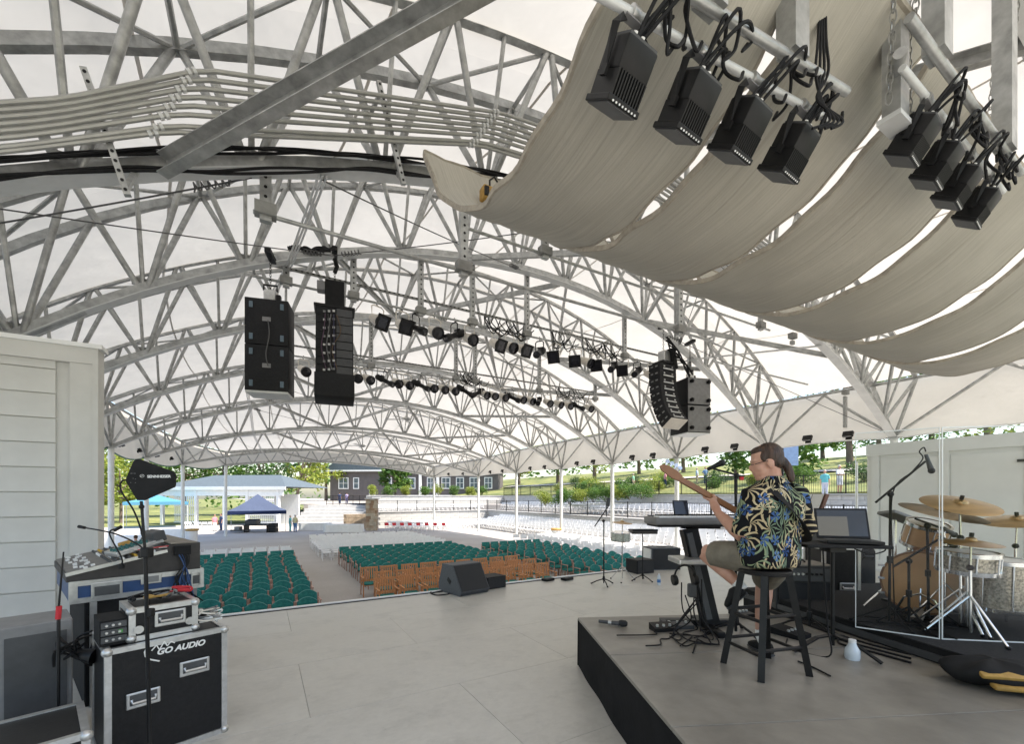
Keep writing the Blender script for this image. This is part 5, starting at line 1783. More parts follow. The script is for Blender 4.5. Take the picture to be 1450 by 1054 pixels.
def stand(t, base, top, r=.011, m='chrome', spread=.25, a0=0, hub=.32):
    base, top = Vector(base), Vector(top)
    MB().tube(base + Vector((0, 0, .04)), top, r, 10).build('pole', M[m], t, True)
    for q in range(3):
        a = a0 + 2 * math.pi * q / 3
        f = base + Vector((math.cos(a) * spread, math.sin(a) * spread, .012))
        MB().tube(base + Vector((0, 0, hub)), f, r * .8, 7).build('leg', M[m], t, True)
        MB().ell(f, (.018, .018, .013), 8, 6).build('foot', M['rubber'], t)
def cymbal(t, c, n, rad):
    MB().lathe([(.010, .028), (rad * .16, .02), (rad * .2, .004), (rad * .6, -.006), (rad, -.022)], c, n, 36, True, False).build('plate', M['brass'], t, True)
    MB().lathe([(.014, .03), (.014, .06)], c, n, 8).build('wing_nut', M['black'], t)
bd = 3.95; k = bd / F
bc = W(bd, (1304 - 725) * k, DZ + .29)
t = thing('bass_drum', 'natural maple bass drum on the black drum riser', 'drum', W(bd, (1304 - 725) * k, DZ), CAMROT + R(-50))
drum(t, (0, .2, .29), (0.0, 1, 0), .275, .42, 'maple_dark', 'maple', 8)
for s in (-1, 1):
    MB().tube((s * .26, .06, .2), (s * .40, -.06, .012), .011, 8).build('spur', M['chrome'], t, True)
    for z_ in (.16, .30, .42):
        MB().box((s * .275, -.005, z_), (.05, .04, .02)).build('claw', M['chrome'], t)
MB().path([(-.16, -.08, .03), (-.1, -.1, .16), (0, -.06, .2), (.1, -.1, .16), (.16, -.08, .03)], .01, 7).build('pedal_frame', M['chrome'], t, True)
MB().box((0, -.16, .03), (.09, .26, .015), rot3(R(12))).build('pedal_plate', M['alu'], t)
MB().tube((0, -.06, .06), (0, -.02, .24), .008, 6).build('beater', M['chrome'], t)
# toms
t = thing('rack_tom', 'maple rack tom mounted above the bass drum', 'drum', W(3.98, (1325 - 725) * 3.98 / F, DZ), CAMROT)
drum(t, (0, .1, .72), (0, -.35, 1), .155, .2, 'maple', 'skin_head', 6)
MB().tube((-.02, .2, .55), (-.02, .16, .66), .012, 8).build('mount', M['chrome'], t)
MB().tube((-.02, .2, .05), (-.02, .2, .56), .012, 8).build('post', M['chrome'], t)
MB().box((-.02, .2, .03), (.2, .2, .05)).build('post_base', M['chrome'], t)
sn = W(3.45, (1370 - 725) * 3.45 / F, DZ)
t = thing('snare_drum', 'chrome snare drum on its stand beside the bass drum', 'drum', sn, CAMROT)
drum(t, (0, 0, .56), (0, -.08, 1), .178, .14, 'sparkle', 'skin_head', 8)
stand(t, (0, 0, 0), (0, 0, .48), .011, 'chrome', .22, .3)
t = thing('floor_tom', 'sparkle-finish floor tom at the drum riser front', 'drum', W(3.55, (1418 - 725) * 3.55 / F, DZ), CAMROT)
drum(t, (0, 0, .36), (0, -.03, 1), .2, .38, 'sparkle', 'skin_head', 8)
for q in range(3):
    a = .6 + 2.1 * q
    MB().tube((math.cos(a) * .22, math.sin(a) * .22, .012), (math.cos(a) * .215, math.sin(a) * .215, .4), .009, 6).build('leg', M['chrome'], t)
# cymbals on stands
def cymbal_stand(label, px, py, d, rad, n, basex, a0):
    b = W(d, (basex - 725) * d / F, DZ)
    t = thing('cymbal_stand', label, 'cymbal', b, CAMROT)
    c = Vector(((px - basex) * d / F, 0, EYE - (py - 704) * d / F - DZ))
    e = Vector((0, 0, c.z * .72))
    stand(t, (0, 0, 0), e, .011, 'chrome', .26, a0)
    MB().tube(e, c - Vector(n).normalized() * .02, .008, 7).build('boom', M['chrome'], t, True)
    MB().ell(e, (.024, .024, .024), 8, 6).build('clutch', M['black'], t)
    cymbal(t, c, n, rad)
cymbal_stand('large bronze ride cymbal tilted over the chrome snare', 1360, 712, 3.55, .25, (-.05, -.35, 1), 1360, .2)
cymbal_stand('wide bronze crash cymbal sloping down from its high edge', 1335, 724, 3.8, .30, (.32, -.06, 1), 1338, .9)
cymbal_stand('upper bronze cymbal of the hi-hat beside the floor tom', 1375, 766, 3.3, .18, (0, -.1, 1), 1374, .5)
cymbal_stand('bronze crash cymbal at the far side of the drums', 1440, 735, 3.9, .24, (-.2, -.1, 1), 1438, .5)
# drum throne and pad
t = thing('practice_pads', 'row of black electronic pads on a chrome rack beside the door wall', 'drum pad', W(4.4, (1277 - 725) * 4.4 / F, DZ), CAMROT)
for i_, x_ in enumerate((-.07, .06)):
    MB().tube((x_, 0, .02), (x_, 0, .84 - .05 * i_), .014, 8).build('post', M['chrome'], t, True)
    MB().box((x_, 0, .012), (.11, .2, .02)).build('post_base', M['black'], t)
MB().box((0, 0, .86), (.36, .2, .035), rot3(R(-8), R(20)), .01).build('pad', M['grey'], t)
# drum microphones on stands
def boom_stand(label, bx, d, ptop, a, b, mic_at, mic_ax, mm='black', z=DZ, spread=.25, a0=.4, mcol='dark_grey'):
    base = W(d, (bx - 725) * d / F, z)
    kk = d / F
    t = thing('microphone_stand', label, 'microphone stand', base, CAMROT)
    L = lambda q: Vector(((q[0] - bx) * kk, 0, EYE - (q[1] - 704) * kk - z))
    top = L(ptop)
    stand(t, (0, 0, 0), top, .010, mm, spread, a0, .16)
    MB().tube(L(a), L(b), .009, 8).build('boom', M['black'], t, True)
    MB().ell(top, (.026, .022, .026), 10, 6).build('clutch', M['black'], t, True)
    MB().box(top.lerp(Vector((0, 0, 0)), .5), (.032, .032, .06), None, .006).build('height_clutch', M['black'], t)
    mic(t, L(mic_at), mic_ax, mcol, .022, .13)
    return t
t = boom_stand('tall boom stand reaching a condenser microphone over the drums', 1259, 3.62, (1261, 700), (1240, 712), (1310, 654), (1311, 644), (.35, 0, -1), z=DZ)
kk = 3.62 / F
MB().path(spline([((1311 - 1259) * kk, 0, EYE - (640 - 704) * kk - DZ), ((1308 - 1259) * kk, 0, EYE - (634 - 704) * kk - DZ), ((1302 - 1259) * kk, 0, EYE - (640 - 704) * kk - DZ), ((1305 - 1259) * kk, -.01, EYE - (650 - 704) * kk - DZ), ((1290 - 1259) * kk, -.012, EYE - (668 - 704) * kk - DZ), ((1262 - 1259) * kk, -.012, EYE - (700 - 704) * kk - DZ), (.02, -.014, .5), (.03, -.02, .05)], 7), .005, 5).build('mic_cable', M['rubber'], t, True)
boom_stand('low boom stand with its arm over the bass drum head', 1287, 3.6, (1287, 795), (1265, 803), (1330, 764), (1330, 760), (.8, 0, -.5), spread=.2)
boom_stand('short black microphone stand aimed at the rack tom', 1315, 3.75, (1313, 745), (1296, 735), (1338, 750), (1336, 748), (.8, .2, -.4), spread=.2, a0=1.0)
# clear acrylic shield
m_, nt, N, L, b = nodemat('clear_acrylic')
tr_ = N.new('ShaderNodeBsdfTransparent'); tr_.inputs['Color'].default_value = (.96, .97, .97, 1)
gl = N.new('ShaderNodeBsdfGlossy'); gl.inputs['Roughness'].default_value = .03
lw_ = N.new('ShaderNodeLayerWeight'); lw_.inputs['Blend'].default_value = .25
mr = N.new('ShaderNodeMath'); mr.operation = 'MULTIPLY'; mr.inputs[1].default_value = .35
L.new(lw_.outputs['Fresnel'], mr.inputs[0])
mx_ = N.new('ShaderNodeMixShader')
L.new(mr.outputs[0], mx_.inputs['Fac']); L.new(tr_.outputs[0], mx_.inputs[1]); L.new(gl.outputs[0], mx_.inputs[2])
L.new(mx_.outputs[0], N['Material Output'].inputs['Surface'])
M['acrylic'] = m_
M['acrylic_edge'] = mat('acrylic_edge', (.75, .78, .77), .2, 0, .04)
q0, q1, q2 = on(1211, 889, DZ), on(1331, 906, DZ), W(3.05, 4.6, DZ)
for a_, b_, lab in ((q0, q1, 'clear acrylic drum shield panel beside the laptop table'), (q1 + (q2 - q1).normalized() * .012, q2, 'clear acrylic drum shield panel in front of the snare')):
    t = thing('drum_shield', lab, 'shield', a_, math.atan2((b_ - a_).y, (b_ - a_).x))
    Lg = (b_ - a_).length
    MB().box((Lg / 2, 0, .8), (Lg - .012, .005, 1.58)).build('sheet', M['acrylic'], t)
    for x_ in (.003, Lg - .003): MB().box((x_, 0, .8), (.006, .007, 1.6)).build('side_edge', M['acrylic_edge'], t)
    MB().box((Lg / 2, 0, .004), (Lg - .014, .007, .008)).build('bottom_edge', M['acrylic_edge'], t)
    MB().box((Lg / 2, 0, 1.596), (Lg - .014, .007, .008)).build('top_edge', M['acrylic_edge'], t)
for q in range(7):
    a = W(3.5 + .1 * q, 3.2 + .13 * q, DZ + .012)
    rq = random.Random(q)
    cable('drum_cable', 'black cable winding over the drum riser carpet', [a] + [a + Vector((rq.uniform(-.4, .4), rq.uniform(-.4, .4), 0)) for _ in range(4)], .007, group='cables on the drum riser')
t = thing('drum_throne', 'black round drum throne behind the kit', 'stool', W(4.45, 4.3, DZ), CAMROT)
MB().lathe([(.14, .44), (.17, .46), (.17, .53), (.14, .55)], n=24).build('seat', M['black_matte'], t, True)
stand(t, (0, 0, 0), (0, 0, .45), .014, 'chrome', .24, .1)

# ------------------------------------------------------------------ left: road cases, console, antenna
CR = R(19.6)
A0 = W(2.62, -2.46, 0)         # front left foot of the big case
ex = Vector((math.cos(CR), math.sin(CR), 0)); ey = Vector((-math.sin(CR), math.cos(CR), 0))
CW = .64
cas = road_case('road_case', 'black road case lettered GO AUDIO with silver edges', A0 + ex * CW / 2, CR, CW, .56, .75, handles=((.13, .52), (-.14, .40)))
# lettering and the jagged wave mark on the front face
text_mesh('GO AUDIO', .052, 'lettering', M['white'], cas, Matrix.Translation((-.075, -.002, .655)) @ Matrix.Rotation(R(90), 4, 'X'), .0022, .25)
zig = [(-.1, .69), (-.075, .72), (-.06, .685), (-.035, .735), (-.02, .70), (.0, .725), (.02, .71)]
zig = [(x - .0, z + .0) for x, z in zig]
for i_ in range(len(zig) - 1):
    a, b = zig[i_], zig[i_ + 1]
    MB().bar((a[0], -.003, a[1]), (b[0], -.003, b[1]), .004, .006, (0, 0, 1) if abs(a[0] - b[0]) > .001 else (1, 0, 0)).build('wave_mark', M['white'], cas)
arc = [(-.115, .73), (-.135, .69), (-.13, .66), (-.105, .635), (-.06, .612)]
for i_ in range(len(arc) - 1):
    MB().bar((arc[i_][0], -.003, arc[i_][1]), (arc[i_ + 1][0], -.003, arc[i_ + 1][1]), .004, .008).build('arc_mark', M['white'], cas)
# small silver rack on top
p = A0 + ex * .30 + ey * .06 + Vector((0, 0, .752))
rk_ = road_case('rack_case', 'small silver-edged rack case with cables on top of the lettered case', p, CR, .36, .34, .215, handles=((.03, .12),))
for sx in (-1, 1):
    o = MB().lathe([(.026, 0), (.026, .01)], (sx * .135, -.004, .075), (0, -1, 0), 12).build('butterfly_latch', M['alu'], rk_, True)
# gear on the left flank of that rack
t = thing('rack_unit', 'open rack of dark audio units beside the small rack case', 'audio rack', A0 + ex * .05 + ey * .07 + Vector((0, 0, .752)), CR)
MB().box((.0, .14, .08), (.13, .26, .16)).build('frame', M['black_matte'], t)
for z_ in (.04, .085, .13):
    MB().box((.0, .004, z_), (.12, .012, .036)).build('unit_face', M['dark_grey'], t)
    for q in range(3): MB().lathe([(.008, 0), (.007, .01)], (-.035 + q * .03, -.002, z_), (0, -1, 0), 8).build('knob', M['alu'], t)
MB().box((.03, -.004, .085), (.02, .004, .02)).build('green_light', mat('green_plastic', (.06, .3, .05), .4), t)
# heap of cables and microphones on the small rack
rq = random.Random(21)
for q in range(7):
    c0_ = p + ex * rq.uniform(-.12, .14) + ey * rq.uniform(.08, .3) + Vector((0, 0, .235))
    pts = [c0_ + Vector((.07 * math.cos(a), .07 * math.sin(a), rq.uniform(-.005, .03))) for a in [rq.uniform(0, 6.3) + 1.3 * z_ for z_ in range(6)]]
    cable('coiled_cable', 'coiled cable heaped on the small rack case', pts, .008, m=['rubber', 'dark_grey', 'rubber', 'red', 'lampyellow', 'rubber', 'grey'][q], group='cables heaped on the rack')
for q in range(8):
    c0_ = A0 + ex * (CW - .1) + ey * .12 + Vector((0, 0, .765))
    pts = [c0_ + Vector((.085 * math.cos(a) + rq.uniform(-.02, .02), .06 * math.sin(a), .008 + .02 * q * .5 + rq.uniform(0, .05))) for a in [rq.uniform(0, 6.3) + 1.15 * z_ for z_ in range(7)]]
    cable('coiled_cable', 'pale coiled cable beside the small rack on the lettered case', pts, .006, m=['white', 'rubber', 'cream_can', 'grey'][q % 4], group='coils beside the rack')
# console table: black case base, tray, console
T0 = W(3.38, -3.43, 0)
t = thing('console_stand', 'black stand base under the mixing console', 'stand', T0 + ex * .42, CR)
MB().box((0, .6, .42), (.7, 1.15, .84), None, .01).build('base', M['black_matte'], t)
MB().box((-.3, -.0, .42), (.04, .04, .84)).build('front_post', M['alu'], t)
MB().box((.36, -.0, .42), (.05, .05, .84)).build('front_post', M['grey'], t)
tr2 = thing('case_tray', 'blue and silver flight case tray holding the mixing console', 'road case', T0 + ex * .42 + Vector((0, 0, .842)), CR)
TWd = .86
MB().box((0, .63, .085), (TWd, 1.26, .165)).build('tray', M['blue'], tr2)
for z_ in (.02, .155):
    MB().box((0, -.006, z_), (TWd + .01, .02, .04)).build('edge_rail', M['alu'], tr2)
    MB().box((TWd / 2 + .004, .63, z_), (.02, 1.26, .04)).build('edge_rail', M['alu'], tr2)
for sx in (-1, 1): MB().box((sx * (TWd / 2 - .015), -.008, .0875), (.05, .022, .17)).build('corner_post', M['alu'], tr2)
for hx in (-.22, .38): 
    hd = MB().box((hx, -.012, .085), (.19 if hx < 0 else .08, .014, .13), None, .006).build('handle_plate', M['alu'], tr2)
    MB().box((hx, -.021, .08), (.15 if hx < 0 else .05, .006, .075)).build('handle_dish', M['dark_grey'], hd)
MB().box((.06, -.012, .13), (.14, .014, .08), None, .005).build('latch_plate', M['alu'], tr2)
MB().box((.06, -.021, .13), (.1, .006, .05)).build('latch_dish', M['grey'], tr2)
co = thing('mixing_console', 'large brown-black mixing console with rows of faders on its sloping top', 'mixer', T0 + ex * .42 + Vector((0, 0, 1.012)), CR)
M['console'] = mat('console_side', (.035, .03, .027), .55, 0, .2, 12, .1, 60)
M['console_top'] = mat('console_face', (.13, .125, .12), .5, 0, .2, 18)
prof = [(-.45, -.0), (.42, .0), (.42, .245), (.19, .235), (.17, .185), (-.45, .055)]
MB().prism(prof, (0, .62, 0), (1, 0, 0), (0, 0, 1), (0, 1, 0), 1.2).build('body', M['console'], co)
sl = math.atan2(.13, .62)
cen = Vector((-.14, .62, .127)); rt = rot3(0, -sl)
MB().box(cen, (.615, 1.17, .012), rt).build('face_panel', M['console_top'], co)
MB().bar((-.455, .016, .06), (.175, .016, .19), .03, .026).build('end_trim', M['alu'], co)
knob = MB().lathe([(.010, 0), (.007, .018)], n=8).mesh('knob', M['dark_grey'])
knob2 = MB().lathe([(.010, 0), (.007, .018)], n=8).mesh('knob', M['white'])
knob3 = MB().lathe([(.010, 0), (.007, .018)], n=8).mesh('knob', M['yellow'])
fad = MB().box((0, 0, .008), (.026, .012, .016)).mesh('fader', M['white'])
for q in range(20):
    for r_ in range(8):
        o = bpy.data.objects.new('knob', [knob, knob, knob2, knob, knob3, knob, knob, knob2][(r_ + q // 5) % 8]); COL.objects.link(o); o.parent = co
        o.location = cen + rt @ Vector((-.05 + r_ * .042, -.55 + q * .056, .006)); o.rotation_euler = rt.to_euler()
    o = bpy.data.objects.new('fader', fad); COL.objects.link(o); o.parent = co
    o.location = cen + rt @ Vector((-.2 + .05 * math.sin(q * 1.7), -.55 + q * .056, .006)); o.rotation_euler = rt.to_euler()
MB().box((.305, .62, .2465), (.2, 1.16, .008)).build('meter_bridge', M['tan'], co)
# little mixer tilted on the console
mt = Matrix.Translation(0 * ex)
sm = thing('small_mixer', 'small grey mixer with teal knobs propped on the console', 'mixer', T0 + ex * .42 + ex * .02 + ey * .12 + Vector((0, 0, 1.012 + .185)), CR + R(14))
RT = rot3(0, R(-16))
MB().box((0, .12, .04), (.36, .22, .045), RT, .01).build('body', M['alu'], sm)
MB().box((.14, .12, .125), (.10, .22, .10), RT, .012).build('pod', M['dark_grey'], sm)
tk = mat('teal_knob', (.02, .12, .12), .4)
for i_ in range(7):
    for j_ in range(3):
        MB().lathe([(.011, 0), (.008, .022)], Vector((0, .12, .04)) + RT @ Vector((-.155 + i_ * .036, -.08 + j_ * .05, .022)), RT @ Vector((0, 0, 1)), 8).build('knob', tk, sm)
MB().box(Vector((-.02, .24, .07)), (.1, .05, .03), RT, .008).build('yellow_case', M['lampyellow'], sm)
for q in range(4):
    pts = [sm.location + Vector((rq.uniform(-.05, .15), rq.uniform(-.05, .02), rq.uniform(.02, .05))) + ex * s_ for s_ in (-.05, .05, .12, .18)]
    cable('console_cable', 'thin cable lying over the edge of the small mixer', pts, .004, m=['white', 'red', 'rubber', 'cream_can'][q], group='thin cables on the console')
# gooseneck lamps
for q, (xa, ya, xb, yb, xc, yc) in enumerate(((200, 775, 165, 757, 116, 747), (172, 790, 155, 756, 167, 749))):
    a, b, c = at(xa, ya, 3.5), at(xb, yb, 3.55), at(xc, yc, 3.6)
    t = thing('gooseneck_lamp', ['long gooseneck lamp stretched over the console', 'short gooseneck lamp on the console'][q], 'lamp', a, 0)
    MB().path(spline([a - Vector((0, 0, .06)), a, b, c], 8), .006, 6).build('neck', M['black'], t, True, world=True)
    MB().lathe([(.012, -.03), (.014, .03)], c, c - b, 10).build('head', M['black'], t, True, world=True)
    MB().lathe([(.02, -.02), (.02, .02)], a - Vector((0, 0, .07)), (0, 0, 1), 10).build('socket', M['black'], t, world=True)
# multicore cable dropping from the console's rear
hz = T0 + ex * .70 + Vector((0, 0, 1.2)) - ey * .012
t = thing('cable_snake', 'fan of blue-black cables hanging from the console side', 'cable', hz)
MB().box(hz, (.12, .03, .08), rot3(0, 0, CR)).build('connector_block', M['black_matte'], t, world=True)
for q in range(10):
    o_ = ex * rq.uniform(-.05, .05)
    pts = [hz + o_, hz + ex * .02 + o_ * .4 - ey * .03 - Vector((0, 0, .12)), hz + ex * (.0 + rq.uniform(-.07, .05)) - ey * .05 - Vector((0, 0, .26)), hz + ex * rq.uniform(-.14, .16) - ey * .06 - Vector((0, 0, .42 + rq.uniform(0, .1)))]
    MB().path(spline(pts, 7), .006, 5).build('cable', M['rubber'] if q % 3 else M['blue'], t, True, world=True)
# low silver-edged case in the corner
road_case('road_case', 'low dark road case with silver edges in front of the lettered case', W(2.05, -2.38, 0), CR + R(-2), .55, .5, .46, handles=((0, .2),))
t = thing('speaker_box', 'grey box standing behind the low road case', 'box', W(3.0, -3.3, 0), CR)
MB().box((0, 0, .42), (.34, .4, .84), None, .01).build('body', M['grey'], t)
MB().box((0, -.205, .42), (.28, .01, .7)).build('front', M['dark_grey'], t)
t = thing('clamp_lamp', 'black clip lamp and cables hooked on the console stand', 'lamp', W(2.9, -2.85, .62), CR)
MB().lathe([(.02, -.08), (.035, -.04), (.05, .04), (.055, .05)], (0, 0, .0), (.7, -.5, -.2), 16).build('shade', M['black'], t, True)
MB().tube((-.05, .06, .02), (-.12, .16, .12), .012, 6).build('arm', M['black'], t)
for q in range(5):
    pts = [Vector((rq.uniform(-.15, .05), rq.uniform(-.05, .1), rq.uniform(-.1, .16))) for _ in range(5)]
    MB().path(spline(pts, 7), .008, 5).build('cord', M['rubber'], t, True)
# wireless handheld antenna rods
for q, (x_, y0_, y1_) in enumerate(((89, 830, 782),)):
    a, b = at(x_ - 6, 862, 2.7), at(x_ + 1, 782, 2.7)
    t = thing('rod_antenna', 'thin black rod antenna standing by the console tray', 'antenna', at(82, 880, 2.7))
    MB().tube(a, b, .006, 6, .004).build('rod', M['black'], t, world=True)
    MB().lathe([(.014, -.04), (.014, .04)], at(83, 868, 2.7), b - a, 10).build('base', M['red'], t, world=True)
    MB().tube(at(83, 868, 2.7), at(82, 1020, 2.7), .009, 6).build('stem', M['black'], t, world=True)
# paddle antenna on a slim stand
ad = 2.5; k = ad / F
ab = W(ad, (213 - 725) * k, 0)
t = thing('paddle_antenna_stand', 'slim black microphone stand in front of the lettered road case', 'stand', ab, CAMROT)
AX = lambda x: (x - 213) * k
AZ = lambda y: EYE - (y - 704) * k
MB().tube((AX(213), 0, .1), (AX(206), 0, AZ(790)), .0105, 10).build('lower_pole', M['black'], t, True)
MB().tube((AX(206), 0, AZ(790)), (AX(200), 0, AZ(710)), .0075, 10).build('upper_pole', M['black'], t, True)
MB().box((AX(208), 0, AZ(783)), (.05, .05, .06), None, .01).build('clutch', M['black'], t)
MB().box((AX(213), 0, AZ(868)), (.035, .035, .05), None, .008).build('clutch', M['black'], t)
MB().ell((AX(200.5), 0, AZ(718)), (.014, .014, .014), 10, 6).build('swivel', M['black'], t)
for q in range(3):
    a = .5 + 2.1 * q
    MB().tube((AX(213), 0, .12), (AX(213) + .26 * math.cos(a), .26 * math.sin(a), .012), .009, 6).build('leg', M['black'], t)
pa = thing('paddle_antenna', 'black shark-fin paddle antenna lettered SENNHEISER on the slim stand', 'antenna', W(ad, (200 - 725) * k, AZ(712)), CAMROT + R(8))
poly = [((x - 200) * k, -(y - 712) * k) for x, y in ((196, 709), (204, 709), (243, 690), (244, 686), (244, 672), (241, 668), (198, 650.5), (194, 651), (191, 654), (182, 678), (182, 683))]
MB().prism(poly, (0, 0, 0), (1, 0, 0), (0, 0, 1), (0, 1, 0), .016).build('paddle', M['black_matte'], pa)
text_mesh('SENNHEISER', 5.2 * k, 'lettering', M['white'], pa, Matrix.Translation(((209 - 200) * k, -.0085, -(677 - 712) * k)) @ Matrix.Rotation(R(-1), 4, 'Y') @ Matrix.Rotation(R(90), 4, 'X'), .0006, 0, spacing=1.05)
lg = MB()
for (x_, z_) in ((202.5, 674.5),):
    ring = [((x_ - 200) * k + 2.6 * k * math.cos(a), -.009, -(z_ - 712) * k + 2.0 * k * math.sin(a)) for a in [2 * math.pi * q / 16 for q in range(16)]]
    lg.path(ring, .0008, 4, closed=True)
    lg.path([((x_ - 2 - 200) * k, -.009, -(z_ + 1.2 - 712) * k), ((x_ + 2 - 200) * k, -.009, -(z_ - 1.4 - 712) * k)], .0008, 4)
lg.build('emblem', M['white'], pa)
for q, (x_, y_) in enumerate(((189, 671), (193, 671), (191, 678), (194, 679), (188, 684), (194, 684))):
    MB().box(((x_ - 200) * k, -.0088, -(y_ - 712) * k), (.004 if q > 1 else .010, .001, .0025)).build('print_mark', M['grey'], pa)
cable('antenna_cable', 'thin black cable looping from the paddle antenna to its stand', [W(ad, (182 - 725) * k, AZ(680)), W(ad, (174 - 725) * k, AZ(681)), W(ad, (170 - 725) * k, AZ(688)), W(ad, (174 - 725) * k, AZ(700)), W(ad, (190 - 725) * k, AZ(725)), W(ad, (202 - 725) * k, AZ(760)), W(ad, (206 - 725) * k, AZ(800)), W(ad - .015, (210 - 725) * k, AZ(860)), W(ad - .015, (213 - 725) * k, AZ(960))], .005)
# ------------------------------------------------------------------ people
def remeshed(mb, voxel, name, m, parent, smooth_it=6, factor=.5, disp=0.0):
    me = mb.mesh(name, m)
    o = bpy.data.objects.new(name, me)
    r = o.modifiers.new('r', 'REMESH'); r.mode = 'VOXEL'; r.voxel_size = voxel
    if smooth_it:
        s = o.modifiers.new('s', 'SMOOTH'); s.iterations = smooth_it; s.factor = factor
    out = baked(o)
    bpy.data.objects.remove(o, do_unlink=True)
    bpy.data.meshes.remove(me)
    out.materials.clear(); out.materials.append(m)
    out.polygons.foreach_set('use_smooth', [True] * len(out.polygons))
    ob = bpy.data.objects.new(name, out); COL.objects.link(ob)
    ob.parent = parent
    if disp:
        from mathutils import noise
        for v in out.vertices:
            c = v.co
            n_ = noise.noise(Vector((c.x * 9, c.y * 9, c.z * 5))) + .5 * noise.noise(Vector((c.x * 22, c.y * 22, c.z * 10)))
            v.co = c + v.normal * n_ * disp
    return ob
def skin_mat(name, col):
    m, nt, N, L, b = nodemat(name)
    tc = N.new('ShaderNodeTexCoord'); nz = N.new('ShaderNodeTexNoise'); nz.inputs['Scale'].default_value = 14; nz.inputs['Detail'].default_value = 4
    L.new(tc.outputs['Object'], nz.inputs['Vector'])
    rp_ = N.new('ShaderNodeValToRGB')
    rp_.color_ramp.elements[0].position = .3; rp_.color_ramp.elements[1].position = .7
    rp_.color_ramp.elements[0].color = (col[0] * .85, col[1] * .72, col[2] * .68, 1); rp_.color_ramp.elements[1].color = (*col, 1)
    L.new(nz.outputs['Fac'], rp_.inputs['Fac']); L.new(rp_.outputs['Color'], b.inputs['Base Color'])
    b.inputs['Roughness'].default_value = .5
    b.inputs['Subsurface Weight'].default_value = .08
    b.inputs['Subsurface Radius'].default_value = (.01, .004, .002)
    return m
M['skin'] = skin_mat('skin', (.56, .33, .24))

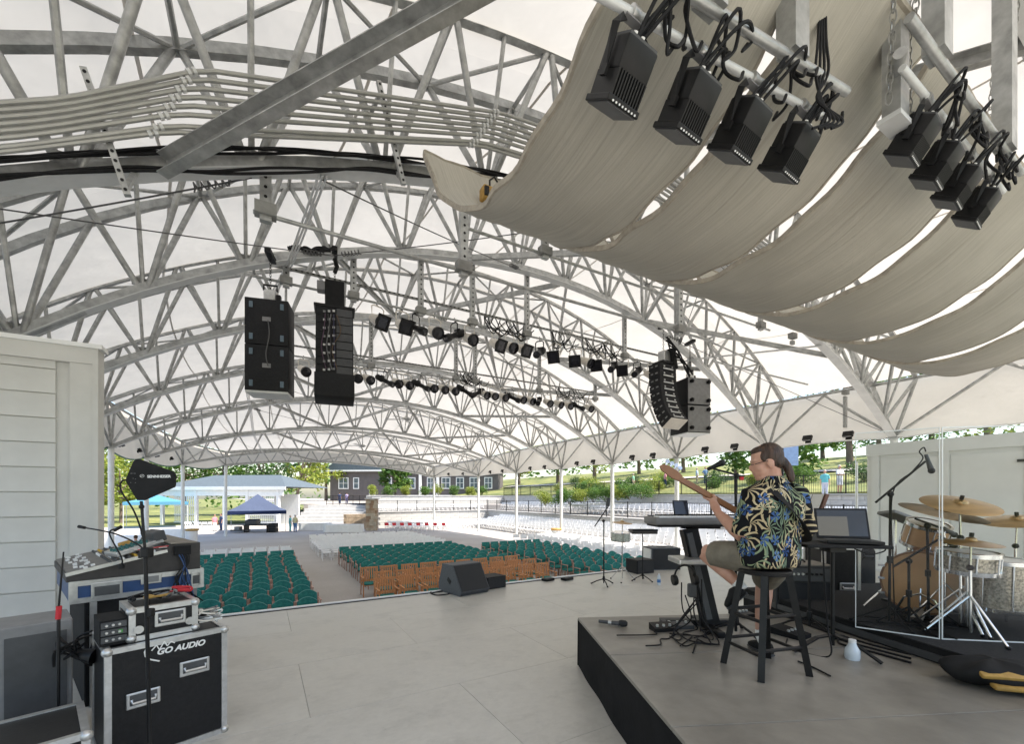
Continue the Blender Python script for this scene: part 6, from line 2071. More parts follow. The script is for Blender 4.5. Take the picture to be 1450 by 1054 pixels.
def aloha():
    """black cloth printed with palm fronds and blue flowers"""
    m, nt, N, L, b = nodemat('aloha_print')
    tc = N.new('ShaderNodeTexCoord')
    sep = N.new('ShaderNodeSeparateXYZ'); L.new(tc.outputs['Object'], sep.inputs[0])
    def math_(op, a, b_=None):
        n_ = N.new('ShaderNodeMath'); n_.operation = op
        for i, v in enumerate((a, b_)):
            if v is None: continue
            if isinstance(v, (int, float)): n_.inputs[i].default_value = v
            else: L.new(v, n_.inputs[i])
        return n_.outputs[0]
    # flat cloth coordinates: round the body and up
    ang = math_('MULTIPLY', math_('ARCTAN2', math_('SUBTRACT', sep.outputs['X'], .04), math_('MULTIPLY', sep.outputs['Y'], -1.0)), .23)
    comb = N.new('ShaderNodeCombineXYZ'); L.new(ang, comb.inputs[0]); L.new(sep.outputs['Z'], comb.inputs[1])
    warp = N.new('ShaderNodeTexNoise'); warp.inputs['Scale'].default_value = 9; L.new(comb.outputs[0], warp.inputs['Vector'])
    wsub = N.new('ShaderNodeVectorMath'); wsub.operation = 'SUBTRACT'; L.new(warp.outputs['Color'], wsub.inputs[0]); wsub.inputs[1].default_value = (.5, .5, .5)
    wsc = N.new('ShaderNodeVectorMath'); wsc.operation = 'SCALE'; L.new(wsub.outputs[0], wsc.inputs[0]); wsc.inputs['Scale'].default_value = .035
    vec = N.new('ShaderNodeVectorMath'); vec.operation = 'ADD'; L.new(comb.outputs[0], vec.inputs[0]); L.new(wsc.outputs[0], vec.inputs[1])
    def layer(scale, offs, petals, width, rad, cols, half):
        mp = N.new('ShaderNodeMapping'); mp.inputs['Location'].default_value = offs
        L.new(vec.outputs[0], mp.inputs['Vector'])
        vo = N.new('ShaderNodeTexVoronoi'); vo.voronoi_dimensions = '2D'; vo.inputs['Scale'].default_value = scale; vo.inputs['Randomness'].default_value = .75
        L.new(mp.outputs[0], vo.inputs['Vector'])
        sub = N.new('ShaderNodeVectorMath'); sub.operation = 'SUBTRACT'; L.new(mp.outputs[0], sub.inputs[0]); L.new(vo.outputs['Position'], sub.inputs[1])
        s2 = N.new('ShaderNodeSeparateXYZ'); L.new(sub.outputs[0], s2.inputs[0])
        th = math_('ARCTAN2', s2.outputs['Y'], s2.outputs['X'])
        cs = N.new('ShaderNodeSeparateColor'); L.new(vo.outputs['Color'], cs.inputs[0])
        th = math_('ADD', th, math_('MULTIPLY', cs.outputs[0], 6.28))
        dist = math_('MULTIPLY', vo.outputs['Distance'], 1.0 / scale * scale)
        rr_ = math_('DIVIDE', vo.outputs['Distance'], 1.0)
        # blade: narrow fingers radiating from the cell centre, arc-bent
        bent = math_('ADD', th, math_('MULTIPLY', rr_, 1.3))
        w = math_('COSINE', math_('MULTIPLY', bent, petals))
        thr = math_('ADD', math_('MULTIPLY', rr_, .9), width)
        msk = math_('GREATER_THAN', w, thr)
        msk = math_('MULTIPLY', msk, math_('LESS_THAN', rr_, rad))
        if half:
            msk = math_('MULTIPLY', msk, math_('GREATER_THAN', math_('COSINE', th), -.25))
        rp_ = N.new('ShaderNodeValToRGB'); rp_.color_ramp.interpolation = 'CONSTANT'
        els = rp_.color_ramp.elements
        els[0].color = (*cols[0], 1); els[1].position = 1 / len(cols); els[1].color = (*cols[1], 1)
        for i in range(2, len(cols)):
            e = els.new(i / len(cols)); e.color = (*cols[i], 1)
        L.new(cs.outputs[1], rp_.inputs['Fac'])
        return msk, rp_.outputs['Color'], rr_
    base = N.new('ShaderNodeRGB'); base.outputs[0].default_value = (.006, .006, .008, 1)
    cur = base.outputs[0]
    frond = [(.50, .40, .24), (.24, .29, .17), (.55, .47, .30), (.16, .22, .15)]
    flower = [(.05, .11, .27), (.10, .19, .36), (.03, .07, .19)]
    for args in ((5.2, (0, 0, 0), 10, .12, .66, frond, True), (6.2, (.37, .61, 0), 9, .2, .60, frond, True), (5.8, (.77, .15, 0), 10, .2, .6, frond, True), (6.8, (.13, .29, 0), 5, -.35, .25, flower, False)):
        mk, colr, _ = layer(*args)
        mx = N.new('ShaderNodeMix'); mx.data_type = 'RGBA'
        L.new(mk, mx.inputs[0]); L.new(cur, mx.inputs[6]); L.new(colr, mx.inputs[7])
        cur = mx.outputs[2]
    L.new(cur, b.inputs['Base Color'])
    b.inputs['Roughness'].default_value = .8
    b.inputs['Specular IOR Level'].default_value = .2
    return m
M['aloha'] = aloha()
M['khaki'] = mat('khaki_shorts', (.17, .15, .115), .85, 0, .2, 10, .2, 60)
M['hair'] = mat('dark_brown_hair', (.03, .014, .008), .5, 0, .7, 45, .9, 90, stretch=(1, 1, .12), col2=(.075, .036, .02))
M['sock'] = mat('white_sock', (.75, .75, .74), .9)
M['bass_wood'] = mat('bass_neck_maple', (.27, .125, .05), .35, 0, .12, 8)
M['fretboard'] = mat('fretboard', (.16, .07, .03), .4, 0, .15, 8)
M['sunburst'] = mat('bass_body', (.25, .06, .02), .25, 0, .3, 3, coat=.5)

man = thing('person', 'seated bass player in a black palm-print shirt and khaki shorts on the stool', 'person', SC, CAMROT)
SR = (1083 - 725) / F * sd
def LP(x, y, dy=0.0):
    d = sd + dy
    return Vector(((x - 725) / F * d - SR, dy, EYE - (y - 704) / F * d - RZ))
fw = Vector((-.34, .94, 0)).normalized(); rg = Vector((.94, .34, 0)).normalized(); up = Vector((0, 0, 1))
pel = LP(1088, 790, .04); wai = LP(1090, 762, .03); che = LP(1096, 722, .0); shl = LP(1097, 697, -.0); nek = LP(1093, 682, .0)
hd = LP(1084, 655, .0)
hf = Vector((-.93, .30, -.20)).normalized(); hr = hf.cross(up).normalized(); hu = hr.cross(hf)
Ls, Rs = shl + rg * -.195 + up * -.015, shl + rg * .20 + up * -.02
Le, Lw, Lh = LP(1052, 760, .0), LP(1017, 727, .24), LP(1010, 711, .30)
Re, Rw = LP(1141, 756, .16), LP(1108, 768, .36)
Lhip, Rhip = pel + rg * -.10, pel + rg * .10
Lk, La = LP(999, 783, .34), LP(1047, 829, .14)
Rk, Ra = LP(1083, 822, .36), LP(1077, 900, .29)
hh = MB()     # skin: head, neck, arms, legs, hands in one surface
HM = Matrix((hf, -hr, hu)).transposed()
def HP(f, s, u): return hd + hf * f + hr * s + hu * u
hh.ell(HP(-.012, 0, .03), (.098, .076, .098), 20, 14, HM)
hh.ell(HP(.03, 0, -.035), (.068, .062, .085), 18, 12, HM)      # face
hh.ell(HP(.042, 0, -.095), (.045, .046, .034), 14, 10, HM)     # chin
hh.ell(HP(.088, 0, -.022), (.024, .015, .026), 12, 8, HM)      # nose
hh.ell(HP(.078, 0, -.002), (.016, .011, .03), 12, 8, HM)       # nose bridge
hh.ell(HP(.072, 0, .024), (.022, .055, .014), 14, 8, HM)       # brow
hh.ell(HP(.083, 0, -.062), (.014, .026, .008), 12, 8, HM)      # upper lip
hh.ell(HP(.080, 0, -.074), (.013, .022, .007), 12, 8, HM)      # lower lip
for s in (-1, 1):
    hh.ell(HP(-.012, s * .076, -.018), (.024, .010, .034), 12, 8, HM)   # ear
    hh.ell(HP(.05, s * .04, -.03), (.03, .03, .03), 12, 8, HM)          # cheek
hh.path([HP(-.02, 0, -.03), nek + Vector((0, 0, .03)), shl + Vector((0, 0, -.02))], [.062, .062, .075], 14)
hh.loft([(shl + up * -.02, rg * .15, fw * .09), (che, rg * .17, fw * .11), (wai, rg * .16, fw * .12), (pel, rg * .17, fw * .12)], 16)
hh.path([Ls, Ls.lerp(Le, .5), Le], [.055, .052, .044], 12)
hh.path([Le, Le.lerp(Lw, .3), Le.lerp(Lw, .7), Lw], [.048, .052, .040, .030], 12)
hh.path([Rs, Re, Rw], [.055, .044, .028], 12)
# left hand round the neck of the bass
nd = (LP(1043, 724, .32) - LP(955, 674, .39)).normalized()    # towards the body along the neck
up_n = nd.cross(fw).normalized()
if up_n.z < 0: up_n = -up_n
out = nd.cross(up_n).normalized()
if out.dot(Vector((0, -1, 0))) < 0: out = -out               # towards the camera
palm = LP(1010, 712, .325)
hh.path([Lw, Lw.lerp(palm, .6), palm], [.028, .034, .030], 12)
hh.ell(palm, (.03, .026, .04), 12, 8)
nk = lambda x: LP(955, 674, .39).lerp(LP(1043, 724, .32), (x - 955) / 88.0)
for q in range(4):
    c = nk(1002 + q * 4.6)
    L_ = (.030, .034, .033, .027)[q]
    pts = [palm + nd * (-.028 + .018 * q) + up_n * .01, c - up_n * .030 - out * .006 + fw * .012, c + fw * .030 + up_n * .0, c + fw * .022 + up_n * (.018 + L_ * .3)]
    hh.path(spline(pts, 4), .0095, 8)
hh.path(spline([palm + nd * -.02 + out * .01, palm + up_n * .03 + out * .018, nk(1007) + up_n * .012 + out * .022], 4), [.0115] * 8 + [.010], 8)
# right hand plucking in front of the belly
rp_ = Rw + Vector((-.06, .02, -.01))
hh.path([Rw, rp_], [.028, .032], 10)
for q in range(4):
    hh.path(spline([rp_ + Vector((-.01, .0, .025 - q * .017)), rp_ + Vector((-.055, .015, .02 - q * .016)), rp_ + Vector((-.075, .04, .01 - q * .016)), rp_ + Vector((-.07, .06, .0 - q * .016))], 3), .009, 7)
hh.path([rp_ + Vector((0, 0, .03)), rp_ + Vector((-.03, .01, .055)), rp_ + Vector((-.06, .02, .06))], .0105, 7)
# legs
hh.path([Lhip, Lhip.lerp(Lk, .55), Lk], [.092, .078, .064], 14)
hh.path([Lk, Lk.lerp(La, .3), Lk.lerp(La, .75), La], [.064, .060, .045, .036], 14)
hh.path([Rhip, Rhip.lerp(Rk, .55), Rk], [.092, .08, .062], 14)
hh.path([Rk, Rk.lerp(Ra, .3), Rk.lerp(Ra, .75), Ra], [.062, .060, .045, .036], 14)
remeshed(hh, .0055, 'body', M['skin'], man, 4, .5)
# hair: cap and ponytail
hc = MB()
hc.ell(HP(-.030, 0, .040), (.092, .083, .094), 22, 14, HM)
hc.ell(HP(-.055, 0, .0), (.062, .074, .07), 18, 12, HM)
hc.ell(HP(.02, 0, .085), (.06, .06, .035), 14, 10, HM)
hc.ell(HP(.010, -.062, .035), (.032, .014, .04), 12, 8, HM); hc.ell(HP(.010, .062, .035), (.032, .014, .04), 12, 8, HM)
hb_ = LP(1103, 651, -.02)
hc.path(spline([hb_ + Vector((-.02, 0, .0)), LP(1108, 652, -.03), LP(1114, 660, -.04), LP(1119, 672, -.05), LP(1121, 684, -.06)], 5), [.022] + [.026] * 8 + [.028] * 4 + [.026] * 4 + [.024, .02, .014, .008], 12)
remeshed(hc, .006, 'hair', M['hair'], man, 3, .5)
MB().lathe([(.026, -.008), (.026, .008)], LP(1105.5, 651.5, -.025), (1, 0, -.35), 12).build('hair_tie', M['black'], man, True)
g_ = MB()
for s in (-1, 1):
    g_.path([HP(.078, s * .045, .0), HP(.04, s * .074, .004), HP(-.018, s * .08, .004)], .0025, 5)
g_.path([HP(.086, -.05, .0), HP(.092, 0, .004), HP(.086, .05, .0)], .0025, 5)
g_.build('glasses', M['black'], man)
# shirt
sh = MB()
sh.loft([(nek + up * -.005, rg * .085, fw * .085), (shl + up * .0, rg * .185, fw * .11), (shl + up * -.045, rg * .235, fw * .135), (che, rg * .232, fw * .155), (wai + up * .04, rg * .226, fw * .165), (pel + up * .05, rg * .232, fw * .18), (pel + up * -.03, rg * .226, fw * .175), (pel + up * -.055, rg * .215, fw * .165)], 28)
sh.path([Ls + rg * .05, Ls, Ls.lerp(Le, .45), Le.lerp(Ls, .05)], [.085, .082, .082, .086], 16)
sh.path([Rs - rg * .05, Rs, Rs.lerp(Re, .5), Re.lerp(Rs, .05)], [.085, .085, .082, .08], 16)
shirt = remeshed(sh, .008, 'shirt', M['aloha'], man, 5, .5, .010)
cl = MB()
def collar(s, t_):
    a = math.pi * (.05 + 1.9 * s) + math.pi / 2
    r1 = .072 + .035 * t_
    return nek + up * (.034 - .05 * t_) + rg * math.cos(a) * r1 * 1.0 + fw * math.sin(a) * r1 * 1.05
cl.grid(collar, 24, 3)
cl.build('collar', M['aloha'], man, 'all', fix=False)
# shorts
so = MB()
so.loft([(pel + up * .03, rg * .19, fw * .15), (pel + up * -.04, rg * .195, fw * .16)], 20)
so.path([Lhip + up * -.01, Lhip.lerp(Lk, .5), Lhip.lerp(Lk, .84)], [.112, .108, .098], 16)
so.path([Rhip + up * -.01, Rhip.lerp(Rk, .55), Rhip.lerp(Rk, .98)], [.112, .108, .098], 16)
remeshed(so, .009, 'shorts', M['khaki'], man, 4, .5, .006)
# socks and shoes
def shoe(ank, toe, heel, nm):
    a = MB().path([ank.lerp(Lk if nm == 'L' else Rk, .10), ank, ank.lerp(heel, .5)], [.041, .040, .042], 12)
    remeshed(a, .008, 'sock', M['sock'], man, 2)
    d_ = (toe - heel); L_ = d_.length; d_.normalize()
    sd_ = d_.cross(up).normalized() if abs(d_.z) < .95 else Vector((1, 0, 0))
    nz_ = sd_.cross(d_)
    if nz_.z < 0: nz_ = -nz_
    s_ = MB().loft([(heel + nz_ * .030 - d_ * .012, sd_ * .022, nz_ * .03), (heel + d_ * L_ * .08 + nz_ * .042, sd_ * .036, nz_ * .046), (heel + d_ * L_ * .35 + nz_ * .046, sd_ * .040, nz_ * .050), (heel + d_ * L_ * .62 + nz_ * .032, sd_ * .046, nz_ * .036), (heel + d_ * L_ * .86 + nz_ * .024, sd_ * .044, nz_ * .026), (toe + nz_ * .018, sd_ * .022, nz_ * .016)], 16)
    remeshed(s_, .006, 'shoe', M['black_matte'], man, 3)
    MB().loft([(heel - d_ * .012 + nz_ * .0, sd_ * .026, nz_ * .010), (heel + d_ * L_ * .3, sd_ * .038, nz_ * .010), (heel + d_ * L_ * .65, sd_ * .048, nz_ * .010), (toe, sd_ * .03, nz_ * .010)], 12).build('sole', M['dark_grey'], man, True)
shoe(La, LP(1030, 862, .16), LP(1056, 842, .10), 'L')
shoe(Ra, Vector((LP(1066, 915, .42).x, .46, .012)), Vector((LP(1084, 918, .30).x, .23, .012)), 'R')

# bass guitar
bgt = thing('bass_guitar', 'sunburst bass guitar with a maple neck held by the seated player', 'bass guitar', SC + Vector((0, 0, .9)), CAMROT)
bo = Vector((0, 0, .9))
def BP(x, y, dy): return LP(x, y, dy) - bo
n0 = BP(962, 678, .385)
n1 = BP(962, 678, .385).lerp(BP(1043, 724, .32), 1.28)
ax_ = (n1 - n0).normalized(); sd2 = ax_.cross(fw).normalized()
if sd2.z < 0: sd2 = -sd2
fr_ = sd2.cross(ax_).normalized()
if fr_.dot(fw) < 0: fr_ = -fr_
MB().bar(n0, n1, .042, .018, fr_).build('neck', M['bass_wood'], bgt)
MB().bar(n0 + ax_ * .02 + fr_ * .014, n1 + fr_ * .014, .042, .007, fr_).build('fretboard', M['fretboard'], bgt)
for q in range(14):
    c = n0.lerp(n1, .05 + .9 * (1 - .93 ** q) / (1 - .93 ** 14)) + fr_ * .0185
    MB().tube(c - sd2 * .022, c + sd2 * .022, .0018, 4).build('fret', M['alu'], bgt)
head = [(-.0, -.024), (.01, .026), (-.04, .042), (-.11, .046), (-.165, .034), (-.18, .006), (-.15, -.016), (-.05, -.03)]
MB().prism(head, n0 - fr_ * .004, ax_, sd2, fr_, .018).build('headstock', M['bass_wood'], bgt)
for q in range(4):
    c = n0 - ax_ * (.035 + .036 * q) + sd2 * (.048 - .004 * abs(q - 1))
    tn = MB().lathe([(.017, -.006), (.017, .006)], c + sd2 * .035, fr_, 10).build('tuner_key', M['chrome'], bgt, True)
    MB().tube(c - sd2 * .03, c + sd2 * .03, .007, 6).build('tuner_shaft', M['chrome'], bgt)
for q in range(4):
    o_ = sd2 * (-.015 + .01 * q) + fr_ * .022
    MB().tube(n0 + o_, n1 + ax_ * .25 + o_, .0012, 4).build('string', M['chrome'], bgt)
bd_poly = []
for q in range(40):
    a = 2 * math.pi * q / 40
    r_ = .145 + .03 * math.cos(2 * a) + .025 * math.cos(3 * a + .5) + (.04 if .5 < a < 1.1 or 5.2 < a < 5.7 else 0)
    bd_poly.append((math.cos(a + math.pi) * r_ * 1.25, math.sin(a + math.pi) * r_ * .9))
MB().prism(bd_poly, n1 + ax_ * .15 + fr_ * .0, ax_, sd2, fr_, .04).build('body', M['sunburst'], bgt)
MB().box(n1 + ax_ * .16 + fr_ * .014, (.05, .09, .02)).build('pickup', M['black'], bgt)
# strap over the shoulder and down the back
strap = [BP(1052, 716, .20), BP(1066, 692, .08), BP(1080, 686, -.02), BP(1096, 697, -.12), BP(1112, 712, -.165), BP(1128, 730, -.165), BP(1140, 748, -.10), BP(1142, 764, .05), n1 + ax_ * .26]
pts = spline(strap, 6)
mb = MB()
vs = []
for i_, p_ in enumerate(pts):
    tt = (pts[min(i_ + 1, len(pts) - 1)] - pts[max(i_ - 1, 0)]).normalized()
    ctr = Vector((LP(1092, 720, .0).x, .0, p_.z))
    nrm = (p_ - ctr); nrm.z = .3; nrm.normalize()
    wv = tt.cross(nrm).normalized() * .027
    vs += [p_ + wv + nrm * .004, p_ - wv + nrm * .004, p_ - wv, p_ + wv]
fs = []
for i_ in range(len(pts) - 1):
    for q in range(4):
        fs.append((i_ * 4 + q, i_ * 4 + (q + 1) % 4, (i_ + 1) * 4 + (q + 1) % 4, (i_ + 1) * 4 + q))
mb.add(vs, fs).build('strap', M['black_matte'], bgt)
# vocal microphone in front of the player
vd = 3.75; k = vd / F
t = thing('microphone_stand', 'boom microphone stand with a vocal microphone in front of the seated player', 'microphone stand', W(vd, (1042 - 725) * k, RZ), CAMROT)
LV = lambda x, y: Vector(((x - 1042) * k, 0, EYE - (y - 704) * k - RZ))
tripod(t, LV(1042, 672).z, 3, .25, .9, .011)
MB().tube(LV(1050, 675), LV(1010, 664), .009, 8).build('boom', M['black'], t, True)
MB().ell(LV(1043, 674), (.024, .02, .024), 10, 6).build('clutch', M['black'], t, True)
MB().box(LV(1050, 678), (.03, .02, .03)).build('red_knob', M['red'], t)
mic(t, LV(1002, 665), (1, 0, .45), 'black', .026, .12)

# ------------------------------------------------------------------ people in the distance
def person(label, p, z, rz, h, top, bottom, hair, pose='stand', shorts=False, hat=None):
    t = thing('person', label, 'person', (p.x, p.y, z), rz)
    s = h / 1.75
    def V(x, y, zz_): return Vector((x * s, y * s, zz_ * s))
    b_ = MB()
    b_.ell(V(0, 0, 1.62), (.078 * s, .092 * s, .115 * s), 12, 10)
    b_.ell(V(0, -.095, 1.60), (.014 * s, .02 * s, .02 * s), 8, 6)
    b_.path([V(0, 0, 1.55), V(0, .0, 1.40)], [.055 * s, .07 * s], 10)
    b_.loft([(V(0, 0, 1.42), V(.15, 0, 0), V(0, .09, 0)), (V(0, 0, 1.2), V(.16, 0, 0), V(0, .11, 0)), (V(0, 0, .92), V(.16, 0, 0), V(0, .11, 0))], 12)
    sw = .1 if pose == 'walk' else 0
    arms = {'stand': ((-.24, .0, 1.1), (-.25, -.06, .84)), 'walk': ((-.24, .06, 1.1), (-.24, -.08, .88)), 'fold': ((-.25, -.06, 1.12), (-.02, -.2, 1.14)), 'hip': ((-.33, .05, 1.13), (-.2, -.05, .98))}[pose]
    for sx in (-1, 1):
        e_, w_ = arms
        f_ = -sx if pose == 'walk' else 1
        E_, Wd = V(e_[0] * -sx, e_[1] * f_, e_[2]), V(w_[0] * -sx, w_[1] * f_, w_[2])
        b_.path([V(.18 * sx, 0, 1.38), E_, Wd], [.05 * s, .04 * s, .03 * s], 8)
        hd_ = (Wd - E_).normalized()
        b_.path([Wd, Wd + hd_ * .08 * s], [.03 * s, .035 * s], 8)
        for q in range(4):
            b_.path([Wd + hd_ * .07 * s + Vector(((-.02 + .013 * q) * s, 0, 0)), Wd + hd_ * (.14 + .01 * (1.5 - abs(q - 1.5))) * s + Vector(((-.022 + .014 * q) * s, -.01 * s, 0))], .009 * s, 5)
        b_.path([Wd + hd_ * .02 * s, Wd + hd_ * .06 * s + Vector((0, -.035 * s, 0))], .011 * s, 5)
        b_.path([V(.09 * sx, 0, .92), V(.095 * sx, -sw * sx * .5 - .01, .50), V(.1 * sx, -sw * sx + .02, .07)], [.085 * s, .058 * s, .038 * s], 10)
    remeshed(b_, .018, 'body', M['skin'], t, 2)
    c_ = MB()
    c_.loft([(V(0, 0, 1.47), V(.08, 0, 0), V(0, .07, 0)), (V(0, 0, 1.42), V(.19, 0, 0), V(0, .11, 0)), (V(0, 0, 1.2), V(.195, 0, 0), V(0, .135, 0)), (V(0, 0, .95), V(.19, 0, 0), V(0, .14, 0)), (V(0, 0, .9), V(.185, 0, 0), V(0, .135, 0))], 14)
    for sx in (-1, 1):
        e_, w_ = arms
        f_ = -sx if pose == 'walk' else 1
        E_ = V(e_[0] * -sx, e_[1] * f_, e_[2])
        c_.path([V(.16 * sx, 0, 1.39), E_.lerp(V(.18 * sx, 0, 1.38), .12)], [.075 * s, .065 * s], 10)
    remeshed(c_, .018, 'top', top, t, 2)
    d_ = MB()
    d_.loft([(V(0, 0, .96), V(.175, 0, 0), V(0, .125, 0)), (V(0, 0, .82), V(.18, 0, 0), V(0, .13, 0))], 14)
    for sx in (-1, 1):
        pts = [V(.09 * sx, 0, .9), V(.095 * sx, -sw * sx * .5 - .01, .50)]
        rad = [.105 * s, .085 * s]
        if not shorts:
            pts.append(V(.1 * sx, -sw * sx + .02, .06)); rad.append(.065 * s)
        d_.path(pts, rad, 10)
    remeshed(d_, .018, 'shorts' if shorts else 'trousers', bottom, t, 2)
    MB().ell(V(0, .022, 1.655), (.086 * s, .092 * s, .098 * s), 12, 8).build('hair', hair, t, True)
    for sx in (-1, 1):
        MB().ell(V(.1 * sx, -sw * sx - .05, .04), (.045 * s, .12 * s, .04 * s), 10, 6).build('shoe', M['dark_grey'], t, True)
    if hat is not None:
        MB().lathe([(.14 * s, 0), (.1 * s, .02 * s), (.095 * s, .09 * s), (.04 * s, .12 * s)], V(0, 0, 1.68), (0, 0, 1), 14).build('hat', hat, t, True)
    return t
cl_ = lambda n, c: mat(n, c, .8, 0, .12, 6)
WHT = cl_('white_shirt', (.72, .72, .70)); PNK = cl_('pink_shirt', (.62, .25, .30)); TEA = cl_('teal_shirt', (.12, .45, .48)); BLU = cl_('blue_shirt', (.16, .26, .46)); YEL = cl_('pale_yellow_shirt', (.6, .55, .32)); RED = cl_('red_shirt', (.55, .1, .09)); LAV = cl_('lavender_dress', (.42, .36, .58)); NVY = cl_('navy_trousers', (.03, .05, .12)); JEA = cl_('blue_jeans', (.08, .18, .36)); KHA = cl_('khaki', (.38, .32, .23)); GHR = cl_('grey_hair', (.45, .43, .40)); BHR = cl_('brown_hair', (.06, .035, .02))
def hillz(u): return Z2 - .04 + .135 * (u - U2)
def gp(x, d): return W(d, (x - 725) / F * d)
person('person in a red top standing past the mixing console', gp(227, 20), FL, R(120), 1.6, RED, NVY, BHR)
person('person in a grey top turned towards the person in red', gp(192, 20.5), FL, R(-150), 1.68, cl_('grey_top', (.3, .3, .3)), NVY, BHR)
person('person in a pink shirt and white trousers by the lattice pavilion', gp(304, 44), FL, R(30), 1.7, PNK, WHT, BHR)
person('person in dark clothes beside the person in pink', gp(313, 45), FL, R(-60), 1.75, NVY, NVY, BHR)
person('person in a pale yellow shirt and blue jeans near the navy tent', gp(418, 43), FL, R(150), 1.72, YEL, JEA, GHR)
person('person in a teal top and skirt next to the pale yellow shirt', gp(411, 43.4), FL, R(100), 1.65, TEA, TEA, GHR)
person('person in a navy top standing on the path before the dark house', gp(481, 66), 0.62, R(180), 1.75, NVY, NVY, BHR)
person('person in a long lavender dress before the dark house', gp(491, 65), 0.62, R(170), 1.7, LAV, LAV, BHR)
person('person with folded arms in a white shirt on the lawn edge', gp(1189, 27.5), hillz(W(27.5, 464 / F * 27.5).x), R(-20), 1.8, WHT, cl_('white_shorts', (.55, .56, .6)), GHR, 'fold', True)
person('grey-haired person in a turquoise top beside the white shirt', gp(1168, 27), hillz(W(27, 443 / F * 27).x), R(-60), 1.65, TEA, cl_('pale_skirt', (.55, .57, .66)), GHR)
person('person in a pink shirt on the lawn behind the upper railing', gp(942, 46), hillz(W(46, 217 / F * 46).x), R(60), 1.75, PNK, NVY, BHR)
person('person in red on the lawn next to the pink shirt', gp(955, 47), hillz(W(47, 230 / F * 47).x), R(-60), 1.7, RED, KHA, BHR)
person('person in a pale blue shirt on the lawn', gp(987, 46), hillz(W(46, 262 / F * 46).x), R(40), 1.75, cl_('pale_blue_shirt', (.45, .55, .68)), KHA, GHR)
person('person in a blue shirt and dark trousers on the lawn', gp(999, 45), hillz(W(45, 274 / F * 45).x), R(-20), 1.78, BLU, NVY, BHR, 'hip')
person('person in a green shirt among the bushes on the lawn', gp(897, 50), hillz(W(50, 172 / F * 50).x), R(20), 1.75, cl_('green_shirt', (.2, .38, .26)), KHA, GHR)
# ------------------------------------------------------------------ background: trees, shrubs, railings, tents, buildings
M['bark'] = mat('bark', (.16, .12, .09), .9, 0, .35, 6, .5, 12, stretch=(4, 4, 1))
M['leaf_a'] = leaf_mat('leaf_green', (.05, .13, .02), (.14, .24, .04))
M['leaf_b'] = leaf_mat('leaf_yellow_green', (.16, .24, .03), (.34, .36, .06))
M['leaf_c'] = leaf_mat('leaf_dark', (.03, .08, .02), (.08, .15, .04))
def foliage(centres, n, size, rg_, squash=.8):
    mb = MB()
    for (c, r) in centres:
        for _ in range(n):
            v = Vector((rg_.gauss(0, 1), rg_.gauss(0, 1), rg_.gauss(0, 1))).normalized() * r * rg_.uniform(.45, 1.05)
            v.z *= squash
            p = c + v
            a = Vector((rg_.gauss(0, 1), rg_.gauss(0, 1), rg_.gauss(0, .6))).normalized()
            b_ = a.cross(Vector((rg_.gauss(0, 1), rg_.gauss(0, 1), rg_.gauss(0, 1)))).normalized()
            s = size * rg_.uniform(.6, 1.3)
            mb.v += [p - a * s, p + b_ * s * .5, p + a * s, p - b_ * s * .5]
            k = len(mb.v) - 4
            mb.f.append((k, k + 1, k + 2, k + 3))
    return mb
def tree(label, p, z, h, cr, lm, seed, lean=0.0, n=26, size=.16, crown_base=.35, clumps=46, group=None):
    rg_ = random.Random(seed)
    t = thing('tree', label, 'tree', (p.x, p.y, z), 0, group)
    top = Vector((lean * h, 0, h * .78))
    tr_ = h * .022 + .07
    mb = MB().path(spline([(0, 0, -.2), (lean * h * .3, .1, h * .3), top], 5), [tr_ * (1 - .75 * i / 10) for i in range(11)], 9)
    cen = []
    for q in range(clumps):
        f = rg_.uniform(crown_base, 1.0)
        a = rg_.uniform(0, 6.283)
        rad = cr * math.sqrt(max(.05, 1 - ((f - .62) / .48) ** 2)) * rg_.uniform(.35, 1.0)
        cen.append((Vector((lean * h * f + math.cos(a) * rad, math.sin(a) * rad, h * f)), cr * rg_.uniform(.16, .34)))
    for q in range(8):
        c = cen[q][0]
        s_ = Vector((lean * h * .5, .05, h * rg_.uniform(.3, .55)))
        mb.path([s_, s_.lerp(c, .5) + Vector((0, 0, .1 * cr)), c], [tr_ * .4, tr_ * .25, tr_ * .1], 6)
    mb.build('trunk', M['bark'], t, True)
    foliage(cen, n, size, rg_).build('crown', M[lm], t, fix=False)['kind'] = 'stuff'
    return t
def shrub(label, p, z, r, h, lm, seed, group='rounded shrubs'):
    rg_ = random.Random(seed)
    t = thing('shrub', label, 'shrub', (p.x, p.y, z), 0, group)
    cen = []
    for q in range(14):
        a = rg_.uniform(0, 6.283); rr_ = r * math.sqrt(rg_.random()) * .7
        cen.append((Vector((math.cos(a) * rr_, math.sin(a) * rr_, h * rg_.uniform(.25, .75))), r * .42))
    mb = MB()
    for q in range(5):
        mb.tube((0, 0, -.05), cen[q][0], .02, 5, .01)
    mb.build('stems', M['bark'], t)
    foliage(cen, 120, .075, rg_, h / (2 * r) + .3).build('leaves', M[lm], t, fix=False)['kind'] = 'stuff'
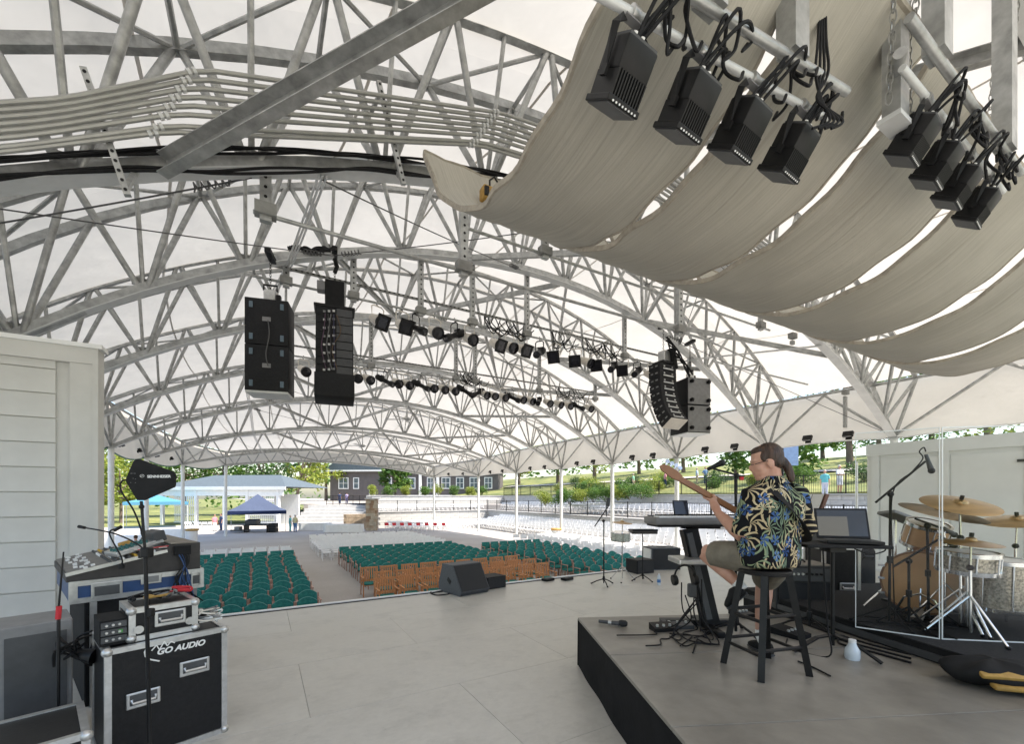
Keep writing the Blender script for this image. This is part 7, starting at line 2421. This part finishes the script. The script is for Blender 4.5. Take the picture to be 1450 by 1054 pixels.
# far tree line
TL = [ # x px, depth, ground z, height, crown radius, leaf
    (120, 62, FL, 13, 5.2, 'leaf_b', 'broad yellow-green tree behind the board wing wall'),
    (172, 58, FL, 9, 4.0, 'leaf_b', 'yellow-green tree behind the light blue tent'),
    (205, 74, FL, 14, 5.5, 'leaf_a', 'tall green tree between the two tents'),
    (262, 78, FL, 14, 5.5, 'leaf_a', 'green tree rising over the lattice pavilion'),
    (318, 82, FL, 16, 6.2, 'leaf_a', 'tall green tree right behind the pavilion roof'),
    (372, 84, FL, 15, 6.0, 'leaf_c', 'dark green tree behind the navy tent'),
    (418, 72, FL + 1.0, 13, 4.2, 'leaf_b', 'leaning tree with yellow leaves past the pavilion end'),
    (462, 88, 0, 15, 5.0, 'leaf_b', 'pale tree beside the dark house end'),
    (45, 60, FL, 12, 5.0, 'leaf_a', 'green tree outside the board wing wall'),
    (560, 64, 1.2, 6.2, 2.6, 'leaf_a', 'small round-crowned tree in front of the dark house'),
    (735, 100, 8, 14, 5.5, 'leaf_b', 'bright tree on the hill past the house end'),
    (790, 84, 6.5, 15, 5.0, 'leaf_a', 'green hill tree with a thick pale trunk'),
    (842, 76, 7.0, 15, 5.0, 'leaf_b', 'bright hill tree above the clipped hedge'),
    (905, 82, 8.5, 14, 5.5, 'leaf_a', 'green tree high on the lawn hill'),
    (968, 70, 8.2, 13, 5.0, 'leaf_b', 'bright tree at the hilltop behind the people'),
    (1042, 48, 6.0, 6.0, 2.6, 'leaf_a', 'small green tree on the lawn behind the microphone'),
    (1128, 38, 5.0, 5.6, 2.4, 'leaf_a', 'small spreading tree on the lawn beside the player'),
    (1165, 66, 9.5, 12, 5.0, 'leaf_a', 'green tree at the top of the bright lawn'),
    (1204, 44, 6.2, 14, 4.4, 'leaf_c', 'dark conifer-like tree with a straight trunk by the door wall'),
    (1245, 60, 9.0, 14, 5.5, 'leaf_a', 'green tree rising behind the door wall'),
    (1320, 48, 8.0, 13, 5.0, 'leaf_a', 'green tree over the top rail of the door wall'),
    (1400, 40, 7.5, 12, 4.6, 'leaf_b', 'bright tree at the far end of the door wall'),
    (660, 112, 3.0, 15, 5.5, 'leaf_a', 'green tree standing behind the dark house'),
    (520, 112, 1.0, 17, 6.0, 'leaf_a', 'tall green tree behind the dark house roof'),
]
for q, (x, d, z, h, cr, lm, lab) in enumerate(TL):
    p = gp(x, d)
    if p.x > U2 + 1: z = hillz(p.x) if p.x < 75 else hillz(75) + .075 * (p.x - 75)
    tree(lab, p, z, h, cr, lm, 100 + q, lean=.12 if 'leaning' in lab else random.Random(q).uniform(-.03, .03), size=.13 + d * .0028, n=34, crown_base=.16 if p.x > U2 + 1 else .3, clumps=60)
# distant wood closing the view
rg_ = random.Random(77)
cen = []
for q in range(420):
    x = rg_.uniform(-80, 1560); d = rg_.uniform(118, 150)
    p = gp(x, d)
    zb = FL if p.x < U2 else (hillz(p.x) if p.x < 75 else hillz(75) + .075 * (p.x - 75)) - 1
    cen.append((Vector((p.x, p.y, zb + rg_.uniform(1, 17))), rg_.uniform(2.5, 4.5)))
tag(foliage(cen, 26, .75, rg_).build('far_wood', M['leaf_a'], fix=False), 'distant green wood behind the houses and the hill', 'wood', kind='stuff')
# clipped shrubs above the upper railing and by the house
SHR = [(700, 44, 1.1), (715, 46, 1.0), (690, 48, 1.2), (738, 46, .95), (757, 45, 1.0), (675, 52, 1.0), (655, 55, .9), (634, 58, 1.0), (617, 58, 1.1), (600, 60, .9), (577, 62, .9), (556, 62, 1.0), (541, 60, .9), (848, 47, .8), (933, 44, .9), (1010, 40, .7), (1070, 36, .8)]
for q, (x, d, r) in enumerate(SHR):
    p = gp(x, d)
    if q >= 5 and q < 13: p = Vector((12.5 + (12 - q) * 2.3, 57.6 + .5 * (q % 3), 0))
    if q < 5: p = Vector((U2 + 1.5 + .4 * (q % 2), 30 + q * 3.6, 0))
    z = hillz(p.x) if p.x > U2 else Z2 - .03
    shrub('rounded clipped shrub ' + ['on the bank by the upper railing', 'in the bed before the dark house', 'alone on the lawn'][0 if q < 5 else 1 if q < 13 else 2], p, z - .05, r, r * 1.7, ['leaf_b', 'leaf_a'][q % 2], 300 + q, 'rounded shrubs')
for q in range(9):
    p = gp(772 + q * 17, 43 - q * .5)
    shrub('loose flowering bush in the hedge along the upper railing', p, hillz(p.x) - .1, 1.2, 1.5, 'leaf_a' if q % 3 else 'leaf_b', 340 + q, 'hedge bushes along the upper railing')
# railings
def railing(label, p0, p1, z, h):
    p0, p1 = Vector((*p0, z)), Vector((*p1, z))
    L = (p1 - p0).length
    t = thing('railing', label, 'railing', p0, math.atan2(p1.y - p0.y, p1.x - p0.x))
    n = max(1, int(round(L / 2.4))); st_ = L / n
    pm_ = MB().box((0, 0, h / 2), (.06, .06, h + .06)).mesh('post', M['black'])
    for q in range(n + 1):
        o = bpy.data.objects.new('post', pm_); COL.objects.link(o); o.parent = t; o.location = (st_ * q, 0, 0)
    for zz_ in (.1, h - .04):
        MB().box((L / 2, 0, zz_), (L, .035, .035)).build('rail', M['black'], t)
    mb = MB()
    x = .13
    while x < L:
        mb.box((x, 0, h / 2), (.016, .016, h - .1)); x += .13
    mb.build('balusters', M['black'], t)['kind'] = 'stuff'
railing('black metal railing on the lower retaining wall', (U1 + .12, 8), (U1 + .12, 49.7), Z1 + .02, 1.25)
railing('black metal railing on the upper retaining wall', (U2 + .12, 8), (U2 + .12, 56.3), Z2 + .02, 1.25)
railing('black metal railing on the lower wall behind the hall', (11.2, 49.72), (U1, 49.72), Z1 + .02, 1.25)
# stone pillar, beds and steps near the far end
M['sandstone'] = mat('sandstone', (.40, .31, .22), .85, 0, .3, 2.5, .3, 15)
M['stone2'] = mat('sandstone_brown', (.30, .20, .13), .85, 0, .25, 3, .3, 15)
M['stone3'] = mat('sandstone_pale', (.47, .41, .32), .85, 0, .2, 3, .3, 15)
p = gp(527, 45)
t = thing('stone_pillar', 'tall sandstone pillar with a pale cap beside the red-covered chairs', 'pillar', (p.x, p.y, FL), R(-20))
MB().box((0, 0, 1.6), (1.02, 1.02, 3.2)).build('core', M['sandstone'], t)
rs_ = random.Random(9)
z_ = 0.0
while z_ < 3.15:
    hh_ = rs_.uniform(.22, .38)
    hh_ = min(hh_, 3.2 - z_)
    for f in range(4):
        x_ = -.55
        while x_ < .52:
            w_ = min(rs_.uniform(.3, .55), .56 - x_)
            c = rot3(0, 0, R(90 * f)) @ Vector((x_ + w_ / 2, -.53, z_ + hh_ / 2))
            MB().box(c, (w_ - .02, .06 + rs_.uniform(0, .03), hh_ - .02), rot3(0, 0, R(90 * f)), .012).build('stone', [M['sandstone'], M['stone2'], M['stone3']][rs_.randint(0, 2)], t)
            x_ += w_
    z_ += hh_
MB().box((0, 0, 3.27), (1.3, 1.3, .14), None, .02).build('cap', M['stone_wall'], t)
p = gp(470, 52)
t = thing('garden_steps', 'wide pale stone steps leading up to the dark house', 'steps', (p.x, p.y, FL), R(-22))
for q in range(6):
    MB().box((0, q * .75, .2 + q * .2), (9.5 - q * .4, .78, .4 + q * .4), None, .01).build('step', M['stone_wall'], t)
t = thing('retaining_wall', 'low sandstone garden wall joining the pillar and the steps', 'wall', (gp(505, 47).x, gp(505, 47).y, FL), R(-15))
MB().box((0, 0, .8), (2.6, .5, 1.6)).build('core', M['sandstone'], t)
for r_ in range(4):
    for q in range(5):
        MB().box((-1.05 + q * .52 + (.2 if r_ % 2 else 0), -.27, .2 + r_ * .4), (.5, .06 + .02 * ((q + r_) % 2), .38), None, .015).build('stone', M['sandstone'], t)
# upper terrace ground before the house
ter = MB().add([gp(430, 58) + Vector((0, 0, .6)), gp(720, 58) + Vector((0, 0, .6)), gp(760, 120) + Vector((0, 0, 1.2)), gp(330, 120) + Vector((0, 0, 1.2))], [(0, 1, 2, 3)])
ter.add([gp(430, 58) + Vector((0, 0, .6)), gp(720, 58) + Vector((0, 0, .6)), gp(720, 57.6) + Vector((0, 0, FL)), gp(430, 57.6) + Vector((0, 0, FL))], [(0, 1, 2, 3)])
struct(ter, 'garden_terrace', M['concrete'])
# black gate fence on the terrace edge
p0_, p1_ = gp(462, 57.4), gp(528, 57.4)
t = thing('railing', 'black garden railing at the top of the stone steps', 'railing', (p0_.x, p0_.y, .6))
n = 7
for q in range(n + 1):
    c = p0_.lerp(p1_, q / n)
    MB().box((c.x, c.y, .6 + .65), (.06, .06, 1.3)).build('post', M['black'], t, world=True)
for zz_ in (.75, 1.8): MB().bar(p0_ + Vector((0, 0, zz_)), p1_ + Vector((0, 0, zz_)), .04, .04).build('rail', M['black'], t, world=True)
mb = MB()
for q in range(50):
    c = p0_.lerp(p1_, (q + .5) / 50); mb.box((c.x, c.y, 1.25), (.02, .02, 1.1))
mb.build('balusters', M['black'], t, world=True)['kind'] = 'stuff'
# dark grey house
M['siding'] = mat('dark_siding', (.115, .10, .098), .8, 0, .12, 1.5, .1, 10)
M['shingle'] = mat('roof_shingle', (.085, .11, .13), .85, 0, .15, 4, .2, 15)
M['pane'] = mat('window_glass', (.10, .13, .15), .1, 0, .3, 1)
hp_ = gp(585, 86)
hs = thing('house', 'long dark grey house with white windows and a blue-grey roof', 'house', (hp_.x, hp_.y, .8), CAMROT + R(-4))
HW, HH, HD = 34.0, 6.2, 10.0
MB().box((0, HD / 2, HH / 2), (HW, HD, HH)).build('wall', M['siding'], hs)
rf = MB().prism([(-HW / 2 - .6, HH), (HW / 2 + .6, HH), (HW / 2 - 3, HH + 3.6), (-HW / 2 + 3, HH + 3.6)], (0, HD / 2, 0), (1, 0, 0), (0, 0, 1), (0, 1, 0), HD + 1.4).build('roof', M['shingle'], hs)
MB().box((0, -.72, HH - .12), (HW + 1.2, .1, .3)).build('fascia', M['white'], hs)
def window(x, z, w, h):
    f = MB()
    wn_ = MB().box((x, -.03, z), (w, .08, h)).build('window', M['pane'], hs)
    for s in (-1, 1):
        MB().box((x + s * (w / 2 + .06), -.06, z), (.16, .12, h + .3)).build('frame', M['white'], wn_)
        MB().box((x, -.06, z + s * (h / 2 + .06)), (w, .12, .16)).build('frame', M['white'], wn_)
    MB().box((x, -.09, z), (w, .05, .08)).build('mullion', M['white'], wn_)
    if w > 1.0: MB().box((x, -.09, z), (.08, .05, h)).build('mullion', M['white'], wn_)
for x_, w_ in ((-14.2, 1.8), (-11.6, .9), (-5.0, 1.1), (-2.4, 1.1), (-.4, 1.5), (3.6, 1.3), (6.6, 1.5), (9.4, 1.3), (12.2, 1.5), (15.0, 1.3)):
    window(x_, 3.6, w_, 2.0)
for x_ in (1.6, 5.1): MB().box((x_, -.5, HH / 2), (.5, .5, HH)).build('porch_column', M['white'], hs)
MB().box((3.4, -.6, 1.1), (9.0, .2, .25)).build('porch_rail', M['white'], hs)
MB().box((-8.3, -.04, 1.3), (1.3, .1, 2.6)).build('door', M['white'], hs)
# white pavilion with blue-grey roof and lattice
pp = gp(318, 54)
pv = thing('pavilion', 'white open pavilion with a blue-grey hipped roof and lattice screen', 'pavilion', (pp.x, pp.y, FL), CAMROT + R(-6))
k = 54 / F
PWd = 17.5
ez = EYE - (690 - 704) * k - FL; pz = EYE - (671 - 704) * k - FL
rv = [(-PWd / 2, -1, ez), (PWd / 2, -1, ez), (PWd / 2, 9, ez), (-PWd / 2, 9, ez), (-PWd / 2 + 4, 4, pz), (PWd / 2 - 4, 4, pz)]
MB().add(rv, [(0, 1, 5, 4), (1, 2, 5), (2, 3, 4, 5), (3, 0, 4), (3, 2, 1, 0)]).build('roof', M['shingle'], pv)
MB().box((0, -1.0, ez - .18), (PWd, .12, .42)).build('fascia', M['white'], pv)
MB().box((0, -.7, ez - .75), (PWd - 1, .2, .7)).build('beam', M['white'], pv)
for x_ in (-7.8, -3.2, .6, 3.6, 7.6):
    MB().box((x_, -.7, (ez - .4) / 2), (.34, .34, ez - .4)).build('column', M['white'], pv)
lat = MB().box((0, 0, 0), (.09, .05, 3.4)).mesh('lattice_slat', M['white'])
for x0_, x1_ in ((-6.2, -3.4), (3.8, 7.4)):
    n = int((x1_ - x0_) / .26)
    for q in range(n):
        o = bpy.data.objects.new('lattice_slat', lat); COL.objects.link(o); o.parent = pv; o.location = (x0_ + .13 + .26 * q, -.7, 2.0)
    for zz_ in (.35, 1.3, 2.4, 3.6): MB().box(((x0_ + x1_) / 2, -.74, zz_), (x1_ - x0_, .06, .12)).build('lattice_rail', M['white'], pv)
MB().box((6.6, 2.5, 1.9), (3.4, .2, 3.8)).build('rear_wall', M['white'], pv)
# pop-up tents
def tent(label, x, d, w, eave_y, peak_y, roofm, valm, rz):
    p = gp(x, d); k = d / F
    t = thing('canopy_tent', label, 'tent', (p.x, p.y, FL), CAMROT + rz)
    e = EYE - (eave_y - 704) * k - FL; pk = EYE - (peak_y - 704) * k - FL
    h2 = w / 2
    n = 8
    for f in range(4):
        def face(s, u_, f=f):
            b_ = rot3(0, 0, R(90 * f))
            x_ = (s * 2 - 1) * h2 * (1 - u_)
            return b_ @ Vector((x_, -h2 * (1 - u_), e + (pk - e) * (u_ ** 1.25)))
        MB().grid(face, 6, 6).build('roof_panel', roofm, t, 'all', fix=False)
        c = rot3(0, 0, R(90 * f)) @ Vector((0, -h2, e - .16))
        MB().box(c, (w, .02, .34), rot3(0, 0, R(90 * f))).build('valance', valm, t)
    for sx in (-1, 1):
        for sy in (-1, 1): MB().box((sx * (h2 - .05), sy * (h2 - .05), e / 2), (.05, .05, e)).build('leg', M['galv_white'], t)
    return t
NAV = fabric_mat('navy_canvas', (.03, .045, .11), .15); NAVR = fabric_mat('pale_navy_canvas', (.10, .125, .20), .2); NAVL = fabric_mat('pale_canvas', (.55, .58, .66), .3); SKY = fabric_mat('light_blue_canvas', (.13, .34, .48), .3)  # roof navy made paler than the valance, its highlight put into the colour
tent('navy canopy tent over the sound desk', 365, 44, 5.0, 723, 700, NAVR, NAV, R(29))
tent('light blue canopy tent beyond the board wing wall', 222, 50, 5.6, 711, 701, SKY, SKY, R(39))
# mixing position under the navy tent
p = gp(365, 42.4)
t = thing('sound_desk', 'dark sound desk with racks under the navy tent', 'desk', (p.x, p.y, FL), CAMROT)
MB().box((0, 0, .72), (2.4, .9, .08)).build('table_top', M['black'], t)
for sx in (-1, 1): MB().box((sx * 1.1, 0, .34), (.08, .8, .68)).build('table_leg', M['black'], t)
MB().box((-.5, 0, 1.0), (1.1, .7, .45), rot3(R(12))).build('console', M['dark_grey'], t)
for zz_ in (0, .45): MB().box((1.6, -.1, .25 + zz_), (.6, .6, .42)).build('rack', M['black'], t)
MB().box((-1.7, .0, .2), (1.6, .7, .12)).build('platform', M['dark_grey'], t)
MB().box((-1.9, .0, .42), (.5, .5, .32)).build('case', M['grey'], t)
# white clothed tables and stacked items beyond the white chairs
for q, (x, d, w, lab) in enumerate(((487, 42.5, 3.6, 'long white clothed table in front of the garden steps'), (447, 45, 3.0, 'white clothed table near the pale yellow shirt'), (185, 30, 3.2, 'white clothed table beyond the mixing console'), (238, 36, 3.6, 'white clothed counter under the light blue tent'))):
    p = gp(x, d)
    t = thing('clothed_table', lab, 'table', (p.x, p.y, FL), CAMROT + R(4 * q))
    def cloth(s, u_, w=w):
        a = 2 * math.pi * s
        cx, cy = math.cos(a), math.sin(a)
        m_ = max(abs(cx), abs(cy))
        wob = 1 + .03 * math.sin(a * 18) * u_
        return Vector((cx / m_ * w / 2 * wob, cy / m_ * .45 * wob, .78 - .76 * u_))
    MB().grid(cloth, 72, 4).build('cloth', M['white'], t, 'all', fix=False)
    MB().box((0, 0, .77), (w - .02, .88, .03)).build('top', M['white'], t)
# waste bins with amber rings tied to posts
for (ti, lab) in ((6, 'white waste bin with a tan rim beside a terrace side post'), (8, 'white waste bin with a tan rim at a tents side post')):
    tr = TR[ti]
    u = tr[2] - .05 if ti == 6 else tr[1] + .1
    t = thing('waste_bin', lab, 'bin', (u - .42 if ti == 6 else u + .45, tr[0], FL))
    MB().lathe([(.3, 0), (.34, .1), (.36, 1.0)], n=18).build('bag', M['white_plastic'], t, True)
    MB().lathe([(.40, .98), (.43, 1.06), (.38, 1.12)], n=18).build('rim', M['lampyellow'], t, True)
# blue umbrella tables and folded chairs under the pavilion
for q in range(6):
    p = gp(266 + q * 6, 46)
    o = bpy.data.objects.new('folding_chair', wc); COL.objects.link(o)
    o.location = (p.x, p.y, FL + .002); o.rotation_euler = (0, 0, R(40 + 35 * q))
    tag(o, 'white folding chair loosely set out before the lattice pavilion', 'chair', 'loose chairs before the pavilion')
# long pale retaining wall and blue banner by the terrace
p = gp(1117, 22)
t = thing('banner', 'blue-grey banner on a dark pole behind the player', 'banner', (p.x, p.y, FL), CAMROT)
kz = 22 / F
MB().tube((-.32, 0, 0), (-.32, 0, EYE - (626 - 704) * kz - FL), .05, 8).build('pole', M['black'], t)
MB().box((.1, .0, EYE - (640 - 704) * kz - FL), (.75, .03, 1.4)).build('cloth', mat('banner_cloth', (.16, .25, .42), .7), t)

# mown path and a second band of bushes across the lawn hill
def pathf(s, t_):
    u = 45.5 + 2.2 * s + 1.5 * math.sin(t_ * 5); v = -10 + 90 * t_
    return Vector((u, v, hillz(u) + .17))
struct(MB().grid(pathf, 3, 60), 'path', M['concrete'], True)
for q in range(12):
    p = Vector((40 + 2.5 * math.sin(q * 1.9), 6 + q * 4.3, 0))
    shrub('loose bush in the band above the upper railing hedge', p, hillz(p.x) - .1, 1.3, 1.7, ['leaf_a', 'leaf_b', 'leaf_c'][q % 3], 380 + q, 'bushes across the lawn')
